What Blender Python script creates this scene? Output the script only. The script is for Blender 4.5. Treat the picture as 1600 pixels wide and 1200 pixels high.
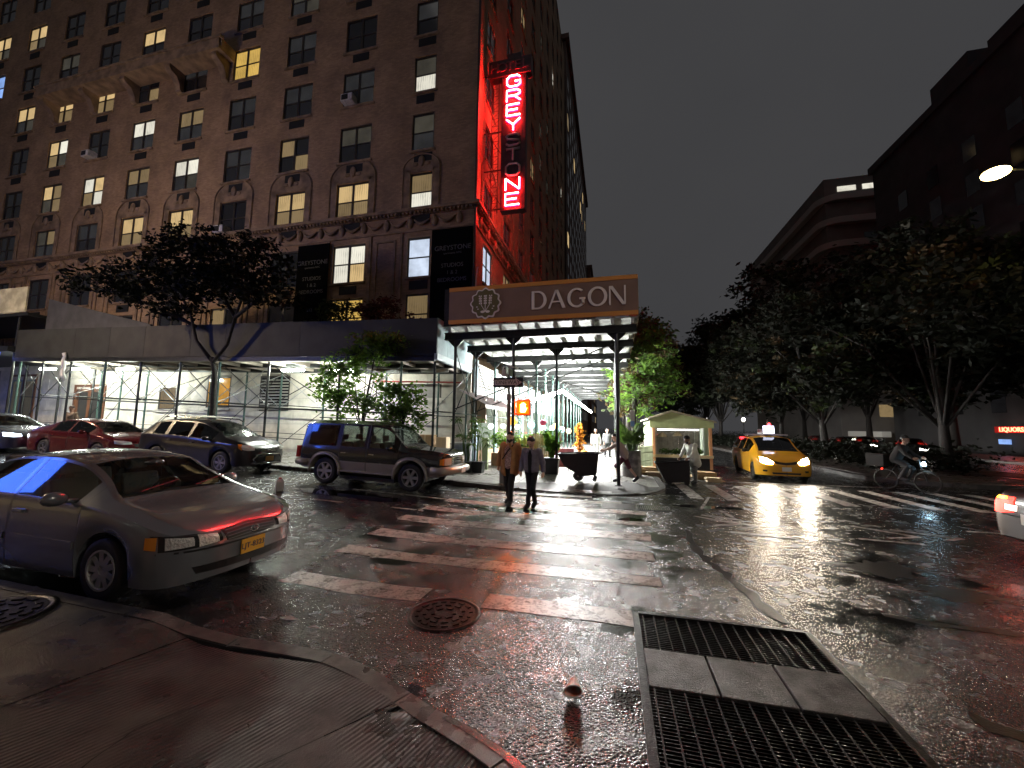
import bpy, bmesh, math, random
import numpy as np
from math import sin, cos, pi, radians as R, sqrt, atan2
from mathutils import Vector, Matrix
from mathutils.bvhtree import BVHTree
random.seed(7); RNG = np.random.default_rng(11)
S = bpy.context.scene
for o in list(bpy.data.objects): bpy.data.objects.remove(o, do_unlink=True)
COL = S.collection

# ------------------------------------------------------------------ camera
cd = bpy.data.cameras.new('camera'); cam = bpy.data.objects.new('camera', cd); COL.objects.link(cam)
YAW, PITCH, ROLL = R(14.09), R(6.085), R(0.724)
fw = Vector((-sin(YAW)*cos(PITCH), cos(YAW)*cos(PITCH), sin(PITCH)))
r0 = Vector((cos(YAW), sin(YAW), 0)); u0 = r0.cross(fw)
rt = cos(ROLL)*r0 + sin(ROLL)*u0; up = cos(ROLL)*u0 - sin(ROLL)*r0
cam.matrix_world = Matrix(((rt.x, up.x, -fw.x, 0), (rt.y, up.y, -fw.y, 0), (rt.z, up.z, -fw.z, 1.9), (0, 0, 0, 1)))
cd.sensor_width = 36; cd.lens = 36*628/1600; cd.clip_start = .05; cd.clip_end = 3000
S.camera = cam

# ------------------------------------------------------------------ night sky, faint moonlight, exposure
w = bpy.data.worlds.new('World'); S.world = w; w.use_nodes = True
nt = w.node_tree; nt.nodes.clear()
sky = nt.nodes.new('ShaderNodeTexSky'); sky.sky_type = 'NISHITA'; sky.sun_disc = False
sky.sun_elevation = R(-6); sky.sun_rotation = R(200)
tc = nt.nodes.new('ShaderNodeTexCoord')
nz = nt.nodes.new('ShaderNodeTexNoise'); nz.inputs['Scale'].default_value = 2.2; nz.inputs['Detail'].default_value = 4
nt.links.new(tc.outputs['Generated'], nz.inputs['Vector'])
rp = nt.nodes.new('ShaderNodeValToRGB')
rp.color_ramp.elements[0].position = .3; rp.color_ramp.elements[0].color = (.47, .47, .50, 1)
rp.color_ramp.elements[1].position = .75; rp.color_ramp.elements[1].color = (.54, .535, .56, 1)
nt.links.new(nz.outputs['Fac'], rp.inputs['Fac'])
ad = nt.nodes.new('ShaderNodeMixRGB'); ad.blend_type = 'ADD'; ad.inputs[0].default_value = 1
nt.links.new(rp.outputs[0], ad.inputs[1]); nt.links.new(sky.outputs[0], ad.inputs[2])
bg = nt.nodes.new('ShaderNodeBackground'); bg.inputs[1].default_value = .1
out = nt.nodes.new('ShaderNodeOutputWorld')
nt.links.new(ad.outputs[0], bg.inputs[0]); nt.links.new(bg.outputs[0], out.inputs[0])
sl = bpy.data.lights.new('moonlight', 'SUN'); sl.energy = .012; sl.angle = R(12); sl.color = (1, .93, .85)
so = bpy.data.objects.new('moonlight', sl); COL.objects.link(so); so.rotation_euler = (R(38), 0, R(-20))
S.view_settings.view_transform = 'Standard'; S.view_settings.look = 'None'
S.view_settings.exposure = 0; S.view_settings.gamma = 1; S.view_settings.use_curve_mapping = False
cy = S.cycles
cy.max_bounces = 5; cy.diffuse_bounces = 2; cy.glossy_bounces = 3; cy.transparent_max_bounces = 12; cy.transmission_bounces = 3
cy.caustics_reflective = False; cy.caustics_refractive = False; cy.sample_clamp_indirect = 4; cy.sample_clamp_direct = 60
cy.use_denoising = True; cy.use_adaptive_sampling = True; cy.adaptive_threshold = .02

# ------------------------------------------------------------------ materials
MATS = {}
def mat(name, col=(.5, .5, .5), rough=.6, metal=0, var=0, vscale=3, bump=0, bscale=40, emis=None, es=0, alpha=1, spec=.5, coat=0, dark=None, rnd=0, back=None, vdet=4, bdist=.01):
    if name in MATS: return MATS[name]
    m = bpy.data.materials.new(name); m.use_nodes = True; MATS[name] = m
    t = m.node_tree; p = t.nodes['Principled BSDF']; N = t.nodes.new; L = t.links.new
    p.inputs['Base Color'].default_value = (*col, 1); p.inputs['Roughness'].default_value = rough
    p.inputs['Metallic'].default_value = metal; p.inputs['Specular IOR Level'].default_value = spec
    p.inputs['Coat Weight'].default_value = coat; p.inputs['Coat Roughness'].default_value = .06
    g = N('ShaderNodeNewGeometry'); src = None
    if var:
        n = N('ShaderNodeTexNoise'); n.inputs['Scale'].default_value = vscale; n.inputs['Detail'].default_value = vdet
        L(g.outputs['Position'], n.inputs['Vector'])
        mx = N('ShaderNodeMixRGB'); d = dark or tuple(c*(1-var) for c in col)
        r = N('ShaderNodeValToRGB'); r.color_ramp.elements[0].position = .35; r.color_ramp.elements[1].position = .65
        L(n.outputs['Fac'], r.inputs['Fac']); L(r.outputs[0], mx.inputs[0])
        mx.inputs[1].default_value = (*d, 1); mx.inputs[2].default_value = (*[min(1, c*(1+var*.35)) for c in col], 1)
        src = mx.outputs[0]
    if rnd:
        oi = N('ShaderNodeObjectInfo'); mr = N('ShaderNodeMapRange'); mr.inputs[3].default_value = 1-rnd; mr.inputs[4].default_value = 1+rnd
        L(oi.outputs['Random'], mr.inputs[0]); ml = N('ShaderNodeMixRGB'); ml.blend_type = 'MULTIPLY'; ml.inputs[0].default_value = 1
        if src: L(src, ml.inputs[1])
        else: ml.inputs[1].default_value = (*col, 1)
        L(mr.outputs[0], ml.inputs[2]); src = ml.outputs[0]
    if back:
        mb = N('ShaderNodeMixRGB'); L(g.outputs['Backfacing'], mb.inputs[0])
        if src: L(src, mb.inputs[1])
        else: mb.inputs[1].default_value = (*col, 1)
        mb.inputs[2].default_value = (*back, 1); src = mb.outputs[0]
    if src: L(src, p.inputs['Base Color'])
    if bump:
        n = N('ShaderNodeTexNoise'); n.inputs['Scale'].default_value = bscale; n.inputs['Detail'].default_value = 3
        L(g.outputs['Position'], n.inputs['Vector'])
        b = N('ShaderNodeBump'); b.inputs['Strength'].default_value = bump; b.inputs['Distance'].default_value = bdist
        L(n.outputs['Fac'], b.inputs['Height']); L(b.outputs[0], p.inputs['Normal'])
    if emis:
        p.inputs['Emission Color'].default_value = (*emis, 1); p.inputs['Emission Strength'].default_value = es
    return m
def emat(name, col, s): return mat(name, tuple(min(.8, c*.5) for c in col), .5, emis=col, es=s)
def glassmat(name, tint=(.6, .68, .66), refl=.06, rough=.02):
    if name in MATS: return MATS[name]
    m = bpy.data.materials.new(name); m.use_nodes = True; MATS[name] = m
    t = m.node_tree; t.nodes.clear(); N = t.nodes.new; L = t.links.new
    o = N('ShaderNodeOutputMaterial'); mx = N('ShaderNodeMixShader'); tr = N('ShaderNodeBsdfTransparent'); gl = N('ShaderNodeBsdfGlossy')
    tr.inputs[0].default_value = (*tint, 1); gl.inputs['Roughness'].default_value = rough
    fr = N('ShaderNodeFresnel'); fr.inputs[0].default_value = 1.5
    ma = N('ShaderNodeMath'); ma.operation = 'ADD'; ma.use_clamp = True; ma.inputs[1].default_value = refl
    L(fr.outputs[0], ma.inputs[0]); L(ma.outputs[0], mx.inputs[0]); L(tr.outputs[0], mx.inputs[1]); L(gl.outputs[0], mx.inputs[2]); L(mx.outputs[0], o.inputs[0])
    return m

# ------------------------------------------------------------------ mesh and object helpers
class MB:
    """collects shapes in numpy-free lists; build() links them as ONE mesh object"""
    def __init__(s): s.v = []; s.f = []; s.mi = []
    def add(s, vs, fs, mi=0):
        b = len(s.v); s.v += [tuple(p) for p in vs]
        for q in fs: s.f.append(tuple(i+b for i in q)); s.mi.append(mi)
        return s
    def box(s, x0, x1, y0, y1, z0, z1, mi=0):
        return s.add([(x0,y0,z0),(x1,y0,z0),(x1,y1,z0),(x0,y1,z0),(x0,y0,z1),(x1,y0,z1),(x1,y1,z1),(x0,y1,z1)],
              [(0,3,2,1),(4,5,6,7),(0,1,5,4),(1,2,6,5),(2,3,7,6),(3,0,4,7)], mi)
    def cbox(s, c, d, mi=0): return s.box(c[0]-d[0]/2, c[0]+d[0]/2, c[1]-d[1]/2, c[1]+d[1]/2, c[2]-d[2]/2, c[2]+d[2]/2, mi)
    def tube(s, pts, rad, n=8, cap=True, mi=0):
        P = [Vector(p) for p in pts]; m = len(P)
        if not hasattr(rad, '__len__'): rad = [rad]*m
        rings = []; prev = None
        for i, p in enumerate(P):
            t = (P[min(i+1, m-1)]-P[max(i-1, 0)])
            if t.length < 1e-9: t = Vector((0, 0, 1))
            t.normalize()
            a = prev if prev is not None else (Vector((1, 0, 0)) if abs(t.x) < .8 else Vector((0, 1, 0)))
            a = (a - t*a.dot(t)); a.normalize(); prev = a; b = t.cross(a)
            rings.append([p+(a*cos(2*pi*k/n)+b*sin(2*pi*k/n))*rad[i] for k in range(n)])
        vs = [q for r_ in rings for q in r_]
        fs = [(i*n+k, i*n+(k+1) % n, (i+1)*n+(k+1) % n, (i+1)*n+k) for i in range(m-1) for k in range(n)]
        if cap: fs += [tuple(range(n))[::-1], tuple((m-1)*n+k for k in range(n))]
        return s.add(vs, fs, mi)
    def bar(s, a, b, wd, mi=0):   # square bar from a to b
        return s.tube([a, b], wd*.7071, 4, True, mi)
    def lathe(s, prof, c=(0, 0, 0), n=20, axis='z', cap=True, mi=0):
        vs = []
        for r_, h in prof:
            for k in range(n):
                a = 2*pi*k/n; x, y = r_*cos(a), r_*sin(a)
                p = (x, y, h) if axis == 'z' else ((h, x, y) if axis == 'x' else (y, h, x))
                vs.append((p[0]+c[0], p[1]+c[1], p[2]+c[2]))
        m = len(prof)
        fs = [(i*n+k, i*n+(k+1) % n, (i+1)*n+(k+1) % n, (i+1)*n+k) for i in range(m-1) for k in range(n)]
        if cap: fs += [tuple(range(n))[::-1], tuple((m-1)*n+k for k in range(n))]
        return s.add(vs, fs, mi)
    def prism(s, poly, h0, h1, plane='xy', mi=0):
        n = len(poly)
        def mk(p, h): return (p[0], p[1], h) if plane == 'xy' else ((p[0], h, p[1]) if plane == 'xz' else (h, p[0], p[1]))
        return s.add([mk(p, h0) for p in poly]+[mk(p, h1) for p in poly],
              [tuple(range(n))[::-1], tuple(range(n, 2*n))]+[(i, (i+1) % n, n+(i+1) % n, n+i) for i in range(n)], mi)
    def strip(s, A, B, h0, h1, plane='xz', mi=0, close=False):   # solid band between two polylines
        n = len(A)
        for i in range(n if close else n-1):
            j = (i+1) % n; s.prism([A[i], A[j], B[j], B[i]], h0, h1, plane, mi)
        return s
    def ell(s, c, r_, n=12, m=8, mi=0):
        vs = []; fs = []
        for i in range(m+1):
            th = pi*i/m
            for k in range(n):
                ph = 2*pi*k/n; vs.append((c[0]+r_[0]*sin(th)*cos(ph), c[1]+r_[1]*sin(th)*sin(ph), c[2]+r_[2]*cos(th)))
        for i in range(m):
            for k in range(n): fs.append((i*n+k, (i+1)*n+k, (i+1)*n+(k+1) % n, i*n+(k+1) % n))
        return s.add(vs, fs, mi)
    def mesh(s, name, mats, smooth=False, fix=True):
        me = bpy.data.meshes.new(name); me.from_pydata(s.v, [], s.f)
        if not isinstance(mats, (list, tuple)): mats = [mats]
        for m in mats: me.materials.append(m)
        if len(mats) > 1: me.polygons.foreach_set('material_index', s.mi)
        if fix:
            bm = bmesh.new(); bm.from_mesh(me); bmesh.ops.recalc_face_normals(bm, faces=bm.faces); bm.to_mesh(me); bm.free()
        if smooth: me.polygons.foreach_set('use_smooth', [True]*len(me.polygons))
        me.update(); return me
    def build(s, name, mats, parent=None, smooth=False, loc=None, bevel=0, fix=True):
        o = link(s.mesh(name, mats, smooth, fix), name, parent, loc)
        if bevel:
            b = o.modifiers.new('bevel', 'BEVEL'); b.width = bevel; b.segments = 2; b.limit_method = 'ANGLE'
        return o
WL = {}
def link(me, name, parent=None, loc=None, rot=None):
    """loc None: mesh data are in WORLD coordinates (or in the local frame of a rotated thing); loc given: local offset"""
    o = bpy.data.objects.new(name, me); COL.objects.link(o)
    if parent is not None:
        o.parent = parent
        if loc is None and parent.name in WL: o.matrix_parent_inverse = Matrix.Translation(-WL[parent.name]); WL[o.name] = Vector((0, 0, 0))
    if loc is not None: o.location = loc
    if rot is not None: o.rotation_euler = rot
    return o
def tag(o, label, cat, group=None):
    o['label'] = label; o['category'] = cat
    if group: o['group'] = group
    return o
def thing(name, label, cat, base=(0, 0, 0), group=None, rz=0, world=True):
    """an Empty at the thing's base; world=True: its parts' meshes are given in world coordinates"""
    o = bpy.data.objects.new(name, None); COL.objects.link(o); o.location = base; o.rotation_euler = (0, 0, rz)
    o.empty_display_size = .2
    if world: WL[o.name] = Vector(base)
    return tag(o, label, cat, group)
def struct(o, kind='structure'): o['kind'] = kind; return o
def gz(x): return .036*max(0., -x-3.0)           # 91st street climbs gently to the left
def text_mesh(txt, size, ext, mats, name='lettering', font_w=1.0, align='CENTER', off=0):
    c = bpy.data.curves.new(name, 'FONT'); c.body = txt; c.size = size; c.extrude = ext; c.align_x = align; c.align_y = 'CENTER'; c.offset = off
    c.space_character = font_w; c.resolution_u = 3
    o = bpy.data.objects.new(name, c); COL.objects.link(o)
    me = bpy.data.meshes.new_from_object(o); bpy.data.objects.remove(o); bpy.data.curves.remove(c)
    me.materials.clear(); me.materials.append(mats); me.name = name; return me
def lamp(kind, name, loc, energy, col, parent=None, **k):
    l = bpy.data.lights.new(name, kind); l.energy = energy; l.color = col
    for a, b in k.items(): setattr(l, a, b)
    o = bpy.data.objects.new(name, l); COL.objects.link(o); o.location = loc
    if parent is not None:
        o.parent = parent
        if parent.name in WL: o.matrix_parent_inverse = Matrix.Translation(-WL[parent.name])
    return o
def catmull(pts, x):   # monotone-ish interpolation through (x, y) points
    xs = [p[0] for p in pts]; ys = [p[1] for p in pts]
    if x <= xs[0]: return ys[0]
    if x >= xs[-1]: return ys[-1]
    i = max(j for j in range(len(xs)-1) if xs[j] <= x)
    h = xs[i+1]-xs[i]; t = (x-xs[i])/h
    def sl(j):
        if j <= 0 or j >= len(xs)-1: return 0 if False else ((ys[1]-ys[0])/(xs[1]-xs[0]) if j <= 0 else (ys[-1]-ys[-2])/(xs[-1]-xs[-2]))
        a = (ys[j]-ys[j-1])/(xs[j]-xs[j-1]); b = (ys[j+1]-ys[j])/(xs[j+1]-xs[j])
        return 0 if a*b <= 0 else 2*a*b/(a+b)
    m0, m1 = sl(i), sl(i+1)
    return (2*t**3-3*t*t+1)*ys[i]+(t**3-2*t*t+t)*h*m0+(-2*t**3+3*t*t)*ys[i+1]+(t**3-t*t)*h*m1
# ------------------------------------------------------------------ setting: road, kerbs, pavements, markings
def ground_mat(name, kind):
    m = bpy.data.materials.new(name); m.use_nodes = True; MATS[name] = m
    t = m.node_tree; p = t.nodes['Principled BSDF']; N = t.nodes.new; L = t.links.new
    g = N('ShaderNodeNewGeometry'); P = g.outputs['Position']
    def noise(s, d=3, r=.55):
        n = N('ShaderNodeTexNoise'); n.inputs['Scale'].default_value = s; n.inputs['Detail'].default_value = d; n.inputs['Roughness'].default_value = r
        L(P, n.inputs['Vector']); return n.outputs['Fac']
    def ramp(src, a, b, c0=0., c1=1.):
        r = N('ShaderNodeMapRange'); r.inputs[1].default_value = a; r.inputs[2].default_value = b; r.inputs[3].default_value = c0; r.inputs[4].default_value = c1
        r.clamp = True; L(src, r.inputs[0]); return r.outputs[0]
    def math(op, a, b):
        n = N('ShaderNodeMath'); n.operation = op
        for i, x in enumerate((a, b)):
            if isinstance(x, (int, float)): n.inputs[i].default_value = x
            else: L(x, n.inputs[i])
        return n.outputs[0]
    def mixc(f, a, b):
        n = N('ShaderNodeMixRGB'); L(f, n.inputs[0])
        for i, x in ((1, a), (2, b)):
            if isinstance(x, tuple): n.inputs[i].default_value = (*x, 1)
            else: L(x, n.inputs[i])
        return n.outputs[0]
    if kind == 'asphalt':
        v = N('ShaderNodeTexVoronoi'); v.inputs['Scale'].default_value = 46; L(P, v.inputs['Vector'])
        fine = noise(85, 2); mid = noise(1.5, 5, .62); big = noise(.42, 3)
        wet = ramp(mid, .47, .56)                          # film of standing water
        wet2 = ramp(big, .44, .54); film = math('MULTIPLY', wet, math('ADD', math('MULTIPLY', wet2, .65), .35))
        c = mixc(ramp(noise(9, 4), .3, .7), (.007, .0069, .0069), (.017, .016, .0158))
        c = mixc(ramp(v.outputs['Distance'], .0, .35), (.04, .038, .037), c)
        L(mixc(film, c, (.004, .004, .0043)), p.inputs['Base Color'])
        ro = math('ADD', ramp(noise(5, 3), .3, .7, .18, .32), 0)
        L(math('SUBTRACT', ro, math('MULTIPLY', film, .15)), p.inputs['Roughness'])
        hgt = math('ADD', math('MULTIPLY', ramp(v.outputs['Distance'], 0, .6, 1, 0), .8), math('MULTIPLY', fine, .5))
        und = math('MULTIPLY', noise(7, 2), 1.1)
        b = N('ShaderNodeBump'); b.inputs['Distance'].default_value = .014; L(math('ADD', hgt, und), b.inputs['Height'])
        L(math('SUBTRACT', .95, math('MULTIPLY', film, .8)), b.inputs['Strength']); L(b.outputs[0], p.inputs['Normal'])
        p.inputs['Specular IOR Level'].default_value = .9; L(b.outputs[0], p.inputs['Coat Normal']); p.inputs['Coat Weight'].default_value = .22; p.inputs['Coat Roughness'].default_value = .3; p.inputs['Coat IOR'].default_value = 1.4
    elif kind == 'paint':
        wear = ramp(math('ADD', math('MULTIPLY', noise(26, 4, .7), .6), math('MULTIPLY', noise(3.5, 3), .5)), .46, .58)
        L(mixc(wear, (.16, .15, .14), (.50, .47, .43)), p.inputs['Base Color'])
        L(ramp(noise(6, 3), .35, .65, .2, .42), p.inputs['Roughness'])
        b = N('ShaderNodeBump'); b.inputs['Distance'].default_value = .004; b.inputs['Strength'].default_value = .7; L(math('ADD', noise(120, 2), noise(9, 2)), b.inputs['Height']); L(b.outputs[0], p.inputs['Normal'])
    else:
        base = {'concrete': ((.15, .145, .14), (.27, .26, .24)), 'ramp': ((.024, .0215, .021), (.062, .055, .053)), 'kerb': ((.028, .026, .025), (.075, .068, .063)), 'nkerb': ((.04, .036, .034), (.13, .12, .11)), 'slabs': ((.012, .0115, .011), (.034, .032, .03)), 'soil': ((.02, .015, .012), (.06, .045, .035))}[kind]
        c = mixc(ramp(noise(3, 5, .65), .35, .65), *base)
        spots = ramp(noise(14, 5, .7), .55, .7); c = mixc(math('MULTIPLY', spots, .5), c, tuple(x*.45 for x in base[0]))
        L(c, p.inputs['Base Color'])
        wet = ramp(noise(1.1, 3), .45, .6); L(math('SUBTRACT', ramp(noise(8, 3), .3, .7, .42, .62), math('MULTIPLY', wet, .26 if kind != 'slabs' else -.15)), p.inputs['Roughness'])
        hsum = math('ADD', noise(90, 2), math('MULTIPLY', noise(240, 1), .6))
        if kind == 'ramp':
            wv = N('ShaderNodeTexWave'); wv.wave_type = 'BANDS'; wv.bands_direction = 'DIAGONAL'; wv.inputs['Scale'].default_value = 13.0; wv.inputs['Distortion'].default_value = .6; wv.inputs['Detail'].default_value = 1
            mp = N('ShaderNodeMapping'); mp.inputs['Rotation'].default_value = (0, 0, R(62)); L(P, mp.inputs[0]); L(mp.outputs[0], wv.inputs['Vector'])
            mask = ramp(noise(1.3, 2), .42, .55); hsum = math('ADD', hsum, math('MULTIPLY', math('MULTIPLY', wv.outputs['Fac'], mask), 2.6))
        b = N('ShaderNodeBump'); b.inputs['Distance'].default_value = .004 if kind != 'slabs' else .012; b.inputs['Strength'].default_value = .8; L(hsum, b.inputs['Height']); L(b.outputs[0], p.inputs['Normal'])
    return m
M_ASPH = ground_mat('wet_asphalt', 'asphalt'); M_PAINT = ground_mat('road_paint', 'paint')
M_CONC = ground_mat('concrete', 'concrete'); M_RAMP = ground_mat('ramp_concrete', 'ramp'); M_KERB = ground_mat('kerb_stone', 'kerb'); M_SOIL = ground_mat('soil', 'soil')
M_IRON = mat('cast_iron', (.03, .027, .025), .32, .85, var=.5, vscale=20, bump=.4, bscale=90)
M_STEEL = mat('wet_steel', (.35, .34, .33), .25, 1, var=.4, vscale=14, bump=.2, bscale=60)
M_BLACK = mat('black_void', (.004, .004, .004), .9)
M_WATER = mat('puddle_water', (.006, .006, .006), .015, spec=.6, bump=.05, bscale=5)

b = MB(); xs = [-420, -200, -120, -80, -60, -45, -35, -28, -22, -17, -13, -10, -8, -6, -4.5, -3, 0, 2, 5, 9, 15, 25, 40, 70, 140, 420]; ys = [-300, -80, -20, 0, 2, 4, 6, 8, 10, 12, 16, 25, 40, 80, 160, 300, 620]
HX0, HX1, HY0, HY1 = .2, 1.75, 2.35, 4.58              # opening of the subway vent
xs = sorted(xs+[HX0, HX1]); ys = sorted(ys+[HY0, HY1])
def gz2(x): return gz(max(x, -60))
vi = {(i, j): i*len(ys)+j for i in range(len(xs)) for j in range(len(ys))}
vs = [(x, y, gz2(x)) for x in xs for y in ys]
fs = [(vi[i, j], vi[i+1, j], vi[i+1, j+1], vi[i, j+1]) for i in range(len(xs)-1) for j in range(len(ys)-1)
      if not (xs[i] >= HX0-1e-6 and xs[i+1] <= HX1+1e-6 and ys[j] >= HY0-1e-6 and ys[j+1] <= HY1+1e-6)]
b.add(vs, fs); road = struct(b.build('road', M_ASPH)); road['label'] = 'wet black asphalt of the street and the avenue'

def sheet(pts, z=.004, sub=()):
    """flat polygon on the road; pts is a quad list"""
    return [(x, y, gz2(x)+z) for x, y in pts]
def stripe(x0, x1, y0, y1, name='crosswalk_stripe', j=.02, z=.004):
    m_ = MB(); cuts = sorted({x0, x1} | ({-3.0} if x0 < -3 < x1 else set()))
    n = max(2, int(abs(x1-x0)/.35)); cuts = sorted(set(cuts) | {x0+(x1-x0)*k/n for k in range(n+1)})
    A = [(x+random.uniform(-j, j), y1+random.uniform(-j, j)) for x in cuts]; B = [(x+random.uniform(-j, j), y0+random.uniform(-j, j)) for x in cuts]
    v = sheet(A, z)+sheet(B, z); k = len(cuts)
    m_.add(v, [(i+k, i+1+k, i+1, i) for i in range(k-1)])
    return m_.build(name, M_PAINT, road, fix=False)
for x0, x1, y0, y1 in [(-3.9, -2.07, 4.2, 4.56), (-1.38, .16, 4.26, 4.62), (-4.02, .56, 5.36, 5.7), (-4.12, .57, 6.33, 6.74), (-4.2, .62, 7.43, 7.86),
                       (-4.2, .7, 8.5, 8.86), (-4.1, .7, 9.56, 9.95), (-4.0, .2, 10.6, 10.98), (-3.9, -.6, 11.4, 11.66)]:
    stripe(x0, x1, y0, y1)
def paint_line(a, bb, wd=.1, name='road_line'):
    a = Vector((*a, 0)); c = Vector((*bb, 0)); d = (c-a).normalized(); n = Vector((-d.y, d.x, 0))*wd/2
    k = max(1, int((c-a).length/.5)); m_ = MB(); v = []
    for i in range(k+1):
        p = a+(c-a)*i/k; v += [(p+n)[:2], (p-n)[:2]]
    m_.add(sheet(v, .006), [(2*i, 2*i+1, 2*i+3, 2*i+2) for i in range(k)]); return m_.build(name, M_PAINT, road, fix=False)
paint_line((-6.95, 9.9), (-4.15, 9.8), .09); paint_line((-6.85, 8.3), (-6.1, 8.3), .1); paint_line((-4.85, 8.35), (-4.25, 8.35), .1)
for i in range(13):                                      # crossing over the avenue
    x = 2.05+i*.92; stripe(x, x+.34, 12.2+.02*i, 15.2+.05*i, j=.015)
paint_line((2.4, 16.4), (9.0, 16.6), .12); paint_line((2.6, 12.6), (2.0, 10.6), .07)
for pl in ([(1.70, 9.78), (2.47, 9.22), (1.93, 9.0)], [(1.88, 9.95), (2.6, 9.65)], [(2.12, 9.7), (2.72, 9.1), (2.3, 8.8)], [(2.42, 10.6), (2.5, 9.9)],
           [(4.62, 9.75), (5.36, 9.1), (4.75, 8.85)], [(4.2, 8.65), (5.1, 8.55)], [(5.2, 9.62), (6.05, 9.2), (5.66, 8.95)], [(2.1, 8.5), (3.1, 8.35)], [(6.6, 9.9), (9.0, 9.95)]):
    for a, c in zip(pl, pl[1:]): paint_line(a, c, .085)
for k in range(6): paint_line((5.6, 20+k*9), (5.6, 23+k*9), .12)

def blob(c, rx, ry, name, m, z, label, n=110, rough=.4, rot=0):
    m_ = MB(); ph = [random.uniform(0, 6.28) for _ in range(4)]; pts = []
    for k in range(n):
        a = 2*pi*k/n; f = 1+rough*(.5*sin(2*a+ph[0])+.3*sin(3*a+ph[1])+.25*sin(5*a+ph[2])+.15*sin(9*a+ph[3])+.12*sin(17*a+ph[0])+.08*sin(29*a+ph[1]))
        x, y = rx*f*cos(a), ry*f*sin(a); pts.append((c[0]+x*cos(rot)-y*sin(rot), c[1]+x*sin(rot)+y*cos(rot)))
    m_.add(sheet(pts, z), [tuple(range(n))]); o = struct(m_.build(name, m, fix=False)); o['label'] = label; return o
for c, rx, ry, lb in [((-1.5, 11.45), 1.1, .28, 'puddle at the corner kerb mirroring the lanterns'), ((-2.6, 9.25), 1.25, .22, 'dark puddle under the walking couple'), ((.3, 8.95), .3, .2, 'small puddle at the end of the crosswalk'),
                      ((2.2, 11.0), .7, .2, 'puddle beside the avenue crossing'), ((9.4, 13.6), 2.4, .5, 'bright puddle along the median nose'),
                      ((-6.6, 9.2), 1.5, .4, 'puddle in front of the boxy off-roader'), ((-5.9, 4.9), .9, .3, 'puddle under the silver sedan'), ((-6.3, 3.3), 1.0, .2, 'gutter water below the silver sedan')]:
    blob(c, rx, ry, 'puddle', M_WATER, .0025, lb)
M_TAR = mat('tar', (.008, .008, .008), .35, bump=.5, bscale=60)
for pl in ([(1.35, 8.4), (1.25, 7.2), (1.35, 6.4), (1.5, 5.6), (1.62, 4.75)], [(2.7, 5.2), (4.2, 5.0), (5.6, 4.8)], [(2.3, 3.6), (2.7, 3.3)]):
    m_ = MB(); v = []
    dense = [(Vector(a)*(1-t)+Vector(c)*t) for a, c in zip(pl, pl[1:]) for t in (0, .2, .4, .6, .8)]+[Vector(pl[-1])]
    for i, q in enumerate(dense):
        d = (dense[min(i+1, len(dense)-1)]-dense[max(0, i-1)]).normalized(); n = Vector((-d.y, d.x)); wd = random.uniform(.02, .09); q = q+n*random.uniform(-.04, .04); v += [q+n*wd, q-n*wd]
    m_.add(sheet(v, .002), [(2*i, 2*i+1, 2*i+3, 2*i+2) for i in range(len(dense)-1)]); m_.build('tar_seam', M_TAR, road, fix=False)
for c, rx, ry in [((3.6, 6.9), .5, .3), ((3.9, 6.1), .42, .2)]:
    m_ = MB(); ph = [random.uniform(0, 6) for _ in range(3)]
    pts = [(c[0]+rx*cos(a)*(1+.3*sin(3*a+ph[0])+.2*sin(7*a+ph[1])+.15*sin(19*a)+.1*sin(31*a+ph[2])), c[1]+ry*sin(a)*(1+.3*sin(2*a+ph[2])+.2*sin(13*a+ph[0]))) for a in [2*pi*k/90 for k in range(90)]]
    m_.add(sheet(pts, .0015), [tuple(range(90))]); m_.build('tar_patch', M_TAR, road, fix=False)

# near corner: pavement slabs, ramp, kerb
CURB = [(-60, 3.0), (-20, 3.0), (-8, 3.0), (-3.6, 3.03), (-2.9, 3.1), (-2.4, 3.1), (-1.9, 3.0), (-1.46, 2.82), (-.92, 2.55), (-.5, 2.3), (-.1, 1.95), (.2, 1.5), (.42, .9), (.5, .2), (.52, -.5)]
def cy_(x): return catmull(CURB, x)
def sz(x, y):
    r_ = max(0, min(1, (x+3.9)/.5))*max(0, min(1, (-.5-x)/.7)); q = max(0, min(1, (y-.6)/2.3)); return gz(x)+.12-.095*r_*q
def slab(name, m, xl, xr, y0, edge=True, n=18, k=14, parent=None, y1=None, label=None):
    m_ = MB(); v = []
    for j in range(k+1):
        for i in range(n+1):
            t = i/n; yy = y0; 
            xa = xl(y0) if callable(xl) else xl; xb = xr(y0) if callable(xr) else xr
            x = xa+(xb-xa)*t; yt = (cy_(x)-.16) if edge else y1; y = y0+(yt-y0)*j/k
            x = (xl(y) if callable(xl) else xl)*(1-t)+(xr(y) if callable(xr) else xr)*t
            if edge: y = min(y, cy_(x)-.16)
            v.append((x, y, sz(x, y)))
    f = [(j*(n+1)+i, j*(n+1)+i+1, (j+1)*(n+1)+i+1, (j+1)*(n+1)+i) for j in range(k) for i in range(n)]
    m_.add(v, f); o = m_.build(name, m, parent, fix=False, smooth=True); return o
base = MB(); base.box(-60, .35, -30, 2.3, -.2, .02); near = struct(base.build('sidewalk', mat('joint_dirt', (.03, .027, .025), .7))); near['label'] = 'concrete pavement of the near corner with a grooved kerb ramp'
seam1 = lambda y: -3.62+(y-2.4)*.16
seam2 = lambda y: -1.31+(y-2.88)*.62
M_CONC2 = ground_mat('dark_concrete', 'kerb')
slab('paving_slab', M_CONC2, lambda y: -5.3, lambda y: seam1(y)-.012, 1.55, parent=near)
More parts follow.
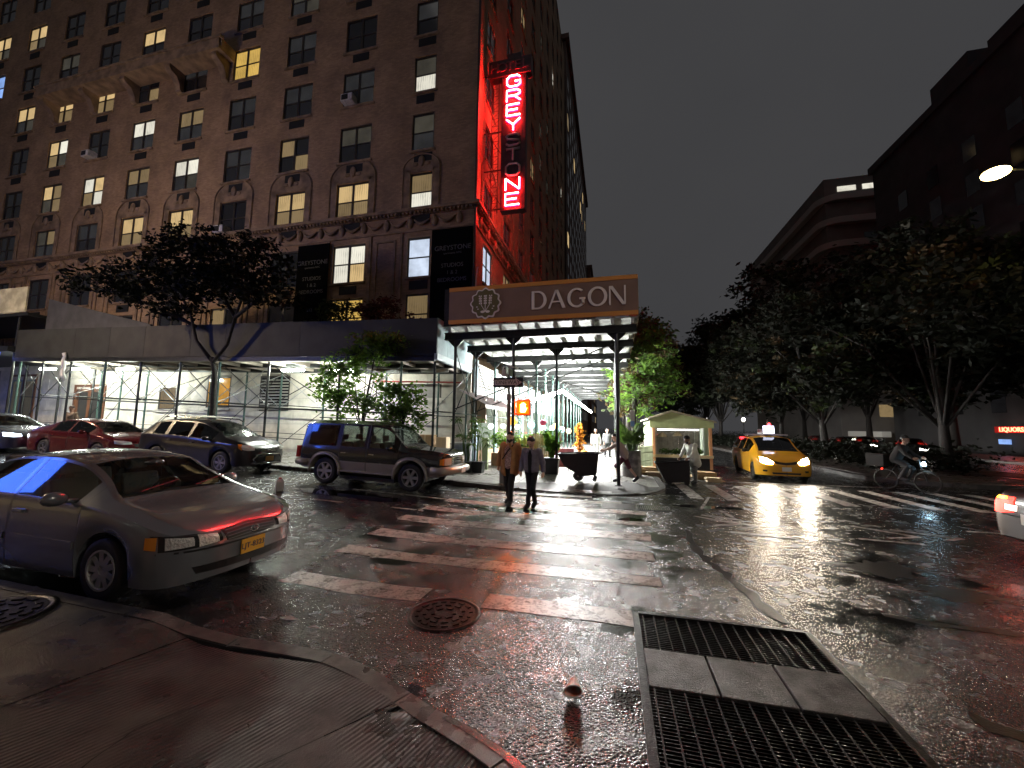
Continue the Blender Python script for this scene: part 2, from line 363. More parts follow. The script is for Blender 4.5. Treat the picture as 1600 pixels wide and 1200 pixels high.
slab('paving_slab', M_CONC2, -7.0, -5.312, 1.55, parent=near); slab('paving_slab', M_CONC2, -9.0, -7.012, 1.55, parent=near); slab('paving_slab', M_CONC2, -30, -9.012, 1.55, parent=near)
for x0, x1 in ((-5.3, -3.75), (-7, -5.312), (-9, -7.012), (-30, -9.012)): slab('paving_slab', M_CONC, x0, x1, -1.5, edge=False, y1=1.54, parent=near)
rampo = slab('ramp_slab', M_RAMP, lambda y: seam1(y), lambda y: seam2(y)-.012, .9, parent=near, n=26, k=22)
slab('paving_slab', M_CONC, lambda y: -3.738, lambda y: .35, -1.5, edge=False, y1=.89, parent=near)
slab('paving_slab', M_RAMP, lambda y: seam2(y), lambda y: -.55+(y-2)*.5, .9, parent=near); slab('paving_slab', M_RAMP, lambda y: -.54+(y-2)*.5, .36, .9, parent=near)
kb = MB(); dense = []
xx = [-60+i*4 for i in range(13)]+[-8+i*.4 for i in range(13)]+[-3.2+i*.12 for i in range(30)]+[.3, .36, .42, .46, .5, .515]
xx = sorted(set(round(x, 3) for x in xx))
C = [Vector((x, cy_(x))) for x in xx]
rows = []
for i, c in enumerate(C):
    d = (C[min(i+1, len(C)-1)]-C[max(0, i-1)]).normalized(); n = Vector((-d.y, d.x)); zt = sz(c.x, c.y)+.004; q = c-n*.15; g_ = gz(c.x)
    rows.append([(c.x, c.y, g_-.05), (c.x, c.y, zt-.015), (c.x-n.x*.015, c.y-n.y*.015, zt), (q.x, q.y, zt), (q.x, q.y, g_-.05)])
M_NK = ground_mat('near_kerb', 'nkerb')
kb.add([(p[0], p[1]-.004, p[2]-.012) for r_ in rows for p in r_], [(i*5+k, (i+1)*5+k, (i+1)*5+k+1, i*5+k+1) for i in range(len(rows)-1) for k in range(4)])
ko = struct(kb.build('kerb', mat('joint_dirt')))
seg = [0]
for i in range(1, len(rows)):
    a_, b_ = Vector(rows[seg[-1]][0]), Vector(rows[i][0])
    if (a_-b_).length > .85 or i == len(rows)-1: seg.append(i)
for i0, i1 in zip(seg, seg[1:]):
    rr = [list(r_) for r_ in rows[i0:i1+1]]
    for e_, q_ in ((0, 1), (-1, -2)):
        ln = (Vector(rr[e_][0])-Vector(rr[q_][0])).length; f_ = min(.4, .007/ln); rr[e_] = [tuple(Vector(p)*(1-f_)+Vector(q)*f_) for p, q in zip(rr[e_], rr[q_])]
    jz = random.uniform(-.003, .003); n_ = len(rr); ks = MB(); ks.add([(p[0], p[1], p[2]+jz) for r_ in rr for p in r_], [(i*5+k, (i+1)*5+k, (i+1)*5+k+1, i*5+k+1) for i in range(n_-1) for k in range(4)]+[(0, 1, 2, 3, 4), tuple((n_-1)*5+k for k in range(5))]); ks.build('kerb_stone', M_NK, ko); ko['label'] = 'curved concrete kerb of the near corner'
stl = MB(); rr = [r_ for r_ in rows if -1.15 < r_[0][0] < .5]
stl.add([(p[0]*1.0+.004, p[1]+.004, p[2]+.003) for r_ in rr for p in r_[:3]]+[(r_[2][0]-.03, r_[2][1]-.03, r_[2][2]+.003) for r_ in rr],
        [(i*3+k, (i+1)*3+k, (i+1)*3+k+1, i*3+k+1) for i in range(len(rr)-1) for k in range(2)]+[(i*3+2, (i+1)*3+2, len(rr)*3+i+1, len(rr)*3+i) for i in range(len(rr)-1)])
stl.build('steel_facing', M_STEEL, ko)

for pl in ([(-2.9, 1.3), (-2.75, 1.7), (-2.82, 2.0), (-2.6, 2.4)], [(-1.2, 1.9), (-1.0, 2.1), (-1.02, 2.3), (-.85, 2.42)], [(-4.6, 1.8), (-4.5, 2.2), (-4.62, 2.7)]):
    m_ = MB(); v = []; D_ = [(Vector(a)*(1-t)+Vector(c)*t) for a, c in zip(pl, pl[1:]) for t in (0, .25, .5, .75)]+[Vector(pl[-1])]
    for i, q in enumerate(D_):
        q = q+Vector((random.uniform(-.015, .015), random.uniform(-.015, .015))); wd = random.uniform(.002, .006); v += [(q.x-wd, q.y, sz(q.x, q.y)+.003), (q.x+wd, q.y, sz(q.x, q.y)+.003)]
    m_.add(v, [(2*i, 2*i+1, 2*i+3, 2*i+2) for i in range(len(D_)-1)]); m_.build('crack', M_BLACK, near, fix=False)
# hotel corner pavement
SX, SY = 1.6, 12.0
def arc(cx, cy, r_, a0, a1, n): return [(cx+r_*cos(R(a0+(a1-a0)*i/n)), cy+r_*sin(R(a0+(a1-a0)*i/n))) for i in range(n+1)]
edge = [(x, SY) for x in (-60, -45, -30, -22, -16, -12, -9, -7, -5, -3, -1.5, -.4)]+arc(-.4, SY+2, 2, -90, 0, 10)[1:]+[(SX, y) for y in (16, 18, 25, 40, 80, 160)]
def kz(x, y):   # dropped kerb at the crossing corner
    d = ((x+.6)**2+(y-12.4)**2)**.5; return gz(x)+.03+.10*max(0, min(1, (d-1.6)/1.6))
m_ = MB(); rows = []
for i, c in enumerate(edge):
    c = Vector(c); d = (Vector(edge[min(i+1, len(edge)-1)])-Vector(edge[max(0, i-1)])).normalized(); n = Vector((-d.y, d.x)); q = c+n*.16; zt = kz(*c)
    rows.append([(c.x, c.y, gz(c.x)-.05), (c.x, c.y, zt), (q.x, q.y, zt), (q.x, q.y, gz(c.x)-.05)])
m_.add([p for r_ in rows for p in r_], [(i*4+k, (i+1)*4+k, (i+1)*4+k+1, i*4+k+1) for i in range(len(rows)-1) for k in range(3)])
k2 = struct(m_.build('kerb', M_KERB)); k2['label'] = 'kerb around the hotel corner'
m_ = MB(); inner = [r_[2] for r_ in rows]; far_ = [(x, 16.6) for x, y, z in inner if x < -7.0]
n1 = len(far_)
for i in range(n1-1):
    a, c = inner[i], inner[i+1]; m_.add([(a[0], a[1], a[2]-.012), (c[0], c[1], c[2]-.012), (c[0], 16.6, gz(c[0])+.12), (a[0], 16.6, gz(a[0])+.12)], [(0, 1, 2, 3)])
poly = [(p[0], p[1], p[2]-.012) for p in inner[n1-1:]]; ctr = (-6.2, 170, .13)
pv = poly+[(-6.2, 160, .12), (-6.2, 16.6, gz(-6.2)+.12), (inner[n1-1][0], 16.6, gz(inner[n1-1][0])+.12)]
m_.add(pv, [tuple(range(len(pv)))]); sw = struct(m_.build('sidewalk', mat('joint_dirt'))); sw['label'] = 'wet concrete pavement around the hotel corner'
# flags, the joints stay open between them
def flag(x0, x1, y0, y1):
    g_ = .008; v = []; k = 3
    for j in range(k+1):
        for i in range(k+1):
            x = x0+g_+(x1-x0-2*g_)*i/k; y = y0+g_+(y1-y0-2*g_)*j/k; v.append((x, y, max(kz(x, y), gz(x)+.03) + (0 if x > -7.5 and y < 16.5 else (.13-.03-.1)*0)))
    mm = MB(); mm.add(v, [(j*(k+1)+i, j*(k+1)+i+1, (j+1)*(k+1)+i+1, (j+1)*(k+1)+i) for j in range(k) for i in range(k)])
    return mm.build('paving_slab', M_CONC, sw, fix=False, smooth=True)
for i in range(18):
    for j in range(3): flag(-6.0-(i+1)*1.52, -6.0-i*1.52, SY+.17+j*1.46, SY+.17+(j+1)*1.46)
for i in range(5):
    for j in range(3):
        x0 = -6.0+i*1.48; y0 = SY+.17+j*1.46
        if i == 4 and j == 0: flag(x0, -.05, y0, y0+1.46); continue
        flag(x0, min(x0+1.48, SX-.17), y0, y0+1.46)
for i in range(5):
    for j in range(12): flag(-6.0+i*1.48, min(-6.0+(i+1)*1.48, SX-.17), SY+.17+4.38+j*1.5, SY+.17+4.38+(j+1)*1.5)

# manholes
def manhole(x, y, r_, z, label):
    t = thing('manhole_cover', label, 'manhole', (x, y, z), world=False)
    MB().lathe([(r_*1.12, -.03), (r_*1.12, .008), (r_*1.02, .012), (r_*1.0, .004), (r_*.97, .004)], n=40, cap=False).build('rim', M_IRON, t, smooth=True)
    MB().lathe([(r_*.965, -.03), (r_*.965, .006)], n=40).build('lid', M_IRON, t)
    me_ = MB().cbox((0, 0, .009), (.07*r_/.36, .04*r_/.36, .014)).mesh('stud', M_IRON)
    for ring, cnt in ((.82, 16), (.58, 11), (.32, 6)):
        for k in range(cnt):
            a = 2*pi*k/cnt+ring; link(me_, 'stud', t, (r_*ring*cos(a), r_*ring*sin(a), 0), (0, 0, a+1.57))
    return t
manhole(-1.69, 4.02, .33, .0, 'cast iron manhole cover interrupting the nearest crosswalk stripe')
manhole(-5.35, 2.45, .42, sz(-5.35, 2.45), 'wide iron cover in the pavement at the left edge')
# subway vent
M_SLAB = ground_mat('vent_slab', 'slabs')
t = thing('subway_grate', 'long steel subway vent grating with a concrete strip in the road', 'grating', (1, 3.4, 0))
MB().box(HX0-.02, HX1+.02, HY0-.02, HY1+.02, -.5, -.45).build('pit', M_BLACK, t)
m_ = MB()
for x0, x1, y0, y1 in ((HX0-.03, HX0+.03, HY0, HY1), (HX1-.02, HX1+.03, HY0, HY1), (HX0+.03, HX1-.02, HY1-.02, HY1+.03), (HX0+.03, HX1-.02, HY0-.03, HY0+.02)): m_.box(x0, x1, y0, y1, -.45, .008)
m_.build('steel_frame', M_IRON, t)
for i, (x0, x1) in enumerate(((HX0+.035, .72), (.735, 1.22), (1.235, HX1-.025))):
    MB().box(x0, x1, 3.36, 3.90, -.3, .004+.002*i).build('concrete_slab', M_SLAB, t, bevel=.008)
for y0, y1 in ((3.92, HY1-.025), (HY0+.03, 3.34)):
    for k in range(15):
        x = HX0+.07+k*.104; MB().box(x-.006, x+.006, y0, y1, -.06, .002).build('bearing_bar', M_STEEL, t)
    m_ = MB(); n = int((y1-y0)/.032)
    for k in range(n+1):
        y = y0+.004+(y1-y0-.008)*k/n; m_.box(HX0+.035, HX1-.025, y-.0035, y+.0035, -.03, -.004)
    o = m_.build('cross_rods', M_IRON, t); o['kind'] = 'stuff'
# drain plate by the hotel corner
t = thing('drain_grate', 'rectangular iron drain grating near the corner puddle', 'grating', (.5, 10.45, 0))
MB().box(-.3, .5, 10.1, 10.8, -.02, .006).build('cover_plate', mat('plate', (.12, .115, .11), .3, .5, var=.6, vscale=9, bump=.8, bscale=26), t)
MB().box(.56, 1.3, 10.1, 10.8, -.02, .003).build('tray', M_BLACK, t)
for k in range(16): MB().box(.57+k*.046, .59+k*.046, 10.12, 10.78, 0, .012).build('bar', M_STEEL, t)
# median and far pavement of the avenue
m_ = MB(); nose = [(9.6, 200), (9.6, 22)]+arc(12.4, 20.2, 2.9, 165, 285, 10)+[(16.6, 17.6), (17.2, 19), (17.2, 200)]
m_.prism(nose, -.05, .15); md = struct(m_.build('median', M_KERB)); md['label'] = 'planted median strip of the avenue'
m_ = MB(); m_.prism([(9.9, 199), (9.9, 22.4)]+arc(12.4, 20.4, 2.5, 165, 280, 8)+[(16.6, 18.4), (16.9, 20), (16.9, 199)], .15, .17); m_.build('soil_bed', M_SOIL, md)
m_ = MB(); m_.box(24, 30, -40, 200, -.05, .13); o = struct(m_.build('sidewalk', M_CONC)); o['label'] = 'far pavement across the avenue'
# ------------------------------------------------------------------ hotel
YF, XC = 16.55, -6.0
def brick_mat(name, c1, c2, mortar, scale=1.0, bw=.21, rh=.07, side=False, bumpy=.5):
    m = bpy.data.materials.new(name); m.use_nodes = True; MATS[name] = m
    t = m.node_tree; p = t.nodes['Principled BSDF']; N = t.nodes.new; L = t.links.new
    g = N('ShaderNodeNewGeometry'); sp = N('ShaderNodeSeparateXYZ'); L(g.outputs['Position'], sp.inputs[0])
    ax = N('ShaderNodeMath'); ax.operation = 'ADD'; L(sp.outputs[0], ax.inputs[0]); L(sp.outputs[1], ax.inputs[1])
    cb = N('ShaderNodeCombineXYZ'); L(ax.outputs[0], cb.inputs[0]); L(sp.outputs[2], cb.inputs[1])
    br = N('ShaderNodeTexBrick'); br.inputs['Scale'].default_value = scale; br.inputs['Brick Width'].default_value = bw; br.inputs['Row Height'].default_value = rh
    br.inputs['Mortar Size'].default_value = .006; br.inputs['Color1'].default_value = (*c1, 1); br.inputs['Color2'].default_value = (*c2, 1); br.inputs['Mortar'].default_value = (*mortar, 1)
    L(cb.outputs[0], br.inputs['Vector'])
    n = N('ShaderNodeTexNoise'); n.inputs['Scale'].default_value = .8; n.inputs['Detail'].default_value = 6; n.inputs['Roughness'].default_value = .65; L(g.outputs['Position'], n.inputs['Vector'])
    mr = N('ShaderNodeMapRange'); mr.inputs[1].default_value = .3; mr.inputs[2].default_value = .7; mr.inputs[3].default_value = .6; mr.inputs[4].default_value = 1.2; L(n.outputs['Fac'], mr.inputs[0])
    mx = N('ShaderNodeMixRGB'); mx.blend_type = 'MULTIPLY'; mx.inputs[0].default_value = 1; L(br.outputs[0], mx.inputs[1]); L(mr.outputs[0], mx.inputs[2])
    L(mx.outputs[0], p.inputs['Base Color']); p.inputs['Roughness'].default_value = .8
    b = N('ShaderNodeBump'); b.inputs['Distance'].default_value = .01; b.inputs['Strength'].default_value = bumpy; L(br.outputs['Fac'], b.inputs['Height']); b.invert = True; L(b.outputs[0], p.inputs['Normal'])
    return m
M_BRICK = brick_mat('hotel_brick', (.30, .185, .098), (.40, .25, .135), (.24, .17, .11))
M_STONE = mat('hotel_stone', (.27, .18, .105), .75, var=.45, vscale=2.2, bump=.5, bscale=22)
M_LIME = mat('limestone', (.62, .58, .5), .7, var=.2, vscale=2.5, bump=.25, bscale=30, rnd=.06)
M_FRAME = mat('window_frame', (.03, .022, .018), .5)
M_SLEEVE = mat('ac_sleeve', (.006, .006, .006), .8)
def pane_mat(nm, e, s, base=(.02, .02, .022), rnd=.18):
    m = mat('pane_'+nm, base, .08, spec=.6)
    if s:
        t = m.node_tree; p = t.nodes['Principled BSDF']; N = t.nodes.new; L = t.links.new
        g = N('ShaderNodeNewGeometry'); n = N('ShaderNodeTexNoise'); n.inputs['Scale'].default_value = 1.7; n.inputs['Detail'].default_value = 3; L(g.outputs['Position'], n.inputs['Vector'])
        mr = N('ShaderNodeMapRange'); mr.inputs[1].default_value = .3; mr.inputs[2].default_value = .7; mr.inputs[3].default_value = s*.72; mr.inputs[4].default_value = s*1.2; L(n.outputs['Fac'], mr.inputs[0])
        if nm in ('warm', 'tan', 'white', 'yellow'):
            wv = N('ShaderNodeTexWave'); wv.bands_direction = 'X'; wv.inputs['Scale'].default_value = 2.6; wv.inputs['Distortion'].default_value = 3; wv.inputs['Detail'].default_value = 2; L(g.outputs['Position'], wv.inputs['Vector'])
            m4 = N('ShaderNodeMath'); m4.operation = 'MULTIPLY_ADD'; m4.inputs[1].default_value = .3; L(wv.outputs['Fac'], m4.inputs[0]); L(n.outputs['Fac'], m4.inputs[2]); L(m4.outputs[0], mr.inputs[0])
        oi = N('ShaderNodeObjectInfo'); m2 = N('ShaderNodeMapRange'); m2.inputs[3].default_value = 1-rnd; m2.inputs[4].default_value = 1+rnd; L(oi.outputs['Random'], m2.inputs[0])
        mu = N('ShaderNodeMath'); mu.operation = 'MULTIPLY'; L(mr.outputs[0], mu.inputs[0]); L(m2.outputs[0], mu.inputs[1]); L(mu.outputs[0], p.inputs['Emission Strength'])
        p.inputs['Emission Color'].default_value = (*e, 1)
    return m
PM = {'W': pane_mat('white', (.9, .86, .72), .75), 'w': pane_mat('warm', (.95, .66, .3), .55), 'Y': pane_mat('yellow', (.95, .6, .14), .55), 't': pane_mat('tan', (.6, .42, .2), .3),
      'd': pane_mat('dim', (.3, .27, .2), .14), 'g': pane_mat('grey', (.2, .2, .2), .085), 'k': pane_mat('dark', (0, 0, 0), 0), 'b': pane_mat('blue_white', (.68, .78, .95), .8), 'B': pane_mat('blue', (.3, .5, 1), .9), 'o': pane_mat('orange', (1, .5, .08), .6), 'n': pane_mat('night', (.1, .1, .11), .03)}
hotel = thing('hotel_building', 'tall brown brick corner hotel with arched lower windows and a stone frieze', 'building', (-8, 25, 0))
HB = Vector((-8, 25, 0))
def place(me, name, parent, wl, rz=0):
    o = bpy.data.objects.new(name, me); COL.objects.link(o); o.parent = parent; o.matrix_parent_inverse = Matrix.Translation(-WL[parent.name]); o.location = wl; o.rotation_euler = (0, 0, rz); return o
COLX = [-8.78]+[-12.56-3.745*k for k in range(11)]
def rowz(r_): return 13.07+(3-r_)*3.1 if r_ < 4 else (9.8 if r_ == 4 else 7.05)
ROWS = list(range(-10, 6)); COLY = [18.55+3.75*k for k in range(9)]
def wall(ops, u0, u1, z0, z1, side):
    m_ = MB(); us = sorted({u0, u1} | {a for o in ops for a in o[:2]}); zs = sorted({z0, z1} | {a for o in ops for a in o[2:]})
    P = (lambda u, z, d=0: (u, YF+d, z)) if side == 'f' else (lambda u, z, d=0: (XC-d, u, z))
    opset = {(round(o[0], 3), round(o[2], 3)): o for o in ops}
    for i in range(len(us)-1):
        for j in range(len(zs)-1):
            cu, cz = (us[i]+us[i+1])/2, (zs[j]+zs[j+1])/2
            if any(o[0] < cu < o[1] and o[2] < cz < o[3] for o in ops): continue
            m_.add([P(us[i], zs[j]), P(us[i+1], zs[j]), P(us[i+1], zs[j+1]), P(us[i], zs[j+1])], [(0, 1, 2, 3)])
    for a, c, e, f in ops:
        q = [(a, e), (c, e), (c, f), (a, f)]
        for k in range(4):
            A, B = q[k], q[(k+1) % 4]; m_.add([P(*A), P(*B), P(*B, .22), P(*A, .22)], [(0, 1, 2, 3)])
    return m_
WH, WW, WS = 1.95, 1.82, 1.16
opsF = [(x-(WS if j == 0 else WW)/2, x+(WS if j == 0 else WW)/2, rowz(r_)-WH/2, rowz(r_)+WH/2) for j, x in enumerate(COLX) for r_ in ROWS]
opsS = [(y-.75, y+.75, rowz(r_)-WH/2, rowz(r_)+WH/2) for y in COLY for r_ in ROWS]
wall(opsF, -62, XC, 5.6, 54, 'f').build('front_wall', M_BRICK, hotel, fix=False)
wall(opsS, YF, 52, 5.6, 54, 's').build('side_wall', M_BRICK, hotel, fix=False)
MB().box(-62, XC-.3, YF+.3, 52, 53.6, 54.2).box(-62, XC-.3, 51.7, 52, 0, 54).box(-62, -61.7, YF+.3, 52, 0, 54).build('roof', M_STONE, hotel)
def win_mesh(wd, dbl):
    m_ = MB(); a = wd/2; h = WH/2; f = .06
    m_.box(-a, a, .06, .14, h-f, h).box(-a, a, .06, .14, -h, -h+f).box(-a, -a+f, .06, .14, -h+f, h-f).box(a-f, a, .06, .14, -h+f, h-f)
    if dbl: m_.box(-.06, .06, .06, .14, -h+f, h-f)
    for x0, x1 in (((-a+f, -.06), (.06, a-f)) if dbl else ((-a+f, a-f),)): m_.box(x0, x1, .07, .13, -.03, .03)
    return m_.mesh('window', M_FRAME)
ME_WD, ME_WS, ME_WR = win_mesh(WW, True), win_mesh(WS, False), win_mesh(1.5, True)
_pane = {}
def pane_me(wd, ht, k):
    key = (round(wd, 3), round(ht, 3), k)
    if key not in _pane: _pane[key] = MB().box(-wd/2, wd/2, 0, .012, -ht/2, ht/2).mesh('pane', PM[k])
    return _pane[key]
ME_SILL = {k: MB().box(-k/2-.1, k/2+.1, -.09, .2, -.11, 0).mesh('sill', M_STONE) for k in (WW, WS, 1.5)}
ME_SLV = MB().box(-.47, .47, -.03, .1, -.22, .2).mesh('ac_sleeve', M_SLEEVE)
STATE = {  # (column, row): panes top-left, top-right, bottom-left, bottom-right
 (0,0):'gk',(0,1):'dW',(0,2):'dg',(0,3):'tW',(0,4):'bb',(0,5):'tt',
 (1,0):'kkkk',(1,1):'ggkg',(1,2):'ddnn',(1,3):'wwtt',(1,4):'WWWw',(1,5):'YYYY',
 (2,-1):'ddgd',(2,0):'ggnn',(2,1):'ggnn',(2,2):'tnnt',(2,3):'wwtt',(2,4):'gnnn',(2,5):'nnnn',
 (3,-1):'ggnn',(3,0):'YYYY',(3,1):'ggnn',(3,2):'ggng',(3,3):'kkkk',(3,4):'nnnn',(3,5):'tnnn',
 (4,-1):'nnkk',(4,0):'ggkk',(4,1):'ttgg',(4,2):'WWgd',(4,3):'wwtt',(4,4):'ntnn',(4,5):'nnYn',
 (5,-1):'wwnn',(5,0):'nknt',(5,1):'WWgg',(5,2):'ttgg',(5,3):'wwtt',(5,4):'nnnn',(5,5):'nntn',
 (6,-1):'nnnn',(6,0):'wwtt',(6,1):'nngn',(6,2):'WwtW',(6,3):'ggnn',(6,4):'nnnn',
 (7,-1):'ddnn',(7,0):'wwtt',(7,1):'wWtd',(7,2):'wtdt',(7,3):'dtgg',(7,4):'nnnn',
 (8,-2):'wwtd',(8,-1):'nnnn',(8,0):'wwgd',(8,1):'nnnn',(8,2):'nnkk',(8,3):'nnnn',(9,-2):'wwtd',(9,-1):'BBBB',(9,0):'nnnn'}
for j, x in enumerate(COLX):
    for r_ in ROWS:
        z = rowz(r_); wd = WS if j == 0 else WW; st = STATE.get((j, r_), 'nn' if j == 0 else 'nnkn')
        wo = place(ME_WS if j == 0 else ME_WD, 'window', hotel, (x, YF, z))
        if r_ < -2 or j > 9: link(pane_me(wd-.12, WH-.12, 'n'), 'pane', wo, (0, .1, 0)); continue
        if j == 0:
            for k, dz in ((0, .46), (1, -.46)): link(pane_me(wd-.12, .86, st[k]), 'pane', wo, (0, .1, dz))
        else:
            pw = (wd-.24)/2
            for k, (dx, dz) in enumerate(((-1, 1), (1, 1), (-1, -1), (1, -1))): link(pane_me(pw, .86, st[k]), 'pane', wo, (dx*(pw/2+.06), .1, dz*.46))
        link(ME_SILL[wd], 'sill', wo, (0, 0, -WH/2))
        if r_ < 5 and (j, r_) not in ((1, 1), (6, 1), (3, 3)): link(ME_SLV, 'ac_sleeve', wo, (0.05, 0, -WH/2-.38))
random.seed(5)
for i, y in enumerate(COLY):
    for r_ in ROWS:
        z = rowz(r_); wo = place(ME_WR, 'window', hotel, (XC, y, z), R(90)); k = random.choices('nkgdtW', (6, 6, 2.5, .8, .3, .25))[0]
        if (i, r_) == (0, 4): k = 'b'
        if r_ < -6: k = 'n'
        link(pane_me(1.38, WH-.12, k), 'pane', wo, (0, .1, 0))
        if r_ > -5: link(ME_SILL[1.5], 'sill', wo, (0, 0, -WH/2))
# arched stone surrounds of the lowest brick row
def arch_mesh(wd):
    m_ = MB(); a = wd/2; o_ = a+.34; h = WH/2; zt = h+.18
    A = [(-a, -h)]+[(-a, h)]; 
    out = [(o_*cos(R(180-k*180/16)), zt+o_*.78*sin(R(180-k*180/16))) for k in range(17)]; inn = [(max(-a, min(a, p[0]*.9)), h+.02) for p in out]
    m_.strip(out, inn, -.025, .02); m_.box(-o_, -a, -.025, .02, -h-.1, zt).box(a, o_, -.025, .02, -h-.1, zt)
    ring = [(-o_-.03, -.05, -h-.1)]+[(p[0]*1.04, -.05, p[1]+.02) for p in out]+[(o_+.03, -.05, -h-.1)]; m_.tube(ring, .03, 6)
    m_.ell((0, -.06, h+.55), (.17, .09, .28), 10, 8); m_.ell((-.32, -.05, h+.42), (.16, .05, .1), 8, 6).ell((.32, -.05, h+.42), (.16, .05, .1), 8, 6)
    return m_.mesh('arch_surround', M_STONE)
am = {0: arch_mesh(WS), 1: arch_mesh(WW)}
for j, x in enumerate(COLX): place(am[min(j, 1)], 'arch_surround', hotel, (x, YF, rowz(3)))
for i, y in enumerate(COLY[:6]): place(am[1], 'arch_surround', hotel, (XC, y, rowz(3)), R(90))
# string course, dentils, frieze with shields and swags
m_ = MB(); m_.box(-62, XC+.3, YF-.3, YF, 11.98, 12.12).box(-62, XC+.22, YF-.2, YF, 12.12, 12.2).box(-62, XC+.12, YF-.1, YF, 11.86, 11.98).box(-62, XC+.08, YF-.07, YF, 11.06, 11.14)
m_.box(XC, XC+.3, YF, 52, 11.98, 12.12).box(XC, XC+.12, YF, 52, 11.86, 11.98).box(XC, XC+.08, YF, 52, 11.06, 11.14).build('string_course', M_STONE, hotel)
m_ = MB()
for k in range(170): m_.box(-6.1-k*.2-.1, -6.1-k*.2, YF-.24, YF-.1, 11.87, 11.975)
for k in range(90): m_.box(XC+.1, XC+.24, YF+.1+k*.2, YF+.2+k*.2, 11.87, 11.975)
m_.build('dentil_row', M_STONE, hotel)['kind'] = 'stuff'
me_sh = MB().ell((0, 0, 0), (.17, .12, .27), 12, 8).ell((0, -.05, .22), (.1, .08, .09), 8, 6).mesh('shield', M_STONE, True)
me_sw = MB().tube([(-.42+.84*k/10, -.03-.05*sin(pi*k/10), .14-.26*sin(pi*k/10)) for k in range(11)], [.03+.05*sin(pi*k/10) for k in range(11)], 7).mesh('swag', M_STONE, True)
for k in range(27):
    place(me_sh, 'shield', hotel, (-6.75-k*1.25, YF-.02, 11.5)); place(me_sw, 'swag', hotel, (-7.375-k*1.25, YF-.02, 11.5))
for k in range(10):
    place(me_sh, 'shield', hotel, (XC+.02, YF+.7+k*1.25, 11.5), R(90)); place(me_sw, 'swag', hotel, (XC+.02, YF+1.32+k*1.25, 11.5), R(90))
# panel mouldings between the lower windows, corner pilaster
def panel(x0, x1, z0, z1): 
    m_ = MB()
    for a, c, e, f in ((x0, x1, z0, z0+.09), (x0, x1, z1-.09, z1), (x0, x0+.09, z0+.09, z1-.09), (x1-.09, x1, z0+.09, z1-.09)): m_.box(a, c, YF-.05, YF, e, f)
    return m_.build('panel_moulding', M_STONE, hotel)
for j in range(0, 10):
    xa, xb = COLX[j+1]+1.15, COLX[j]-(1.15 if j else .85); panel(xa+.35, xb-.35, 6.5, 10.75)
    m_ = MB().box(xa-.02, xa+.12, YF-.06, YF, 5.7, 11.05).box(xb-.12, xb+.02, YF-.06, YF, 5.7, 11.05); m_.build('pilaster', M_STONE, hotel)
# long balcony with scrolled brackets
bo = MB().box(-36, -20.9, YF-1.0, YF, 22.62, 22.8).box(-35.9, -21, YF-.95, YF-.84, 22.8, 23.3).box(-36.05, -20.85, YF-1.02, YF-.8, 23.3, 23.42).box(-36, -35.88, YF-.84, YF, 22.8, 23.3).box(-21.02, -20.9, YF-.84, YF, 22.8, 23.3).build('balcony', M_STONE, hotel)
for x in (-35.5, -31.9, -28.4, -24.8, -21.4):
    pts = [(YF-.85, 22.62), (YF-.88, 22.4), (YF-.75, 22.25), (YF-.45, 22.15), (YF-.25, 21.8), (YF-.2, 21.5), (YF, 21.4), (YF, 22.62)]
    MB().prism(pts, x-.2, x+.2, 'yz').build('bracket', M_STONE, bo)
# ground floor in pale stone, each block its own piece
OPB = [(-36.2, -34.0, 1.0, 4.6, 'k'), (-30.4, -28.1, .95, 3.9, 'k'), (-24.0, -22.8, 2.6, 4.05, 't'), (-20.7, -19.15, 2.7, 4.3, 'o'), (-17.3, -15.5, 2.75, 4.3, 'n'), (-10.7, -7.4, 3.05, 3.85, 'n')]
MB().box(-62, XC-.05, YF+.06, YF+.3, 0, 5.6).build('base_wall', mat('mortar', (.3, .28, .24), .9), hotel)
MB().box(-62, XC+.1, YF-.16, YF, 5.45, 5.66).box(XC, XC+.1, YF, 52, 5.45, 5.66).build('base_cornice', M_LIME, hotel)
row = 0; z = .05
while z < 5.4:
    h_ = min(.62, 5.44-z); x = -38.0+(row % 2)*.65
    while x < XC-.02:
        x1 = min(x+1.3, XC)
        segs = [(x, x1)]
        for a, c, e, f, _ in OPB:
            if e < z+h_*.5 < f:
                new = []
                for s0, s1 in segs:
                    if s1 <= a or s0 >= c: new.append((s0, s1)); continue
                    if s0 < a: new.append((s0, a))
                    if s1 > c: new.append((c, s1))
                segs = new
        for s0, s1 in segs:
            if s1-s0 > .06 and z+h_ > gz(s0)+.2: MB().box(s0+.006, s1-.006, YF-.004*random.random(), YF+.07, z+.006, z+h_-.006).build('stone_block', M_LIME, hotel)
        x = x1
    z += h_; row += 1
M_DOOR = mat('brown_door', (.12, .05, .025), .45); M_TEALD = mat('teal_door', (.2, .27, .27), .4)
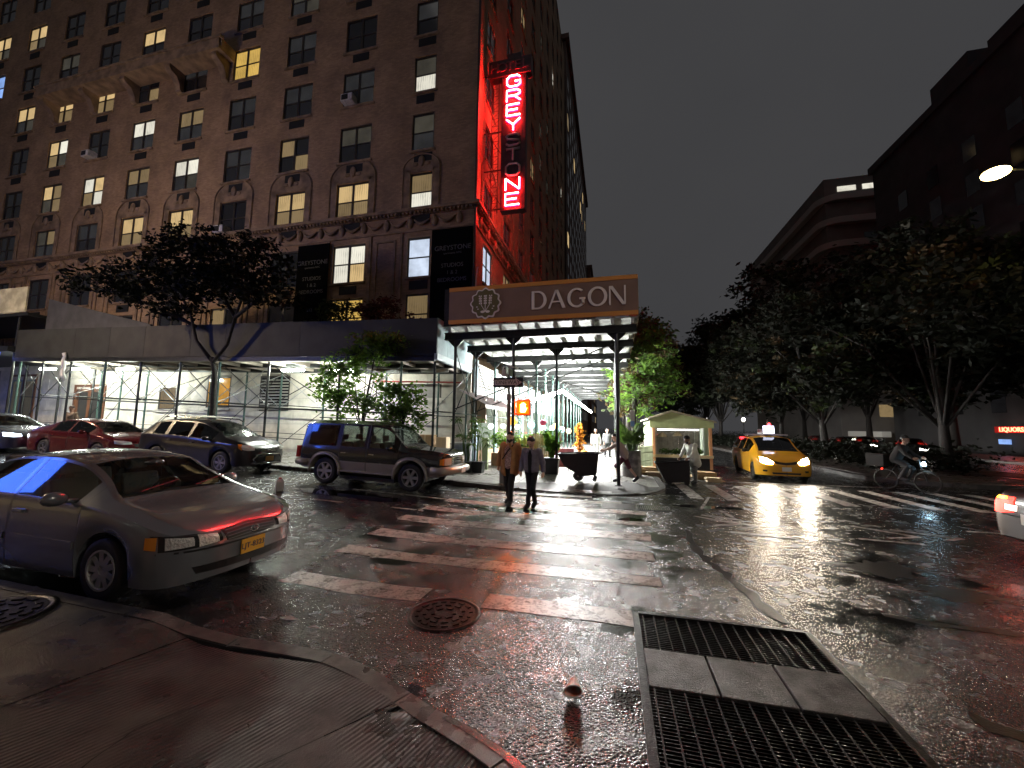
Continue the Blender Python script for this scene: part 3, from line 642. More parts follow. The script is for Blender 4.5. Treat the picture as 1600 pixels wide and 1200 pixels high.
for a, c, e, f, k in OPB:
    if f-e > 2.5:
        d_ = MB().box(a, c, YF+.01, YF+.055, e-.3, f).build('door', M_DOOR if a > -32 else M_TEALD, hotel)
        MB().box(a-.12, a, YF-.06, YF+.05, e-.3, f+.12).box(c, c+.12, YF-.06, YF+.05, e-.3, f+.12).box(a, c, YF-.06, YF+.05, f, f+.12).box((a+c)/2-.05, (a+c)/2+.05, YF-.01, YF+.01, e-.3, f).build('door_frame', M_DOOR, d_)
        for s_ in (-1, 1): MB().box((a+c)/2+s_*.55-.35, (a+c)/2+s_*.55+.35, YF-.005, YF+.008, e+.7, f-.3).build('pane', PM['d'], d_)
    else:
        wo = MB().box(a, c, YF+.0, YF+.055, e, e+.07).box(a, c, YF, YF+.055, f-.07, f).box(a, a+.07, YF, YF+.055, e+.07, f-.07).box(c-.07, c, YF, YF+.055, e+.07, f-.07).build('window', M_FRAME, hotel)
        MB().box(a+.07, c-.07, YF+.03, YF+.05, e+.07, f-.07).build('pane', PM[k], wo)
        MB().box(a-.08, c+.08, YF-.1, YF, e-.14, e-.004).build('sill', M_LIME, wo)
        if k == 'n':
            for q in range(9): MB().box(a+.07, c-.07, YF+.0, YF+.03, e+.1+(f-e-.2)*q/9, e+.16+(f-e-.2)*q/9).build('louvre_slat', mat('louvre', (.35, .33, .3), .5), wo)
# corner drain pipe
MB().tube([(XC+.05, YF-.1, 5.7), (XC+.05, YF-.1, 40)], .06, 8).build('drain_pipe', mat('pipe_black', (.02, .018, .018), .5), hotel)
# window air conditioners
M_ACW = mat('ac_casing', (.55, .53, .48), .5, var=.3, vscale=9)
for x, z, lb in ((COLX[1]-.42, rowz(1)-.72, 'pale window air conditioner in the upper third column window'), (COLX[6]-.42, rowz(1)-.72, 'small air conditioner in a dark window under the balcony'), (COLX[3]-.5, rowz(3)-.72, 'white air conditioner in the black arched window')):
    t = thing('air_conditioner', lb, 'air conditioner', (x, YF, z-.2)); MB().box(x-.33, x+.33, YF-.38, YF+.1, z-.2, z+.2).build('casing', M_ACW, t, bevel=.02)
    MB().box(x-.27, x+.1, YF-.395, YF-.38, z-.14, z+.14).build('grille', M_SLEEVE, t)
# banners
M_BAN = mat('black_banner', (.004, .004, .0045), .95, spec=.05); M_BTX = mat('banner_print', (.1, .1, .105), .6)
for x0, x1, z0, z1, lb, cx in ((-8.05, -6.05, 6.3, 10.97, 'black vertical banner on the hotel wall beside the corner', -7.0), (-15.45, -13.62, 6.3, 10.92, 'black vertical banner half hidden by the dark street tree', -14.53)):
    t = thing('banner', lb, 'banner', (cx, YF-.1, z0), group='hotel banners'); MB().box(x0, x1, YF-.14, YF-.09, z0, z1).build('cloth', M_BAN, t)
    for txt, dz, s_ in (('GREYSTONE', .95, .32), ('apartments NYC', 1.2, .13), ('STUDIOS', 1.78, .27), ('1 & 2', 2.12, .25), ('BEDROOMS', 2.46, .27), ('212', 3.4, .22)):
        o = place(text_mesh(txt, s_, .004, M_BTX), 'lettering', t, (cx, YF-.146, z1-dz)); o.rotation_euler = (R(90), 0, 0)
# curved white tube on the corner
MB().tube([(-5.75+.1*cos(a), YF-.1, 8.15+.85*sin(a)) for a in [pi/2+pi*k/10 for k in range(11)]], .03, 6).build('conduit', mat('white_pipe', (.5, .5, .48), .5), hotel)

# ------------------------------------------------------------------ hotel neon sign
M_SIGN = mat('sign_metal', (.05, .02, .022), .5, var=.4, vscale=4)
M_NEON = emat('neon_core', (1, .42, .36), 30); M_NRED = emat('neon_glow', (1, .0006, .004), 185); M_OFF = mat('dead_neon', (.42, .35, .33), .5)
sg = thing('hotel_sign', 'tall vertical neon hotel sign with red letters on the corner', 'sign', (-4.4, 17.5, 12.0))
SYF = 17.4
MB().box(-5.07, -3.84, SYF, SYF+.38, 12.06, 19.03).build('sign_box', M_SIGN, sg, bevel=.02)
MB().box(-5.75, -3.6, SYF-.03, SYF+.41, 19.06, 19.96).box(-4.83, -4.12, SYF+.02, SYF+.36, 19.96, 20.25).build('top_box', M_SIGN, sg, bevel=.02)
for txt, x in zip('HOTEL', (-5.45, -5.05, -4.66, -4.28, -3.9)):
    o = place(text_mesh(txt, .68, .02, mat('dead_red', (.2, .06, .06), .5), 'letter'), 'letter', sg, (x, SYF-.05, 19.5)); o.rotation_euler = (R(90), 0, 0)
STK = {'G': [[(.52, .5), (.42, .6), (.12, .6), (0, .45), (0, .15), (.12, 0), (.42, 0), (.54, .1), (.54, .28), (.32, .28)]], 'R': [[(0, 0), (0, .6), (.4, .6), (.53, .5), (.53, .38), (.4, .29), (0, .29)], [(.28, .29), (.55, 0)]],
       'E': [[(.52, .6), (0, .6), (0, 0), (.54, 0)], [(0, .31), (.44, .31)]], 'Y': [[(0, .6), (.27, .3)], [(.27, .3), (.54, .6)], [(.27, .3), (.27, 0)]], 'S': [[(.52, .5), (.42, .6), (.1, .6), (0, .5), (.04, .36), (.5, .24), (.54, .1), (.42, 0), (.1, 0), (0, .1)]],
       'T': [[(0, .6), (.54, .6)], [(.27, .6), (.27, 0)]], 'O': [[(.12, 0), (0, .14), (0, .46), (.12, .6), (.42, .6), (.54, .46), (.54, .14), (.42, 0), (.12, 0)]], 'N': [[(0, 0), (0, .6)], [(0, .6), (.54, 0)], [(.54, 0), (.54, .6)]]}
for k, c in enumerate('GREYSTONE'):
    z0 = 18.36-k*.76; lit = k in (0, 1, 2, 3, 7, 8)
    for sd in (0, 1):
        yy = SYF-.03 if sd == 0 else SYF+.41; sgn = 1 if sd == 0 else -1
        X = lambda u: (-4.79+u*1.24) if sd == 0 else (-4.12-u*1.24)
        m1, m2 = MB(), MB()
        for pl in STK[c]:
            P3 = [(X(u), yy, z0+v*.95) for u, v in pl]
            m1.tube(P3, .058, 6); m2.tube([(a, yy-.055*sgn, d) for a, _, d in P3], .026, 6)
        lo = m1.build('letter', M_NRED if lit else M_OFF, sg, smooth=True)
        if lit: m2.build('neon_tube', M_NEON, lo, smooth=True)
m_ = MB()
for x in (-5.25, -5.6):
    m_.tube([(x, SYF+.15, 12.1), (x, SYF+.15, 19.0)], .018, 5)
for k in range(17): m_.tube([(-5.6, SYF+.15, 12.2+k*.4), (-5.25, SYF+.15, 12.2+k*.4)], .012, 4).tube([(-5.6, SYF+.15, 12.2+k*.4), (-5.25, SYF+.15, 12.5+k*.4)], .01, 4)
m_.build('lattice', M_SIGN, sg)
for z in (12.3, 14.3, 16.3, 19.4): MB().tube([(XC-.05, SYF+.2, z), (-5.05, SYF+.2, z)], .03, 6).build('bracket_arm', M_SIGN, sg)
for z in (12.6, 15.2): MB().tube([(XC-.05, SYF+.1, z+1.4), (-5.05, SYF+.1, z-.2)], .015, 5).build('stay_cable', M_SIGN, sg)

# ------------------------------------------------------------------ buildings further up the avenue
def simple_building(name, label, x0, x1, y0, y1, h, m, faces, fl=3.2, sp=3.6, lit=.12, zb=4.5, ww=1.5, wh=1.9, cornice=.5, cat='building', seed=1):
    rnd = random.Random(seed); t = thing(name, label, cat, ((x0+x1)/2, (y0+y1)/2, 0))
    MB().box(x0, x1, y0, y1, 0, h).build('walls', m, t)
    if cornice: MB().box(x0-cornice, x1+cornice, y0-cornice, y1+cornice, h, h+.8).build('cornice', m, t)
    mes = {}
    for fc in faces:
        a, bb = (x0, x1) if fc in 'f' else (y0, y1); n = int((bb-a-1)/sp)
        for r_ in range(int((h-zb-1)/fl)):
            for k in range(n):
                u = a+(bb-a-n*sp)/2+sp*(k+.5); z = zb+fl*r_; kk = rnd.choices('nktwWd', (5, 4, lit*6, lit*8, lit*4, lit*8))[0]
                key = (fc, kk)
                if key not in mes:
                    if fc == 'f': mes[key] = MB().box(-ww/2, ww/2, -.04, .05, -wh/2, wh/2).mesh('window', PM[kk])
                    else: mes[key] = MB().box(-.05, .05, -ww/2, ww/2, -wh/2, wh/2).mesh('window', PM[kk])
                place(mes[key], 'window', t, {'f': (u, y0, z), 'e': (x1, u, z), 'w': (x0, u, z)}[fc])
    return t
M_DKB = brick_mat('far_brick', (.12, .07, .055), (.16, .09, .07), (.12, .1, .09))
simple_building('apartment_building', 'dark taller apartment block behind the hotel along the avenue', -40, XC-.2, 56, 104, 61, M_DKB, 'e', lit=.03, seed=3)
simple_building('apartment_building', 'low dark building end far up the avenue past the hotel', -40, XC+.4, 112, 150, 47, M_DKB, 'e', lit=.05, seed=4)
# ------------------------------------------------------------------ scaffold sheds over the pavements
M_POST = mat('scaffold_black', (.02, .022, .022), .4, .3, var=.4, vscale=12)
M_PGRN = mat('scaffold_green', (.05, .1, .085), .45, .2, var=.3, vscale=12)
M_GALV = mat('galvanised', (.4, .42, .42), .4, .6, var=.3, vscale=16)
M_PLY = [mat('plywood_olive', (.02, .0215, .018), .7, var=.5, vscale=1.6, bump=.3, bscale=14), mat('plywood_grey', (.026, .0255, .021), .7, var=.5, vscale=1.3, bump=.3, bscale=14), mat('plywood_brown', (.034, .029, .021), .7, var=.5, vscale=1.8, bump=.3, bscale=14), mat('plywood_navy', (.018, .0195, .024), .7, var=.4, vscale=1.5)]
M_TEAL = mat('teal_panel', (.2, .3, .32), .55, var=.3, vscale=2, bump=.2, bscale=20)
M_WJOIST = mat('white_joist', (.55, .57, .53), .5, var=.25, vscale=6)
M_PLANK = mat('deck_plank', (.42, .44, .41), .6, var=.3, vscale=5, rnd=.15, bump=.3, bscale=30)
def dz_(x): return 4.30+.027*(-x-5.9)
sh = thing('sidewalk_shed', 'long dark scaffold shed with plywood parapet over the hotel pavement', 'scaffold', (-17, 14.5, 0))
FY, BY = 12.72, 16.25
def shear(m_, x0, x1, y0, y1, za, zb):
    m_.add([(x0, y0, dz_(x0)+za), (x1, y0, dz_(x1)+za), (x1, y1, dz_(x1)+za), (x0, y1, dz_(x0)+za), (x0, y0, dz_(x0)+zb), (x1, y0, dz_(x1)+zb), (x1, y1, dz_(x1)+zb), (x0, y1, dz_(x0)+zb)],
           [(0, 3, 2, 1), (4, 5, 6, 7), (0, 1, 5, 4), (1, 2, 6, 5), (2, 3, 7, 6), (3, 0, 4, 7)]); return m_
cutx = [-27.9, -23.9, -21.7, -19.6, -17.0, -15.2, -11.6, -5.92]
for k, (a, c) in enumerate(zip(cutx, cutx[1:])):
    shear(MB(), a+.006, c-.006, FY, FY+.04, .02, 1.37+.01*(k % 2)).build('parapet_panel', M_PLY[[0, 0, 1, 2, 1, 1, 3][k]], sh)
for k in range(4):
    y0 = FY+.05+k*.9; MB().box(-5.96, -5.91, y0, y0+.89, 4.42, 5.68).build('end_panel', M_TEAL, sh)
MB().box(-5.97, -5.85, FY-.05, BY, 4.18, 4.40).build('end_beam', mat('teal_beam', (.45, .55, .56), .45), sh)
shear(MB(), -28, -5.98, FY-.02, FY+.12, -.16, .0).build('edge_beam', M_POST, sh); shear(MB(), -28, -5.98, BY-.1, BY+.04, -.16, 0).build('edge_beam', M_POST, sh)
shear(MB(), -28, -5.98, 14.45, 14.57, -.16, 0).build('edge_beam', M_POST, sh)
for k in range(18): x = -27.5+k*1.24; shear(MB(), x-.05, x+.05, FY+.13, BY-.11, -.13, .0).build('joist', mat('old_joist', (.25, .22, .18), .7), sh)
for k in range(16): y = FY+.13+k*.215; shear(MB(), -27.95, -6.0, y, y+.2, .01, .05).build('deck_plank', mat('dark_plank', (.18, .17, .15), .7, rnd=.25), sh)
pxs = [-6.05, -7.35, -9.9, -13.15, -15.6, -17.7, -19.95, -22.1, -24.3, -26.2, -27.8]
for k, x in enumerate(pxs):
    for y in (FY+.2, BY-.12):
        MB().tube([(x, y, gz(x)+.12), (x, y, dz_(x)-.16)], .045, 8).build('post', M_PGRN if (k % 3 == 1 or y > 15) else M_POST, sh)
        MB().box(x-.09, x+.09, y-.09, y+.09, gz(x)+.12, gz(x)+.135).build('base_plate', M_POST, sh)
for k, (a, c) in enumerate(zip(pxs, pxs[1:])):
    for y, s_ in ((FY+.26, 1), (BY-.2, 0)):
        za, zc = gz(a)+.12, gz(c)+.12
        MB().tube([(a, y, za+2.05), (c, y, zc+2.05)], .024, 6).build('ledger_pipe', M_POST, sh)
        MB().tube([(a, y, za+.9), (c, y, zc+.9)], .018, 6).build('ledger_pipe', M_POST, sh)
        if a-c > 1.6:
            MB().tube([(a, y+.04, za+2.1), (c, y+.04, dz_(c)-.25)], .017, 6).build('cross_brace', M_GALV if s_ == 0 else M_POST, sh)
            MB().tube([(a, y+.08, dz_(a)-.25), (c, y+.08, zc+2.1)], .017, 6).build('cross_brace', M_GALV if k % 2 else M_POST, sh)
            if k % 2: MB().tube([(a, y+.04, za+2.0), (c, y+.04, zc+.2)], .016, 6).build('cross_brace', M_POST, sh)
    MB().tube([(a, FY+.2, gz(a)+2.3), (a, BY-.12, gz(a)+2.3)], .02, 6).build('ledger_pipe', M_POST, sh)
    if k % 2 == 0: MB().tube([(a, FY+.2, gz(a)+2.3), (a, BY-.12, dz_(a)-.3)], .017, 6).build('cross_brace', M_GALV, sh)
# red rail under the deck, rolled tarpaulin
MB().tube([(-10.3, 15.9, 3.86), (-6.2, 15.9, 3.74)], .035, 6).build('red_rail', mat('red_rail', (.35, .06, .05), .5), sh)
tp = MB(); tp.tube([(-24.3+.02*k+.04*sin(k), 12.62+.03*sin(k*2), 5.0-.17*k) for k in range(8)], [.07+.03*random.random() for _ in range(8)], 7)
tag(tp.build('tarpaulin', mat('white_tarp', (.6, .6, .58), .5, bump=.6, bscale=20), smooth=True), 'rolled white tarpaulin hanging from the left scaffold edge', 'tarpaulin')

# second shed at the left edge, higher, with a blue light strip
s2 = thing('sidewalk_shed', 'higher scaffold shed with pale lit parapet at the left edge', 'scaffold', (-33, 14.5, 0))
MB().box(-44, -27.6, 12.7, 12.76, 7.15, 8.42).build('parapet_panel', mat('pale_ply', (.5, .47, .3), .7, var=.4, vscale=2), s2)
MB().box(-44, -27.5, 12.77, 16.3, 7.0, 7.14).build('deck', M_POST, s2)
MB().add([(-27.4, 13.4, 8.0), (-20.4, 13.4, 6.35), (-20.4, 13.4, 5.9), (-27.4, 13.4, 5.9), (-27.4, 13.5, 8.0), (-20.4, 13.5, 6.35), (-20.4, 13.5, 5.9), (-27.4, 13.5, 5.9)], [(0, 1, 2, 3), (4, 5, 6, 7), (0, 1, 5, 4), (1, 2, 6, 5), (2, 3, 7, 6), (3, 0, 4, 7)]).build('sloping_panel', mat('dark_ply', (.05, .05, .05), .7, var=.4, vscale=2), s2)
MB().box(-44, -28.0, 12.5, 16.4, 5.2, 5.45).build('lower_deck', M_POST, s2)
for x in (-28.3, -31, -34, -37): 
    for y in (12.9, 16.1): MB().tube([(x, y, gz(x)+.1), (x, y, 7.1)], .055, 8).build('post', M_POST, s2)
tag(MB().box(-40, -28.4, 12.36, 12.46, 4.96, 5.16).build('light_strip', emat('blue_strip', (.16, .24, 1), 3.5)), 'blue light strip along the canopy at the left edge', 'light')

# fluorescent fittings under the long shed
M_TUBE = emat('fluorescent', (.94, 1, .88), 560); M_TUBE2 = emat('fluorescent_far', (1, 1, .96), 820); M_WHITE = mat('white_enamel', (.7, .7, .68), .4)
def fluoro(a, bb, label, lit=True, m=None, group='fluorescent lights'):
    a, bb = Vector(a), Vector(bb); c = (a+bb)/2; t = thing('fluorescent_light', label, 'light', tuple(c), group)
    MB().bar(a+Vector((0, 0, .06)), bb+Vector((0, 0, .06)), .035).build('housing', M_WHITE, t)
    MB().tube([a+(bb-a)*.03, bb-(bb-a)*.03], .05 if m is None else .085, 8).build('tube', (m or M_TUBE) if lit else M_WHITE, t, smooth=True)
    MB().tube([c+Vector((0, 0, .08)), c+Vector((0, 0, .3))], .006, 4).build('hanger', M_POST, t)
G9 = 'fluorescent lights under the long shed'
for x, lb, lit in ((-28.6, 'leftmost lit fluorescent light under the long shed', True), (-26.2, 'second lit fluorescent light from the left under the long shed', True), (-23.1, 'lit fluorescent light beside the hanging tarpaulin', True), (-13.3, 'lit fluorescent light left of the leafy young tree', True), (-10.9, 'lit fluorescent light half behind the leafy young tree', True), (-6.7, 'unlit fluorescent fitting at the corner end of the long shed', False)):
    fluoro((x-.6, 14.3, dz_(x)-.3), (x+.6, 14.3, dz_(x+.6)-.3), lb, lit, None, G9)

# ------------------------------------------------------------------ avenue shed with the restaurant sign
s3 = thing('sidewalk_shed', 'tall scaffold shed on the avenue carrying the restaurant sign board', 'scaffold', (-2.4, 25, 0))
DZ = 5.38
beamY = [13.2, 15.5, 18.2, 20.8, 23.4, 26, 28.6, 31.2, 33.8, 36.4, 39, 41.6, 44.2]
for y in beamY: MB().box(-5.8, .78, y-.06, y+.06, DZ-.42, DZ-.18).box(-5.8, .78, y-.11, y+.11, DZ-.2, DZ-.17).box(-5.8, .78, y-.11, y+.11, DZ-.43, DZ-.4).build('cross_beam', M_POST, s3)
for k in range(11):
    x = -5.55+k*.62; MB().box(x-.045, x+.045, 12.96, 45, DZ-.165, DZ-.01).build('joist', M_WJOIST, s3)
me_pl = MB().box(-3.3, 3.3, -.105, .105, 0, .035).mesh('deck_plank', M_PLANK)
for k in range(70): o = place(me_pl, 'deck_plank', s3, (-2.5+random.uniform(-.02, .02), 13.06+k*.222, DZ+.004*random.random()))
MB().box(-5.8, .8, 28.6, 45.2, DZ, DZ+.04).build('deck', M_PLANK, s3)
MB().box(.80, .84, 12.98, 45, DZ-.05, 6.72).build('side_parapet', mat('tan_ply', (.3, .22, .13), .6, var=.3, vscale=1.5), s3)
for i, y in enumerate(beamY):
    for x in ((-5.4, -3.27, .15) if i == 0 else ((-5.4, -2.1, .18) if i == 1 else (-5.4, -3.4, .18))):
        MB().tube([(x, y, .12+gz(x)), (x, y, DZ-.43)], .05 if i else .055, 8).build('post', M_POST if (i < 2 or x > 0) else M_PGRN, s3)
        MB().box(x-.1, x+.1, y-.1, y+.1, .12+gz(x), .14+gz(x)).build('base_plate', M_POST, s3)
        for s_ in (-1, 1): MB().prism([(x+s_*.05, DZ-.43), (x+s_*.3, DZ-.43), (x+s_*.05, DZ-.68)], y-.03, y+.03, 'xz').build('gusset', M_POST, s3)
for i, (y0, y1) in enumerate(zip(beamY[:8], beamY[1:9])):
    for x in (-5.4, .17):
        MB().tube([(x+.06, y0, 2.4), (x+.06, y1, DZ-.6)], .02, 6).build('cross_brace', M_POST, s3); MB().tube([(x-.06, y0, DZ-.6), (x-.06, y1, 2.4)], .02, 6).build('cross_brace', M_POST, s3)
        if x < 0: MB().tube([(x, y0, 2.35), (x, y1, 2.35)], .022, 6).build('ledger_pipe', M_PGRN, s3)
    if i < 2:
        MB().tube([(-5.4, y0+.08, 2.5), (.15, y0+.08, DZ-.7)], .022, 6).build('cross_brace', M_POST, s3)
        if i == 1: MB().tube([(-5.4, y0-.08, DZ-.6), (.15, y0-.08, 3.0)], .02, 6).build('cross_brace', M_POST, s3)
# curved green pipe frame and lights inside
G10 = 'fluorescent lights under the avenue shed'
fluoro((-3.75, 18.6, 3.1), (-2.2, 18.6, 3.6), 'slanting fluorescent light just behind the orange walk signal', True, M_TUBE2, G10)
names10 = ['nearest', 'second nearest', 'third nearest', 'fourth nearest', 'fifth nearest', 'sixth nearest', 'seventh nearest', 'eighth nearest', 'ninth nearest', 'tenth nearest']
for k in range(10): fluoro((-2.2, 18.9+2.5*k, 3.55), (-2.2, 20.9+2.5*k, 3.55), names10[k]+' of the lights in line up the avenue shed', True, M_TUBE2, G10)
for k in range(0): fluoro((-4.4, 21+4*k, 3.5), (-4.4, 22.5+4*k, 3.5), ['nearest', 'middle', 'farthest'][k]+' fluorescent light over the restaurant side of the avenue shed', True, M_TUBE2, G10)

# restaurant sign board
M_BRN = mat('sign_brown', (.25, .15, .11), .55, var=.1, vscale=2); M_ORG = mat('sign_orange', (.68, .28, .06), .5); M_CREAM = mat('sign_cream', (.9, .8, .72), .5); M_OLIVE = mat('sign_olive', (.16, .13, .05), .5)
sb = thing('restaurant_sign', 'wide brown sign board with orange borders and raised restaurant name', 'sign', (-2.4, 12.9, 5.45))
MB().box(-5.56, .82, 12.88, 12.95, 5.6, 6.62).build('board', M_BRN, sb)
MB().box(-5.56, .82, 12.86, 12.95, 6.622, 6.76).build('border_strip', M_ORG, sb); MB().box(-5.56, .82, 12.86, 12.95, 5.46, 5.598).build('border_strip', M_ORG, sb)
MB().box(-5.75, -5.562, 12.9, 13.0, 5.4, 6.74).build('side_return', M_POST, sb)
def glyph(c):
    m_ = MB(); H = .62; y0, y1 = 12.82, 12.87
    def el(cx, cz, rx, rz, a0, a1, n=20): return [(cx+rx*cos(R(a0+(a1-a0)*k/n)), cz+rz*sin(R(a0+(a1-a0)*k/n))) for k in range(n+1)]
    if c == 'D':
        m_.prism([(0, 0), (.1, 0), (.1, H), (0, H)], y0, y1, 'xz'); m_.strip([(.1, 0)]+el(.22, H/2, .32, H/2, -90, 90)+[(.1, H)], [(.1, .05)]+el(.22, H/2, .215, H/2-.05, -90, 90)+[(.1, H-.05)], y0, y1); wd = .54
    elif c == 'O': m_.strip(el(.33, H/2, .33, H/2+.015, 0, 360, 32), el(.33, H/2, .225, H/2-.045, 0, 360, 32), y0, y1); wd = .66
    elif c == 'G':
        m_.strip(el(.33, H/2, .33, H/2+.015, 48, 325, 26), el(.33, H/2, .225, H/2-.045, 48, 325, 26), y0, y1); m_.prism([(.5, .06), (.6, .1), (.6, .3), (.5, .3)], y0, y1, 'xz'); m_.prism([(.42, .26), (.63, .26), (.63, .31), (.42, .31)], y0-.003, y1, 'xz'); wd = .65
    elif c == 'A':
        m_.prism([(0, 0), (.06, 0), (.31, H), (.25, H)], y0, y1, 'xz'); m_.prism([(.25, H), (.36, H), (.62, 0), (.5, 0)], y0, y1-.003, 'xz'); m_.prism([(.12, .2), (.48, .2), (.48, .245), (.12, .245)], y0+.004, y1, 'xz'); wd = .62
    else:
        m_.prism([(0, 0), (.055, 0), (.055, H), (0, H)], y0, y1, 'xz'); m_.prism([(.5, 0), (.555, 0), (.555, H), (.5, H)], y0, y1, 'xz'); m_.prism([(0, H), (.12, H), (.555, 0), (.435, 0)], y0+.003, y1, 'xz'); wd = .56
    return m_, wd
x = -2.58
for c in 'DAGON':
    g_, wd = glyph(c); g_.v = [(p[0]*.93+x, p[1], p[2]+5.8) for p in g_.v]; g_.build('letter', M_CREAM, sb); x += wd*.93+.055
ex, ez = -4.2, 6.12
def scal(r_, n=12, dp=.06): return [(ex+r_*(1+dp*cos(n*a))*sin(a), ez+r_*(1+dp*cos(n*a))*cos(a)) for a in [2*pi*k/96 for k in range(96)]]
em = MB().prism(scal(.53), 12.83, 12.87, 'xz').build('emblem', M_CREAM, sb); MB().prism(scal(.475), 12.815, 12.829, 'xz').build('emblem_field', M_OLIVE, em)
m_ = MB()
for dx, top in ((-.19, .24), (0, .28), (.19, .24)):
    m_.tube([(ex, 12.81, ez-.3), (ex+dx*.8, 12.81, ez-.05), (ex+dx, 12.81, ez+top)], .012, 5)
    for k in range(4):
        for s_ in (-1, 1): m_.ell((ex+dx*(.9+.03*k)+s_*.035, 12.812, ez-.0+k*.085), (.022, .01, .034), 8, 6)
for s_ in (-1, 1): m_.ell((ex+s_*.09, 12.812, ez-.3), (.08, .01, .045), 8, 6).ell((ex+s_*.3, 12.812, ez-.12), (.035, .01, .02), 8, 6).ell((ex+s_*.26, 12.812, ez-.2), (.03, .01, .02), 8, 6)
m_.build('wheat_relief', M_CREAM, em)

# ------------------------------------------------------------------ restaurant front under the avenue shed
rf = thing('restaurant_shop', 'restaurant shopfront with teal panels and red awning under the avenue shed', 'shopfront', (-6, 24, .1))
for k in range(10):
    y0 = 16.75+k*3.2
    MB().box(-5.98, -5.9, y0, y0+.5, .12, 4.9).build('teal_pilaster', M_TEAL, rf)
    w_ = MB().box(-5.97, -5.92, y0+.52, y0+3.18, .12, .8).build('stall_riser', mat('riser_wood', (.25, .14, .07), .6), rf)
    MB().box(-5.96, -5.93, y0+.52, y0+3.18, .82, 3.0).build('window_pane', mat('shop_glass_%d' % (k % 2), (.05, .06, .05), .05, emis=((.75, .85, .65), (.95, .8, .5))[k % 2], es=(.22, .3)[k % 2]), rf)
    MB().box(-5.97, -5.9, y0+.52, y0+3.18, 3.02, 3.7).build('fascia', mat('fascia', (.16, .2, .185), .5), rf)
    for q in range(8): MB().box(-5.95, -5.9, y0+.55, y0+3.15, 3.75+q*.13, 3.83+q*.13).build('shutter_slat', mat('shutter_paint', (.32, .33, .31), .5), rf)
MB().add([(-5.9, 14.6, 3.35), (-5.9, 20, 3.35), (-4.7, 20, 2.75), (-4.7, 14.6, 2.75), (-4.7, 20, 2.6), (-4.7, 14.6, 2.6)], [(0, 1, 2, 3), (3, 2, 4, 5)]).build('awning', mat('maroon_cloth', (.022, .003, .004), .7), rf)
# corner ground floor: grey cabinet, pale door leaf, brown panel
tag(MB().box(-6.1, -5.45, 15.0, 15.35, .15, 1.25).build('utility_cabinet', mat('cabinet_grey', (.42, .45, .46), .5, var=.2, vscale=6), bevel=.015), 'grey metal cabinet behind the potted palm at the corner', 'cabinet')
tag(MB().box(-5.1, -4.85, 15.5, 15.6, .13, 1.45).box(-5.1, -4.85, 15.47, 15.5, .2, 1.38).build('door_leaf', mat('pale_green', (.55, .66, .4), .5), bevel=.01), 'pale green door leaf standing next to the palm pots', 'door')
tag(MB().box(-5.6, -5.2, 16.2, 16.35, 2.05, 3.05).build('wall_panel', mat('tan_panel', (.3, .22, .15), .6)), 'tan wooden panel above the potted palm', 'panel')
# ------------------------------------------------------------------ vehicles
M_RUB = mat('tyre_rubber', (.012, .012, .012), .65, bump=.2, bscale=60); M_RIM = mat('alloy', (.45, .45, .46), .3, .8); M_TRIM = mat('black_trim', (.012, .012, .013), .4)
M_CHR = mat('chrome', (.7, .7, .7), .12, 1); M_GLASS = glassmat('car_glass', (.5, .58, .55)); M_GLASSD = glassmat('tinted_glass', (.12, .14, .14)); M_SEAT = mat('seat_fabric', (.1, .095, .085), .85); M_LENS = mat('lamp_lens', (.85, .84, .8), .12, .45, spec=.8, bump=.9, bscale=45, bdist=.02)
M_AMB = mat('amber_lens', (.75, .26, .03), .2); M_REDL = mat('red_lens', (.4, .015, .01), .2); M_TAILON = emat('tail_light_on', (1, .02, .01), 7); M_PLATE = mat('yellow_plate', (.85, .42, .03), .4); M_PTXT = mat('plate_blue', (.02, .02, .08), .5)
M_HEADON = emat('headlight_on', (1, .86, .66), 100); M_HEADB = emat('headlight_cool', (.72, .85, 1), 14); M_WPL = mat('white_plate', (.7, .68, .62), .5)
def paint(name, c, metal=.35, rough=.3): return mat(name, c, rough, metal, coat=1.0, back=(.03, .03, .03))
def sm(t): t = max(0, min(1, t)); return t*t*(3-2*t)
SIDE = [0, .07, .5, .93, 1.0]; ROOF = [.9, .7, .45, .2, 0]
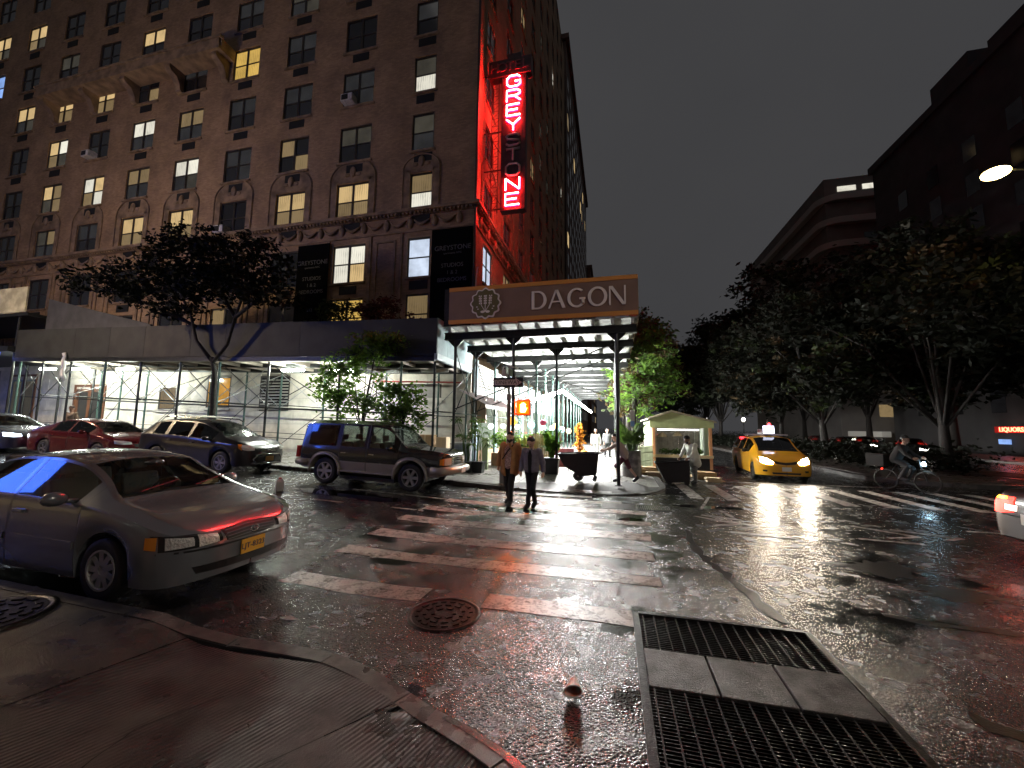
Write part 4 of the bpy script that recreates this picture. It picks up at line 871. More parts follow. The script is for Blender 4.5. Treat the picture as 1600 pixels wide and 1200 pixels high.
def car_grid(sp):
    L, Wh = sp['L'], sp['W']/2; Ra = sp['ra']; zw = sp['r']
    st = set(np.arange(.0, L, .14).round(4).tolist())
    st |= {L-x for x in (0, .001, .004, .012, .03, .06, .1, .15, .21, .28, .36)} | {x for x in (0, .001, .004, .012, .03, .06, .1, .15, .21, .28)}
    for xw in sp['wx']: st |= {xw+Ra*cos(pi*k/14)*.9999 for k in range(15)}
    seams = sorted({e for d in sp['doors'] for e in d})
    for e in seams: st |= {e-.005, e+.005}
    for a, c in sp['glass']+[sp['ws'], sp['rw']]: st |= {a, c}
    keep = {e+s for e in seams for s in (-.005, .005)} | {a for g in sp['glass']+[sp['ws'], sp['rw']] for a in g}
    xs = []
    for x in sorted(st):
        if x < 0 or x > L: continue
        if xs and x-xs[-1] < .009 and x not in keep and .02 < x < L-.02: continue
        xs.append(x)
    BN, BT = sp.get('bn', .5), sp.get('bt', .32); V = []
    for x in xs:
        dN, dT = L-x, x; w = Wh
        if dN < BN: w *= max(1e-6, (1-((BN-dN)/BN)**2))**(1/3)
        if dT < BT: w *= max(1e-6, (1-((BT-dT)/BT)**2))**(1/3.4)
        zt = catmull(sp['top'], x); zb = min(catmull(sp['belt'], x), zt-.012); bot = catmull(sp['bot'], x)
        for xw in sp['wx']:
            if abs(x-xw) < Ra: bot = max(bot, zw+sqrt(max(0, Ra*Ra-(x-xw)**2)))
        h = zt-zb; rwx = sp['roofw']/Wh; re = w*(.84+(rwx-.84)*sm(h/.36)); col = []
        col.append((w*.6, bot)); col.append((w*.965, bot))
        for f, k in ((.22, .99), (.42, 1.0), (.7, 1.0), (.9, .99)): col.append((w*k, bot+(zb-bot)*f))
        wb = w*.975
        for s in SIDE: col.append((wb+(re-wb)*s, zb+h*.86*s))
        for f in ROOF: col.append((re*f, zb+h*(.86+.14*(1-f**2.5))))
        V.append([(x-L/2, y, z) for y, z in col])
    return xs, V
def make_car(name, label, cat, sp, loc, rz=0, tilt=0, group=None):
    t = thing(name, label, cat, loc, group, rz, world=False); t.rotation_euler = (0, tilt, rz)
    xs, V = car_grid(sp); nr = len(V[0]); L = sp['L']; body = sp['paint']; two = sp.get('lower', body); glass = sp.get('gm', M_GLASS)
    parts = {}; allv, allf = [], []
    for sd in (1, -1):
        for i in range(len(xs)-1):
            xm = (xs[i]+xs[i+1])/2; seam = xs[i+1]-xs[i] < .0105 and any(abs(xm-e) < .003 for d in sp['doors'] for e in d)
            hh = V[i][10][2]-V[i][6][2]
            for j in range(nr-1):
                q = [V[i][j], V[i+1][j], V[i+1][j+1], V[i][j+1]]
                q = [(x, y*sd, z) for x, y, z in q]
                if sd > 0: q = q[::-1]
                b_ = len(allv); allv += q; allf.append((b_, b_+1, b_+2, b_+3))
                key, mi = 'body', (2 if j in sp.get('lowrows', ()) else 0)
                if 7 <= j <= 8 and hh > .14:
                    for k, g in enumerate(sp['glass']):
                        if g[0] < xm < g[1]: key, mi = ('side_window', k, sd), 0
                if j >= 10 and j > 10:
                    if sp['ws'][0] < xm < sp['ws'][1]: key, mi = ('windshield',), 0
                    elif sp['rw'][0] < xm < sp['rw'][1]: key, mi = ('rear_window',), 0
                if key == 'body' and 1 <= j <= 9:
                    if seam and j < 10: mi = 1
                    else:
                        for k, d in enumerate(sp['doors']):
                            if d[0] < xm < d[1] and (j > 1 or True): key = ('door', k, sd)
                pt = parts.setdefault(key, MB()); pt.add(q, [(0, 1, 2, 3)], mi)
    bvh = BVHTree.FromPolygons([Vector(p) for p in allv], allf)
    objs = {}
    for key, m_ in parts.items():
        nm = key if isinstance(key, str) else key[0]
        mats = [body, M_TRIM, two] if nm in ('body', 'door') else [glass if nm != 'windshield' else sp.get('wsm', M_GLASS)]
        me = bpy.data.meshes.new(nm); me.from_pydata(m_.v, [], m_.f)
        for m in mats: me.materials.append(m)
        if len(mats) > 1: me.polygons.foreach_set('material_index', m_.mi)
        bm = bmesh.new(); bm.from_mesh(me); bmesh.ops.remove_doubles(bm, verts=bm.verts, dist=1e-5); bmesh.ops.dissolve_degenerate(bm, dist=1e-6, edges=bm.edges); bm.to_mesh(me); bm.free()
        me.polygons.foreach_set('use_smooth', [True]*len(me.polygons)); me.set_sharp_from_angle(angle=R(38)); me.update()
        objs[key] = link(me, nm, t, (0, 0, 0))
    # wheels
    r = sp['r']; tw = .2; wy = sp['W']/2-.12
    tyre = MB().lathe([(r*.62, -tw*.45), (r*.8, -tw*.5), (r*.96, -tw*.44), (r, -tw*.28), (r, tw*.28), (r*.96, tw*.44), (r*.8, tw*.5), (r*.62, tw*.45)], n=28, axis='y', cap=False).mesh('wheel', M_RUB, True)
    rm = MB(); rm.lathe([(r*.64, -.09), (r*.645, .1), (r*.58, .1), (r*.56, .06)], n=28, axis='y', cap=False); ns = sp.get('spokes', 5)
    rm.lathe([(.001, .075), (r*.17, .08), (r*.2, .06)], n=14, axis='y', cap=False)
    for k in range(ns):
        a = 2*pi*k/ns
        for da in ((-.09, .09) if sp.get('dbl', True) else (0,)):
            c0, c1 = (r*.15*cos(a+da*2), r*.15*sin(a+da*2)), (r*.59*cos(a+da*1.6), r*.59*sin(a+da*1.6)); wd = r*(.045 if sp.get('dbl', True) else .1)
            n = (-sin(a)*wd, cos(a)*wd); v = []
            for y_ in (.045, .085):
                for c, s_ in ((c0, 1), (c0, -1), (c1, -1), (c1, 1)): v.append((c[0]+n[0]*s_, y_, c[1]+n[1]*s_))
            rm.add(v, [(0, 1, 2, 3), (4, 5, 6, 7), (0, 1, 5, 4), (1, 2, 6, 5), (2, 3, 7, 6), (3, 0, 4, 7)])
    rim = rm.mesh('rim', sp.get('rim', M_RIM), False)
    disc = MB().lathe([(.001, .0), (r*.56, .0), (r*.56, -.02)], n=24, axis='y').mesh('brake_disc', mat('brake_dark', (.02, .02, .02), .5, .5))
    for xw in sp['wx']:
        for sd in (1, -1):
            wo = link(tyre, 'wheel', t, (xw-L/2, sd*wy, r)); 
            ro = link(rim, 'rim', wo, (0, 0, 0), (0, 0, 0 if sd > 0 else pi)); ro2 = link(disc, 'brake_disc', wo, (0, 0, 0), (0, 0, 0 if sd > 0 else pi))
    MB().box(-L/2+.4, L/2-.75, -sp['W']/2*.6, sp['W']/2*.6, .24, .42).box(xs[0]-L/2+sp['wx'][0]+sp['ra']+.02, sp['wx'][1]-sp['ra']-.02-L/2, -sp['W']/2*.93, sp['W']/2*.93, .2, .3).build('underbody', M_TRIM, t, loc=(0, 0, 0))
    if sp.get('interior', True):
        fs = sp['seat']; zb = catmull(sp['belt'], fs)
        MB().box(-L/2+sp['wx'][0], sp['wx'][1]-L/2-.2, -sp['W']/2*.82, sp['W']/2*.82, .4, .46).build('floor', M_SEAT, t, loc=(0, 0, 0))
        for xx in (fs, fs-.95):
            for sd in (1, -1):
                m_ = MB().box(xx-L/2-.05, xx-L/2+.45, sd*.36-.25, sd*.36+.25, .46, .62); m_.prism([(xx-L/2-.12, .5), (xx-L/2+.06, .6), (xx-L/2-.1, zb+.15), (xx-L/2-.24, zb+.13)], sd*.36-.24, sd*.36+.24, 'xz').cbox((xx-L/2-.2, sd*.36, zb+.28), (.1, .26, .18))
                m_.build('seat', M_SEAT, t, loc=(0, 0, 0), bevel=.03)
        a = sp['ws'][1]-L/2; MB().prism([(a-.72, zb-.35), (a-.62, zb-.02), (a-.1, zb+.0), (a-.1, zb-.35)], -sp['W']/2*.78, sp['W']/2*.78, 'xz').build('dashboard', M_TRIM, t, loc=(0, 0, 0))
        MB().tube([(a-.8+.05*sin(q), .36+.18*cos(q), zb-.05+.17*sin(q)) for q in [2*pi*k/14 for k in range(15)]], .014, 6).build('steering_wheel', M_TRIM, t, loc=(0, 0, 0))
        MB().ell((a-.55, 0, zb+.36), (.02, .12, .04), 8, 6).build('rear_mirror', M_TRIM, t, loc=(0, 0, 0))
    def rib(top, bot_, ang, mt, nm, off=.006, n=10, m=4, parent=None, both=True, mir=False, thick=.012):
        d = Vector((cos(R(ang)), sin(R(ang)), 0)); ua = Vector((-sin(R(ang)), cos(R(ang)), 0)); mm = MB(); G = []; base_ = Vector((L/2 if abs(ang) < 60 else (-L/2 if abs(ang) > 120 else 0), 0, 0))
        def samp(pl, s):
            q = s*(len(pl)-1); i = min(int(q), len(pl)-2); f = q-i; return Vector(pl[i])*(1-f)+Vector(pl[i+1])*f
        for i in range(n+1):
            a, c = samp(top, i/n), samp(bot_, i/n)
            for j in range(m+1):
                p = a+(c-a)*j/m; o_ = base_+d*6+ua*p.x+Vector((0, 0, p.y)); hit = bvh.ray_cast(o_, -d)
                h_ = hit[0] if hit[0] is not None else None
                if h_ is None: 
                    hit = bvh.find_nearest(base_+ua*p.x+Vector((0, 0, p.y))); h_ = hit[0]
                G.append(h_)
        N = len(G); v = [g+d*off for g in G]+[g-d*thick for g in G]; k = m+1
        f = [(i*k+j, i*k+j+1, (i+1)*k+j+1, (i+1)*k+j) for i in range(n) for j in range(m)]
        ring = [j for j in range(m+1)]+[i*k+m for i in range(1, n+1)]+[n*k+j for j in range(m-1, -1, -1)]+[i*k for i in range(n-1, 0, -1)]
        f += [(ring[i], ring[(i+1) % len(ring)], ring[(i+1) % len(ring)]+N, ring[i]+N) for i in range(len(ring))]
        mm.add(v, f); return mm.build(nm, mt, parent or t, loc=(0, 0, 0), smooth=False)
    t['rib'] = 0
    # door handles, mirrors, mouldings
    for key, o in objs.items():
        if isinstance(key, tuple) and key[0] == 'door':
            d = sp['doors'][key[1]]; sd = key[2]; zb = catmull(sp['belt'], d[0]+.2)
            MB().cbox((d[0]+.16-L/2, sd*(sp['W']/2+.008), zb-.13), (.17, .035, .035)).build('handle', sp.get('hm', body), o, loc=(0, 0, 0), bevel=.008)
    for sd in (1, -1):
        mx = sp['mir']; mo = MB().ell((mx-L/2, sd*(sp['W']/2+.1), catmull(sp['belt'], mx)+.07), (.075, .115, .075), 12, 8).tube([(mx-L/2+.03, sd*(sp['W']/2-.08), catmull(sp['belt'], mx)+.03), (mx-L/2, sd*(sp['W']/2+.06), catmull(sp['belt'], mx)+.05)], .03, 6).build('mirror', sp.get('mm', M_TRIM), t, loc=(0, 0, 0), smooth=True)
    ws = sp['ws'][1]-L/2
    for yy in (-.5, .12): 
        zz = catmull(sp['top'], sp['ws'][1]-.05)+.02; MB().tube([(ws+.02, yy, zz), (ws-.12, yy+.5, zz+.07)], .008, 4).build('wiper', M_TRIM, t, loc=(0, 0, 0))
    return t, rib, objs, bvh
def number_plate(t, x, y, z, txt, m=None, rz=0):
    po = MB().box(-.006, .006, -.155, .155, -.078, .078).build('number_plate', m or M_PLATE, t, loc=(x, y, z)); po.rotation_euler = (0, 0, rz)
    if txt:
        o = link(text_mesh(txt, .085, .002, M_PTXT), 'lettering', po, (.008, 0, 0)); o.rotation_euler = (R(90), 0, R(90))
    return po
CAMRY = dict(L=4.77, W=1.78, r=.315, ra=.375, wx=(1.12, 3.80), roofw=.60, top=[(0, .66), (.04, .84), (.12, .93), (.4, .985), (.95, 1.02), (1.35, 1.23), (1.7, 1.365), (2.1, 1.42), (2.5, 1.425), (2.9, 1.375), (3.3, 1.19), (3.68, .995), (4.15, .90), (4.45, .81), (4.63, .72), (4.73, .64), (4.77, .56)],
    belt=[(0, .6), (.1, .8), (.5, .9), (1.2, .945), (3.5, .925), (4.2, .83), (4.55, .71), (4.72, .6), (4.77, .5)], bot=[(0, .32), (.2, .24), (.6, .2), (4.2, .2), (4.5, .2), (4.77, .24)],
    doors=[(1.33, 2.33), (2.35, 3.42)], glass=[(1.42, 2.26), (2.36, 3.3)], ws=(2.98, 3.66), rw=(.98, 1.6), seat=2.45, mir=3.22)
# -- near silver sedan
PS = paint('silver_paint', (.23, .245, .27), .45, .24)
sp = dict(CAMRY, paint=PS, spokes=9, dbl=False, rim=mat('hubcap', (.42, .42, .42), .4, .5), mm=PS)
X0 = -4.13-4.77/2
car, rib, ob, bv = make_car('parked_car', 'silver sedan parked at the near kerb with its yellow plate towards the crosswalk', 'car', sp, (X0, 4.0, gz(X0)*.9), 0, R(1.6))
for s in (1, -1):
    ho = rib([(s*.36, .672), (s*.6, .697), (s*.83, .708)], [(s*.36, .59), (s*.6, .565), (s*.83, .555)], 0, mat('lamp_bezel', (.05, .05, .05), .15, .6), 'headlight', .008, 12, 5)
    for q0, q1 in ((.40, .58), (.62, .80)): rib([(s*q0, .672), (s*q1, .692)], [(s*q0, .59), (s*q1, .572)], 0, M_LENS, 'reflector', .014, 6, 4, ho)
    rib([(s*.86, .70), (s*.95, .695)], [(s*.86, .575), (s*.95, .585)], s*35, M_AMB, 'indicator', .014, 6, 4, ho)
    rib([(s*.36, .675), (s*.86, .712)], [(s*.36, .665), (s*.86, .70)], 0, M_TRIM, 'lamp_edge', .01, 10, 1, ho)
    rib([(s*.7, .9), (s*.4, .9)], [(s*.7, .72), (s*.4, .74)], 180, M_REDL, 'tail_light', .01, 6, 4)
    for k, d in enumerate(CAMRY['doors']): rib([(d[0]+.02-2.385 if s < 0 else -(d[0]+.02-2.385), .56), (d[1]-.02-2.385 if s < 0 else -(d[1]-.02-2.385), .56)], [(d[0]+.02-2.385 if s < 0 else -(d[0]+.02-2.385), .49), (d[1]-.02-2.385 if s < 0 else -(d[1]-.02-2.385), .49)], 90*s, PS, 'side_moulding', .012, 4, 2)
gr = rib([(-.34, .69), (0, .71), (.34, .69)], [(-.31, .575), (0, .57), (.31, .575)], 0, M_TRIM, 'grille', .008, 10, 3)
for k in range(4): rib([(-.31, .68-k*.029), (0, .695-k*.029), (.31, .68-k*.029)], [(-.31, .671-k*.029), (0, .686-k*.029), (.31, .671-k*.029)], 0, PS, 'grille_slat', .018, 10, 1, gr)
MB().tube([(2.40, .055*cos(q), .64+.035*sin(q)) for q in [2*pi*k/16 for k in range(17)]], .006, 5).tube([(2.40, .02*cos(q), .64+.034*sin(q)) for q in [2*pi*k/12 for k in range(13)]], .005, 5).build('badge', M_CHR, gr, loc=(0, 0, 0))
rib([(-.62, .375), (0, .38), (.62, .375)], [(-.58, .30), (0, .295), (.58, .30)], 0, M_TRIM, 'lower_intake', .006, 12, 2)
rib([(-.84, .545), (0, .555), (.84, .545)], [(-.84, .525), (0, .535), (.84, .525)], 0, M_TRIM, 'bumper_line', .004, 16, 1)
number_plate(car, 2.40, 0, .46, 'LJT-8323')
# -- boxy off-roader
PD = paint('dark_green_paint', (.02, .024, .024), .3, .25); PB = paint('beige_lower', (.34, .31, .27), .35, .4)
sp = dict(L=4.72, W=1.74, r=.385, ra=.47, wx=(.98, 3.70), roofw=.70, bn=.2, bt=.16, top=[(0, .95), (.015, 1.3), (.06, 1.62), (.14, 1.78), (.35, 1.84), (2.3, 1.87), (2.72, 1.84), (2.88, 1.78), (3.38, 1.28), (3.46, 1.2), (3.55, 1.18), (4.3, 1.14), (4.6, 1.1), (4.68, 1.06), (4.715, .98), (4.72, .9)],
    belt=[(0, .9), (.1, 1.05), (3.3, 1.07), (4.3, 1.05), (4.6, 1.01), (4.72, .84)], bot=[(0, .55), (.3, .44), (4.2, .44), (4.5, .46), (4.72, .5)], doors=[(1.42, 2.3), (2.32, 3.3)], glass=[(.35, 1.3), (1.45, 2.22), (2.38, 3.14)], ws=(2.88, 3.38), rw=(.05, .14), seat=2.35, mir=3.1,
    paint=PD, lower=PB, lowrows=(0, 1, 2), gm=glassmat('offroad_glass', (.35, .4, .38)), spokes=6, dbl=False, hm=M_CHR, mm=PD)
X0 = -4.38-2.36
car, rib, ob, bv = make_car('parked_car', 'boxy dark off-roader with beige lower body parked at the hotel kerb', 'car', sp, (X0, 11.0, gz(X0)+.01), 0, R(2.0))
for s in (1, -1):
    for xw in sp['wx']: MB().tube([(xw-2.36+.5*cos(q), s*.875, .385+.5*sin(q)) for q in [R(-8)+R(196)*k/16 for k in range(17)]], .042, 6).build('fender_flare', PB, car, loc=(0, 0, 0), smooth=True)
    rib([(s*.42, .96), (s*.74, .95)], [(s*.42, .77), (s*.74, .77)], 0, M_LENS, 'headlight', .012, 6, 4); rib([(s*.74, .95), (s*.86, .93)], [(s*.74, .77), (s*.86, .78)], s*20, M_AMB, 'indicator', .012, 3, 4)
    MB().box(-2.42, -2.3, s*.72-.1, s*.72+.1, .72, 1.05).build('tail_light', M_REDL, car, loc=(0, 0, 0))
    MB().tube([(-1.9, s*.6, 1.9), (.2, s*.6, 1.92)], .018, 6).build('roof_rail', M_TRIM, car, loc=(0, 0, 0))
    MB().box(-.88, .84, s*.84-.06, s*.84+.06, .40, .45).build('running_board', PB, car, loc=(0, 0, 0), bevel=.01)
gr = rib([(-.42, .98), (.42, .98)], [(-.4, .76), (.4, .76)], 0, M_TRIM, 'grille', .01, 8, 3)
for k in range(4): rib([(-.4, .965-k*.055), (.4, .965-k*.055)], [(-.4, .935-k*.055), (.4, .935-k*.055)], 0, M_CHR, 'grille_slat', .025, 8, 1, gr)
MB().tube([(1.95, -.86, .62), (2.3, -.82, .62), (2.42, -.6, .62), (2.45, 0, .62), (2.42, .6, .62), (2.3, .82, .62), (1.95, .86, .62)], .11, 8).build('front_bumper', PB, car, loc=(0, 0, 0), smooth=True)
MB().tube([(-2.0, -.86, .6), (-2.35, -.8, .6), (-2.42, 0, .6), (-2.35, .8, .6), (-2.0, .86, .6)], .1, 8).build('rear_bumper', PB, car, loc=(0, 0, 0), smooth=True)
number_plate(car, 2.56, 0, .62, '', M_WPL)
MB().lathe([(.001, -.2), (.3, -.2), (.36, -.16), (.38, -.05), (.36, .05), (.001, .05)], (-2.45, .1, 1.0), 24, 'x').build('spare_wheel', M_RUB, car, loc=(0, 0, 0), smooth=True)
# -- dark crossover with roof bars
PG = paint('graphite_paint', (.022, .022, .026), .5, .28)
ROGUE = dict(L=4.66, W=1.8, r=.35, ra=.41, wx=(.98, 3.68), roofw=.62, top=[(0, .9), (.03, 1.1), (.12, 1.22), (.45, 1.5), (.75, 1.6), (1.6, 1.66), (2.4, 1.65), (2.75, 1.58), (3.2, 1.36), (3.62, 1.13), (4.15, 1.04), (4.45, .93), (4.6, .8), (4.66, .66)], belt=[(0, .85), (.2, 1.08), (1.2, 1.08), (3.5, .99), (4.2, .93), (4.5, .82), (4.66, .58)], bot=[(0, .36), (.3, .27), (4.2, .26), (4.66, .3)],
    doors=[(1.35, 2.3), (2.32, 3.3)], glass=[(.75, 1.25), (1.4, 2.24), (2.36, 3.25)], ws=(2.72, 3.58), rw=(.15, .5), seat=2.4, mir=3.15, paint=PG, gm=M_GLASSD, wsm=glassmat('green_windshield', (.55, .8, .7), .1, .12), spokes=6, dbl=True)
X0 = -11.0-2.33
car, rib, ob, bv = make_car('parked_car', 'dark grey crossover with roof bars parked behind the off-roader', 'car', ROGUE, (X0, 11.05, gz(X0)), 0, R(2.06))
for s in (1, -1):
    ho = rib([(s*.5, .84), (s*.7, .92), (s*.86, .94)], [(s*.5, .76), (s*.7, .75), (s*.86, .8)], s*14, M_LENS, 'headlight', .012, 8, 4); rib([(s*.8, .95), (s*.9, .95)], [(s*.8, .76), (s*.9, .84)], s*35, M_AMB, 'indicator', .014, 3, 3, ho)
    MB().tube([(-1.5, s*.6, 1.66), (-1.3, s*.6, 1.7), (.3, s*.6, 1.68), (.5, s*.6, 1.6)], .02, 6).build('roof_rail', M_CHR, car, loc=(0, 0, 0))
    rib([(-2.1 if s < 0 else 2.1, .34), (1.0 if s < 0 else -1.0, .34)], [(-2.1 if s < 0 else 2.1, .30), (1.0 if s < 0 else -1.0, .30)], 90*s, M_CHR, 'sill_trim', .01, 8, 1)
for x in (-1.0, .05): MB().box(x-.04, x+.04, -.75, .75, 1.72, 1.75).build('roof_bar', mat('roof_bar', (.6, .58, .52), .4, .5), car, loc=(0, 0, 0), bevel=.01)
gr = rib([(-.3, .82), (0, .83), (.3, .82)], [(-.28, .7), (0, .69), (.28, .7)], 0, M_TRIM, 'grille', .01, 8, 3)
for s in (1, -1): rib([(s*.07, .8), (s*.29, .8)], [(s*.07, .73), (s*.29, .72)], 0, M_CHR, 'grille_bar', .02, 4, 2, gr)
MB().tube([(2.32, .07*cos(q), .765+.07*sin(q)) for q in [2*pi*k/16 for k in range(17)]], .01, 5).box(2.32, 2.335, -.085, .085, .752, .778).build('badge', M_CHR, gr, loc=(0, 0, 0))
MB().tube([(2.2, -.52, .62), (2.33, -.42, .62), (2.36, 0, .63), (2.33, .42, .62), (2.2, .52, .62)], .022, 6).tube([(2.2, -.6, .36), (2.34, -.45, .34), (2.38, 0, .34), (2.34, .45, .34), (2.2, .6, .36)], .022, 6).tube([(2.33, -.42, .62), (2.3, -.56, .48), (2.34, -.45, .34)], .02, 6).tube([(2.33, .42, .62), (2.3, .56, .48), (2.34, .45, .34)], .02, 6).build('chrome_surround', M_CHR, car, loc=(0, 0, 0), smooth=True)
number_plate(car, 2.375, 0, .49, '', mat('dim_plate', (.3, .17, .04), .5))
# -- dark red sedan, blue-lit car behind it
PR = paint('dark_red_paint', (.13, .008, .012), .3, .25); PBL = paint('blue_grey_paint', (.1, .12, .16), .5, .25)
SED = dict(CAMRY, spokes=5, dbl=True, top=[(0, .7), (.04, .92), (.12, 1.0), (.4, 1.06), (.7, 1.1), (1.3, 1.32), (1.8, 1.42), (2.2, 1.455), (2.6, 1.44), (3.0, 1.34), (3.4, 1.16), (3.75, 1.0), (4.2, .9), (4.5, .8), (4.65, .71), (4.77, .58)], rw=(.7, 1.5), ws=(2.95, 3.72))
for nm, x, P_, lb, on in (('parked_car', -16.35, PR, 'dark red sedan parked beyond the near sedan roof at left', 0), ('parked_car', -21.6, PBL, 'car with glowing bluish headlight at the left edge behind the red sedan', 1)):
    X0 = x-2.385; car, rib, ob, bv = make_car(nm, lb, 'car', dict(SED, paint=P_, mm=P_), (X0, 11.0-.25*on, gz(X0)), 0, R(2.06))
    for s in (1, -1):
        rib([(s*.4, .72), (s*.62, .76), (s*.84, .78)], [(s*.4, .64), (s*.62, .63), (s*.84, .66)], s*12, M_HEADB if on else M_LENS, 'headlight', .012, 8, 4); rib([(s*.75, .95), (s*.35, .97)], [(s*.75, .8), (s*.35, .82)], 180, M_REDL, 'tail_light', .01, 6, 3)
    rib([(-.35, .66), (.35, .66)], [(-.32, .54), (.32, .54)], 0, M_TRIM, 'grille', .008, 6, 2); number_plate(car, 2.4, 0, .43, '')
    if on:
        for s in (1, -1):
            l_ = lamp('SPOT', 'headlight_beam', (2.45, s*.62, .7), 40, (.75, .85, 1), car, spot_size=R(70), spot_blend=.6, shadow_soft_size=.06); l_.rotation_euler = (0, R(-84), 0)
# -- yellow minivan taxi coming towards us
PY = paint('taxi_yellow', (.72, .36, .015), .0, .3)
TAXI = dict(L=5.05, W=1.96, r=.34, ra=.41, wx=(1.05, 4.05), roofw=.72, bn=.6, top=[(0, .95), (.03, 1.3), (.15, 1.55), (.4, 1.68), (1.0, 1.74), (2.6, 1.75), (3.05, 1.70), (3.4, 1.56), (3.9, 1.27), (4.2, 1.12), (4.55, 1.02), (4.8, .9), (4.95, .78), (5.05, .62)], belt=[(0, .9), (.2, 1.08), (3.6, 1.05), (4.3, .96), (4.75, .8), (5.05, .55)], bot=[(0, .34), (.3, .24), (4.5, .22), (5.05, .24)],
    doors=[(1.5, 2.55), (2.57, 3.6)], glass=[(.4, 1.4), (1.55, 2.5), (2.62, 3.6)], ws=(3.1, 4.14), rw=(.12, .42), seat=2.75, mir=3.5, paint=PY, mm=M_TRIM, gm=M_GLASSD, wsm=M_GLASSD, spokes=7, rim=M_TRIM)
car, rib, ob, bv = make_car('taxi', 'yellow minivan taxi with bright headlights and a lit roof sign', 'taxi', TAXI, (6.35, 19.45, 0), R(-94), 0)
car.scale = (.96, .96, .96)
for s in (1, -1):
    rib([(s*.42, .74), (s*.62, .87), (s*.86, .93)], [(s*.45, .66), (s*.62, .66), (s*.84, .72)], s*10, M_HEADON, 'headlight', .014, 8, 4)
    rib([(s*.62, .44), (s*.78, .44)], [(s*.64, .37), (s*.78, .37)], s*10, M_TRIM, 'fog_lamp', .01, 4, 2)
    l_ = lamp('SPOT', 'headlight_beam', (2.56, s*.66, .76), 420, (1, .87, .7), car, spot_size=R(95), spot_blend=.7, shadow_soft_size=.08); l_.rotation_euler = (0, R(-80), 0)
rib([(-.4, .8), (-.2, .75), (0, .735), (.2, .75), (.4, .8)], [(-.34, .68), (0, .64), (.34, .68)], 0, M_TRIM, 'grille', .008, 10, 3); rib([(-.48, .36), (.48, .36)], [(-.46, .29), (.46, .29)], 0, M_TRIM, 'lower_intake', .008, 10, 2)
number_plate(car, 2.55, 0, .49, '', M_WPL)
rs = MB().prism([(-.85, 1.80), (.5, 1.80), (.35, 2.02), (-.8, 2.02)], -.14, .14, 'xz').build('roof_sign', mat('roof_sign_case', (.25, .25, .28), .4), car, loc=(0, 0, 0))
MB().add([(.52, -.2, 1.84), (.52, .2, 1.84), (.46, .2, 2.16), (.46, -.2, 2.16), (.42, -.2, 1.84), (.42, .2, 1.84), (.38, .2, 2.16), (.38, -.2, 2.16)], [(0, 1, 2, 3), (4, 5, 6, 7), (0, 1, 5, 4), (1, 2, 6, 5), (2, 3, 7, 6), (3, 0, 4, 7)]).build('lit_panel', emat('roof_panel', (.75, .78, 1), 5), rs, loc=(0, 0, 0))
for x in (-.7, .3): MB().box(x-.03, x+.03, -.75, .75, 1.755, 1.80).build('roof_bar', mat('taxi_bar', (.55, .5, .55), .3, .5), car, loc=(0, 0, 0))
# -- car leaving at the right edge, tail lamps on
car, rib, ob, bv = make_car('moving_car', 'car leaving at the right edge with glowing red tail lamps', 'car', dict(SED, paint=paint('black_red_paint', (.02, .002, .003), .1, .45)), (5.93+2.385, 7.7, 0), 0, 0)
for s in (1, -1):
    to = rib([(s*.82, .9), (s*.5, .92), (s*.3, .92)], [(s*.82, .64), (s*.5, .66), (s*.3, .7)], 180, M_TAILON, 'tail_light', .012, 8, 4)
    rib([(s*.8, .9), (s*.42, .92)], [(s*.8, .86), (s*.42, .88)], 180, emat('amber_on', (1, .4, .02), 9), 'brake_bar', .02, 6, 1, to); rib([(s*.45, .8), (s*.25, .8)], [(s*.45, .72), (s*.25, .72)], 180, emat('reverse_white', (1, .8, .7), 3), 'reversing_lamp', .02, 3, 2, to)
po = number_plate(car, -2.41, 0, .62, '', M_WPL); rib([(.5, .66), (-.5, .66)], [(.5, .63), (-.5, .63)], 180, M_CHR, 'trunk_trim', .012, 6, 1)
# -- distant traffic: one built, then copied
def dup(root, loc, rz, label):
    r_ = root.copy(); COL.objects.link(r_); r_.location = loc; r_.rotation_euler = (0, 0, rz); r_['label'] = label
    for ch in list(root.children):
        c = ch.copy(); COL.objects.link(c); c.parent = r_
        for g in ch.children:
            d = g.copy(); COL.objects.link(d); d.parent = c
    return r_
car, rib, ob, bv = make_car('distant_car', 'distant car with white headlights seen just left of the taxi roof', 'car', dict(SED, paint=PG, interior=False), (4.4, 62, 0), R(-90), 0, 'distant traffic on the avenue')
for s in (1, -1):
    rib([(s*.4, .76), (s*.84, .8)], [(s*.4, .62), (s*.84, .64)], 0, emat('far_headlight', (1, .92, .8), 30), 'headlight', .02, 4, 2); rib([(s*.8, .95), (s*.4, .95)], [(s*.8, .75), (s*.4, .78)], 180, M_TAILON, 'tail_light', .02, 4, 2)
dup(car, (4.2, 75, 0), R(90), 'distant car with red tail lamps beside the food hut'); dup(car, (7.4, 84, 0), R(90), 'farther distant car with red tail lamps under the trees'); dup(car, (7.2, 100, 0), R(-90), 'farthest distant car with headlights up the avenue')
for k, (x, y, lb) in enumerate(((19.5, 41, 'car with headlights across the avenue right of the taxi roof'), (20.0, 47, 'second car with headlights in the line across the avenue'), (22.5, 44, 'third car with headlights behind the median tree trunks'), (21.5, 36.5, 'car with bright headlights right of the thick median trunk'))): dup(car, (x, y, 0), R(-120), lb)
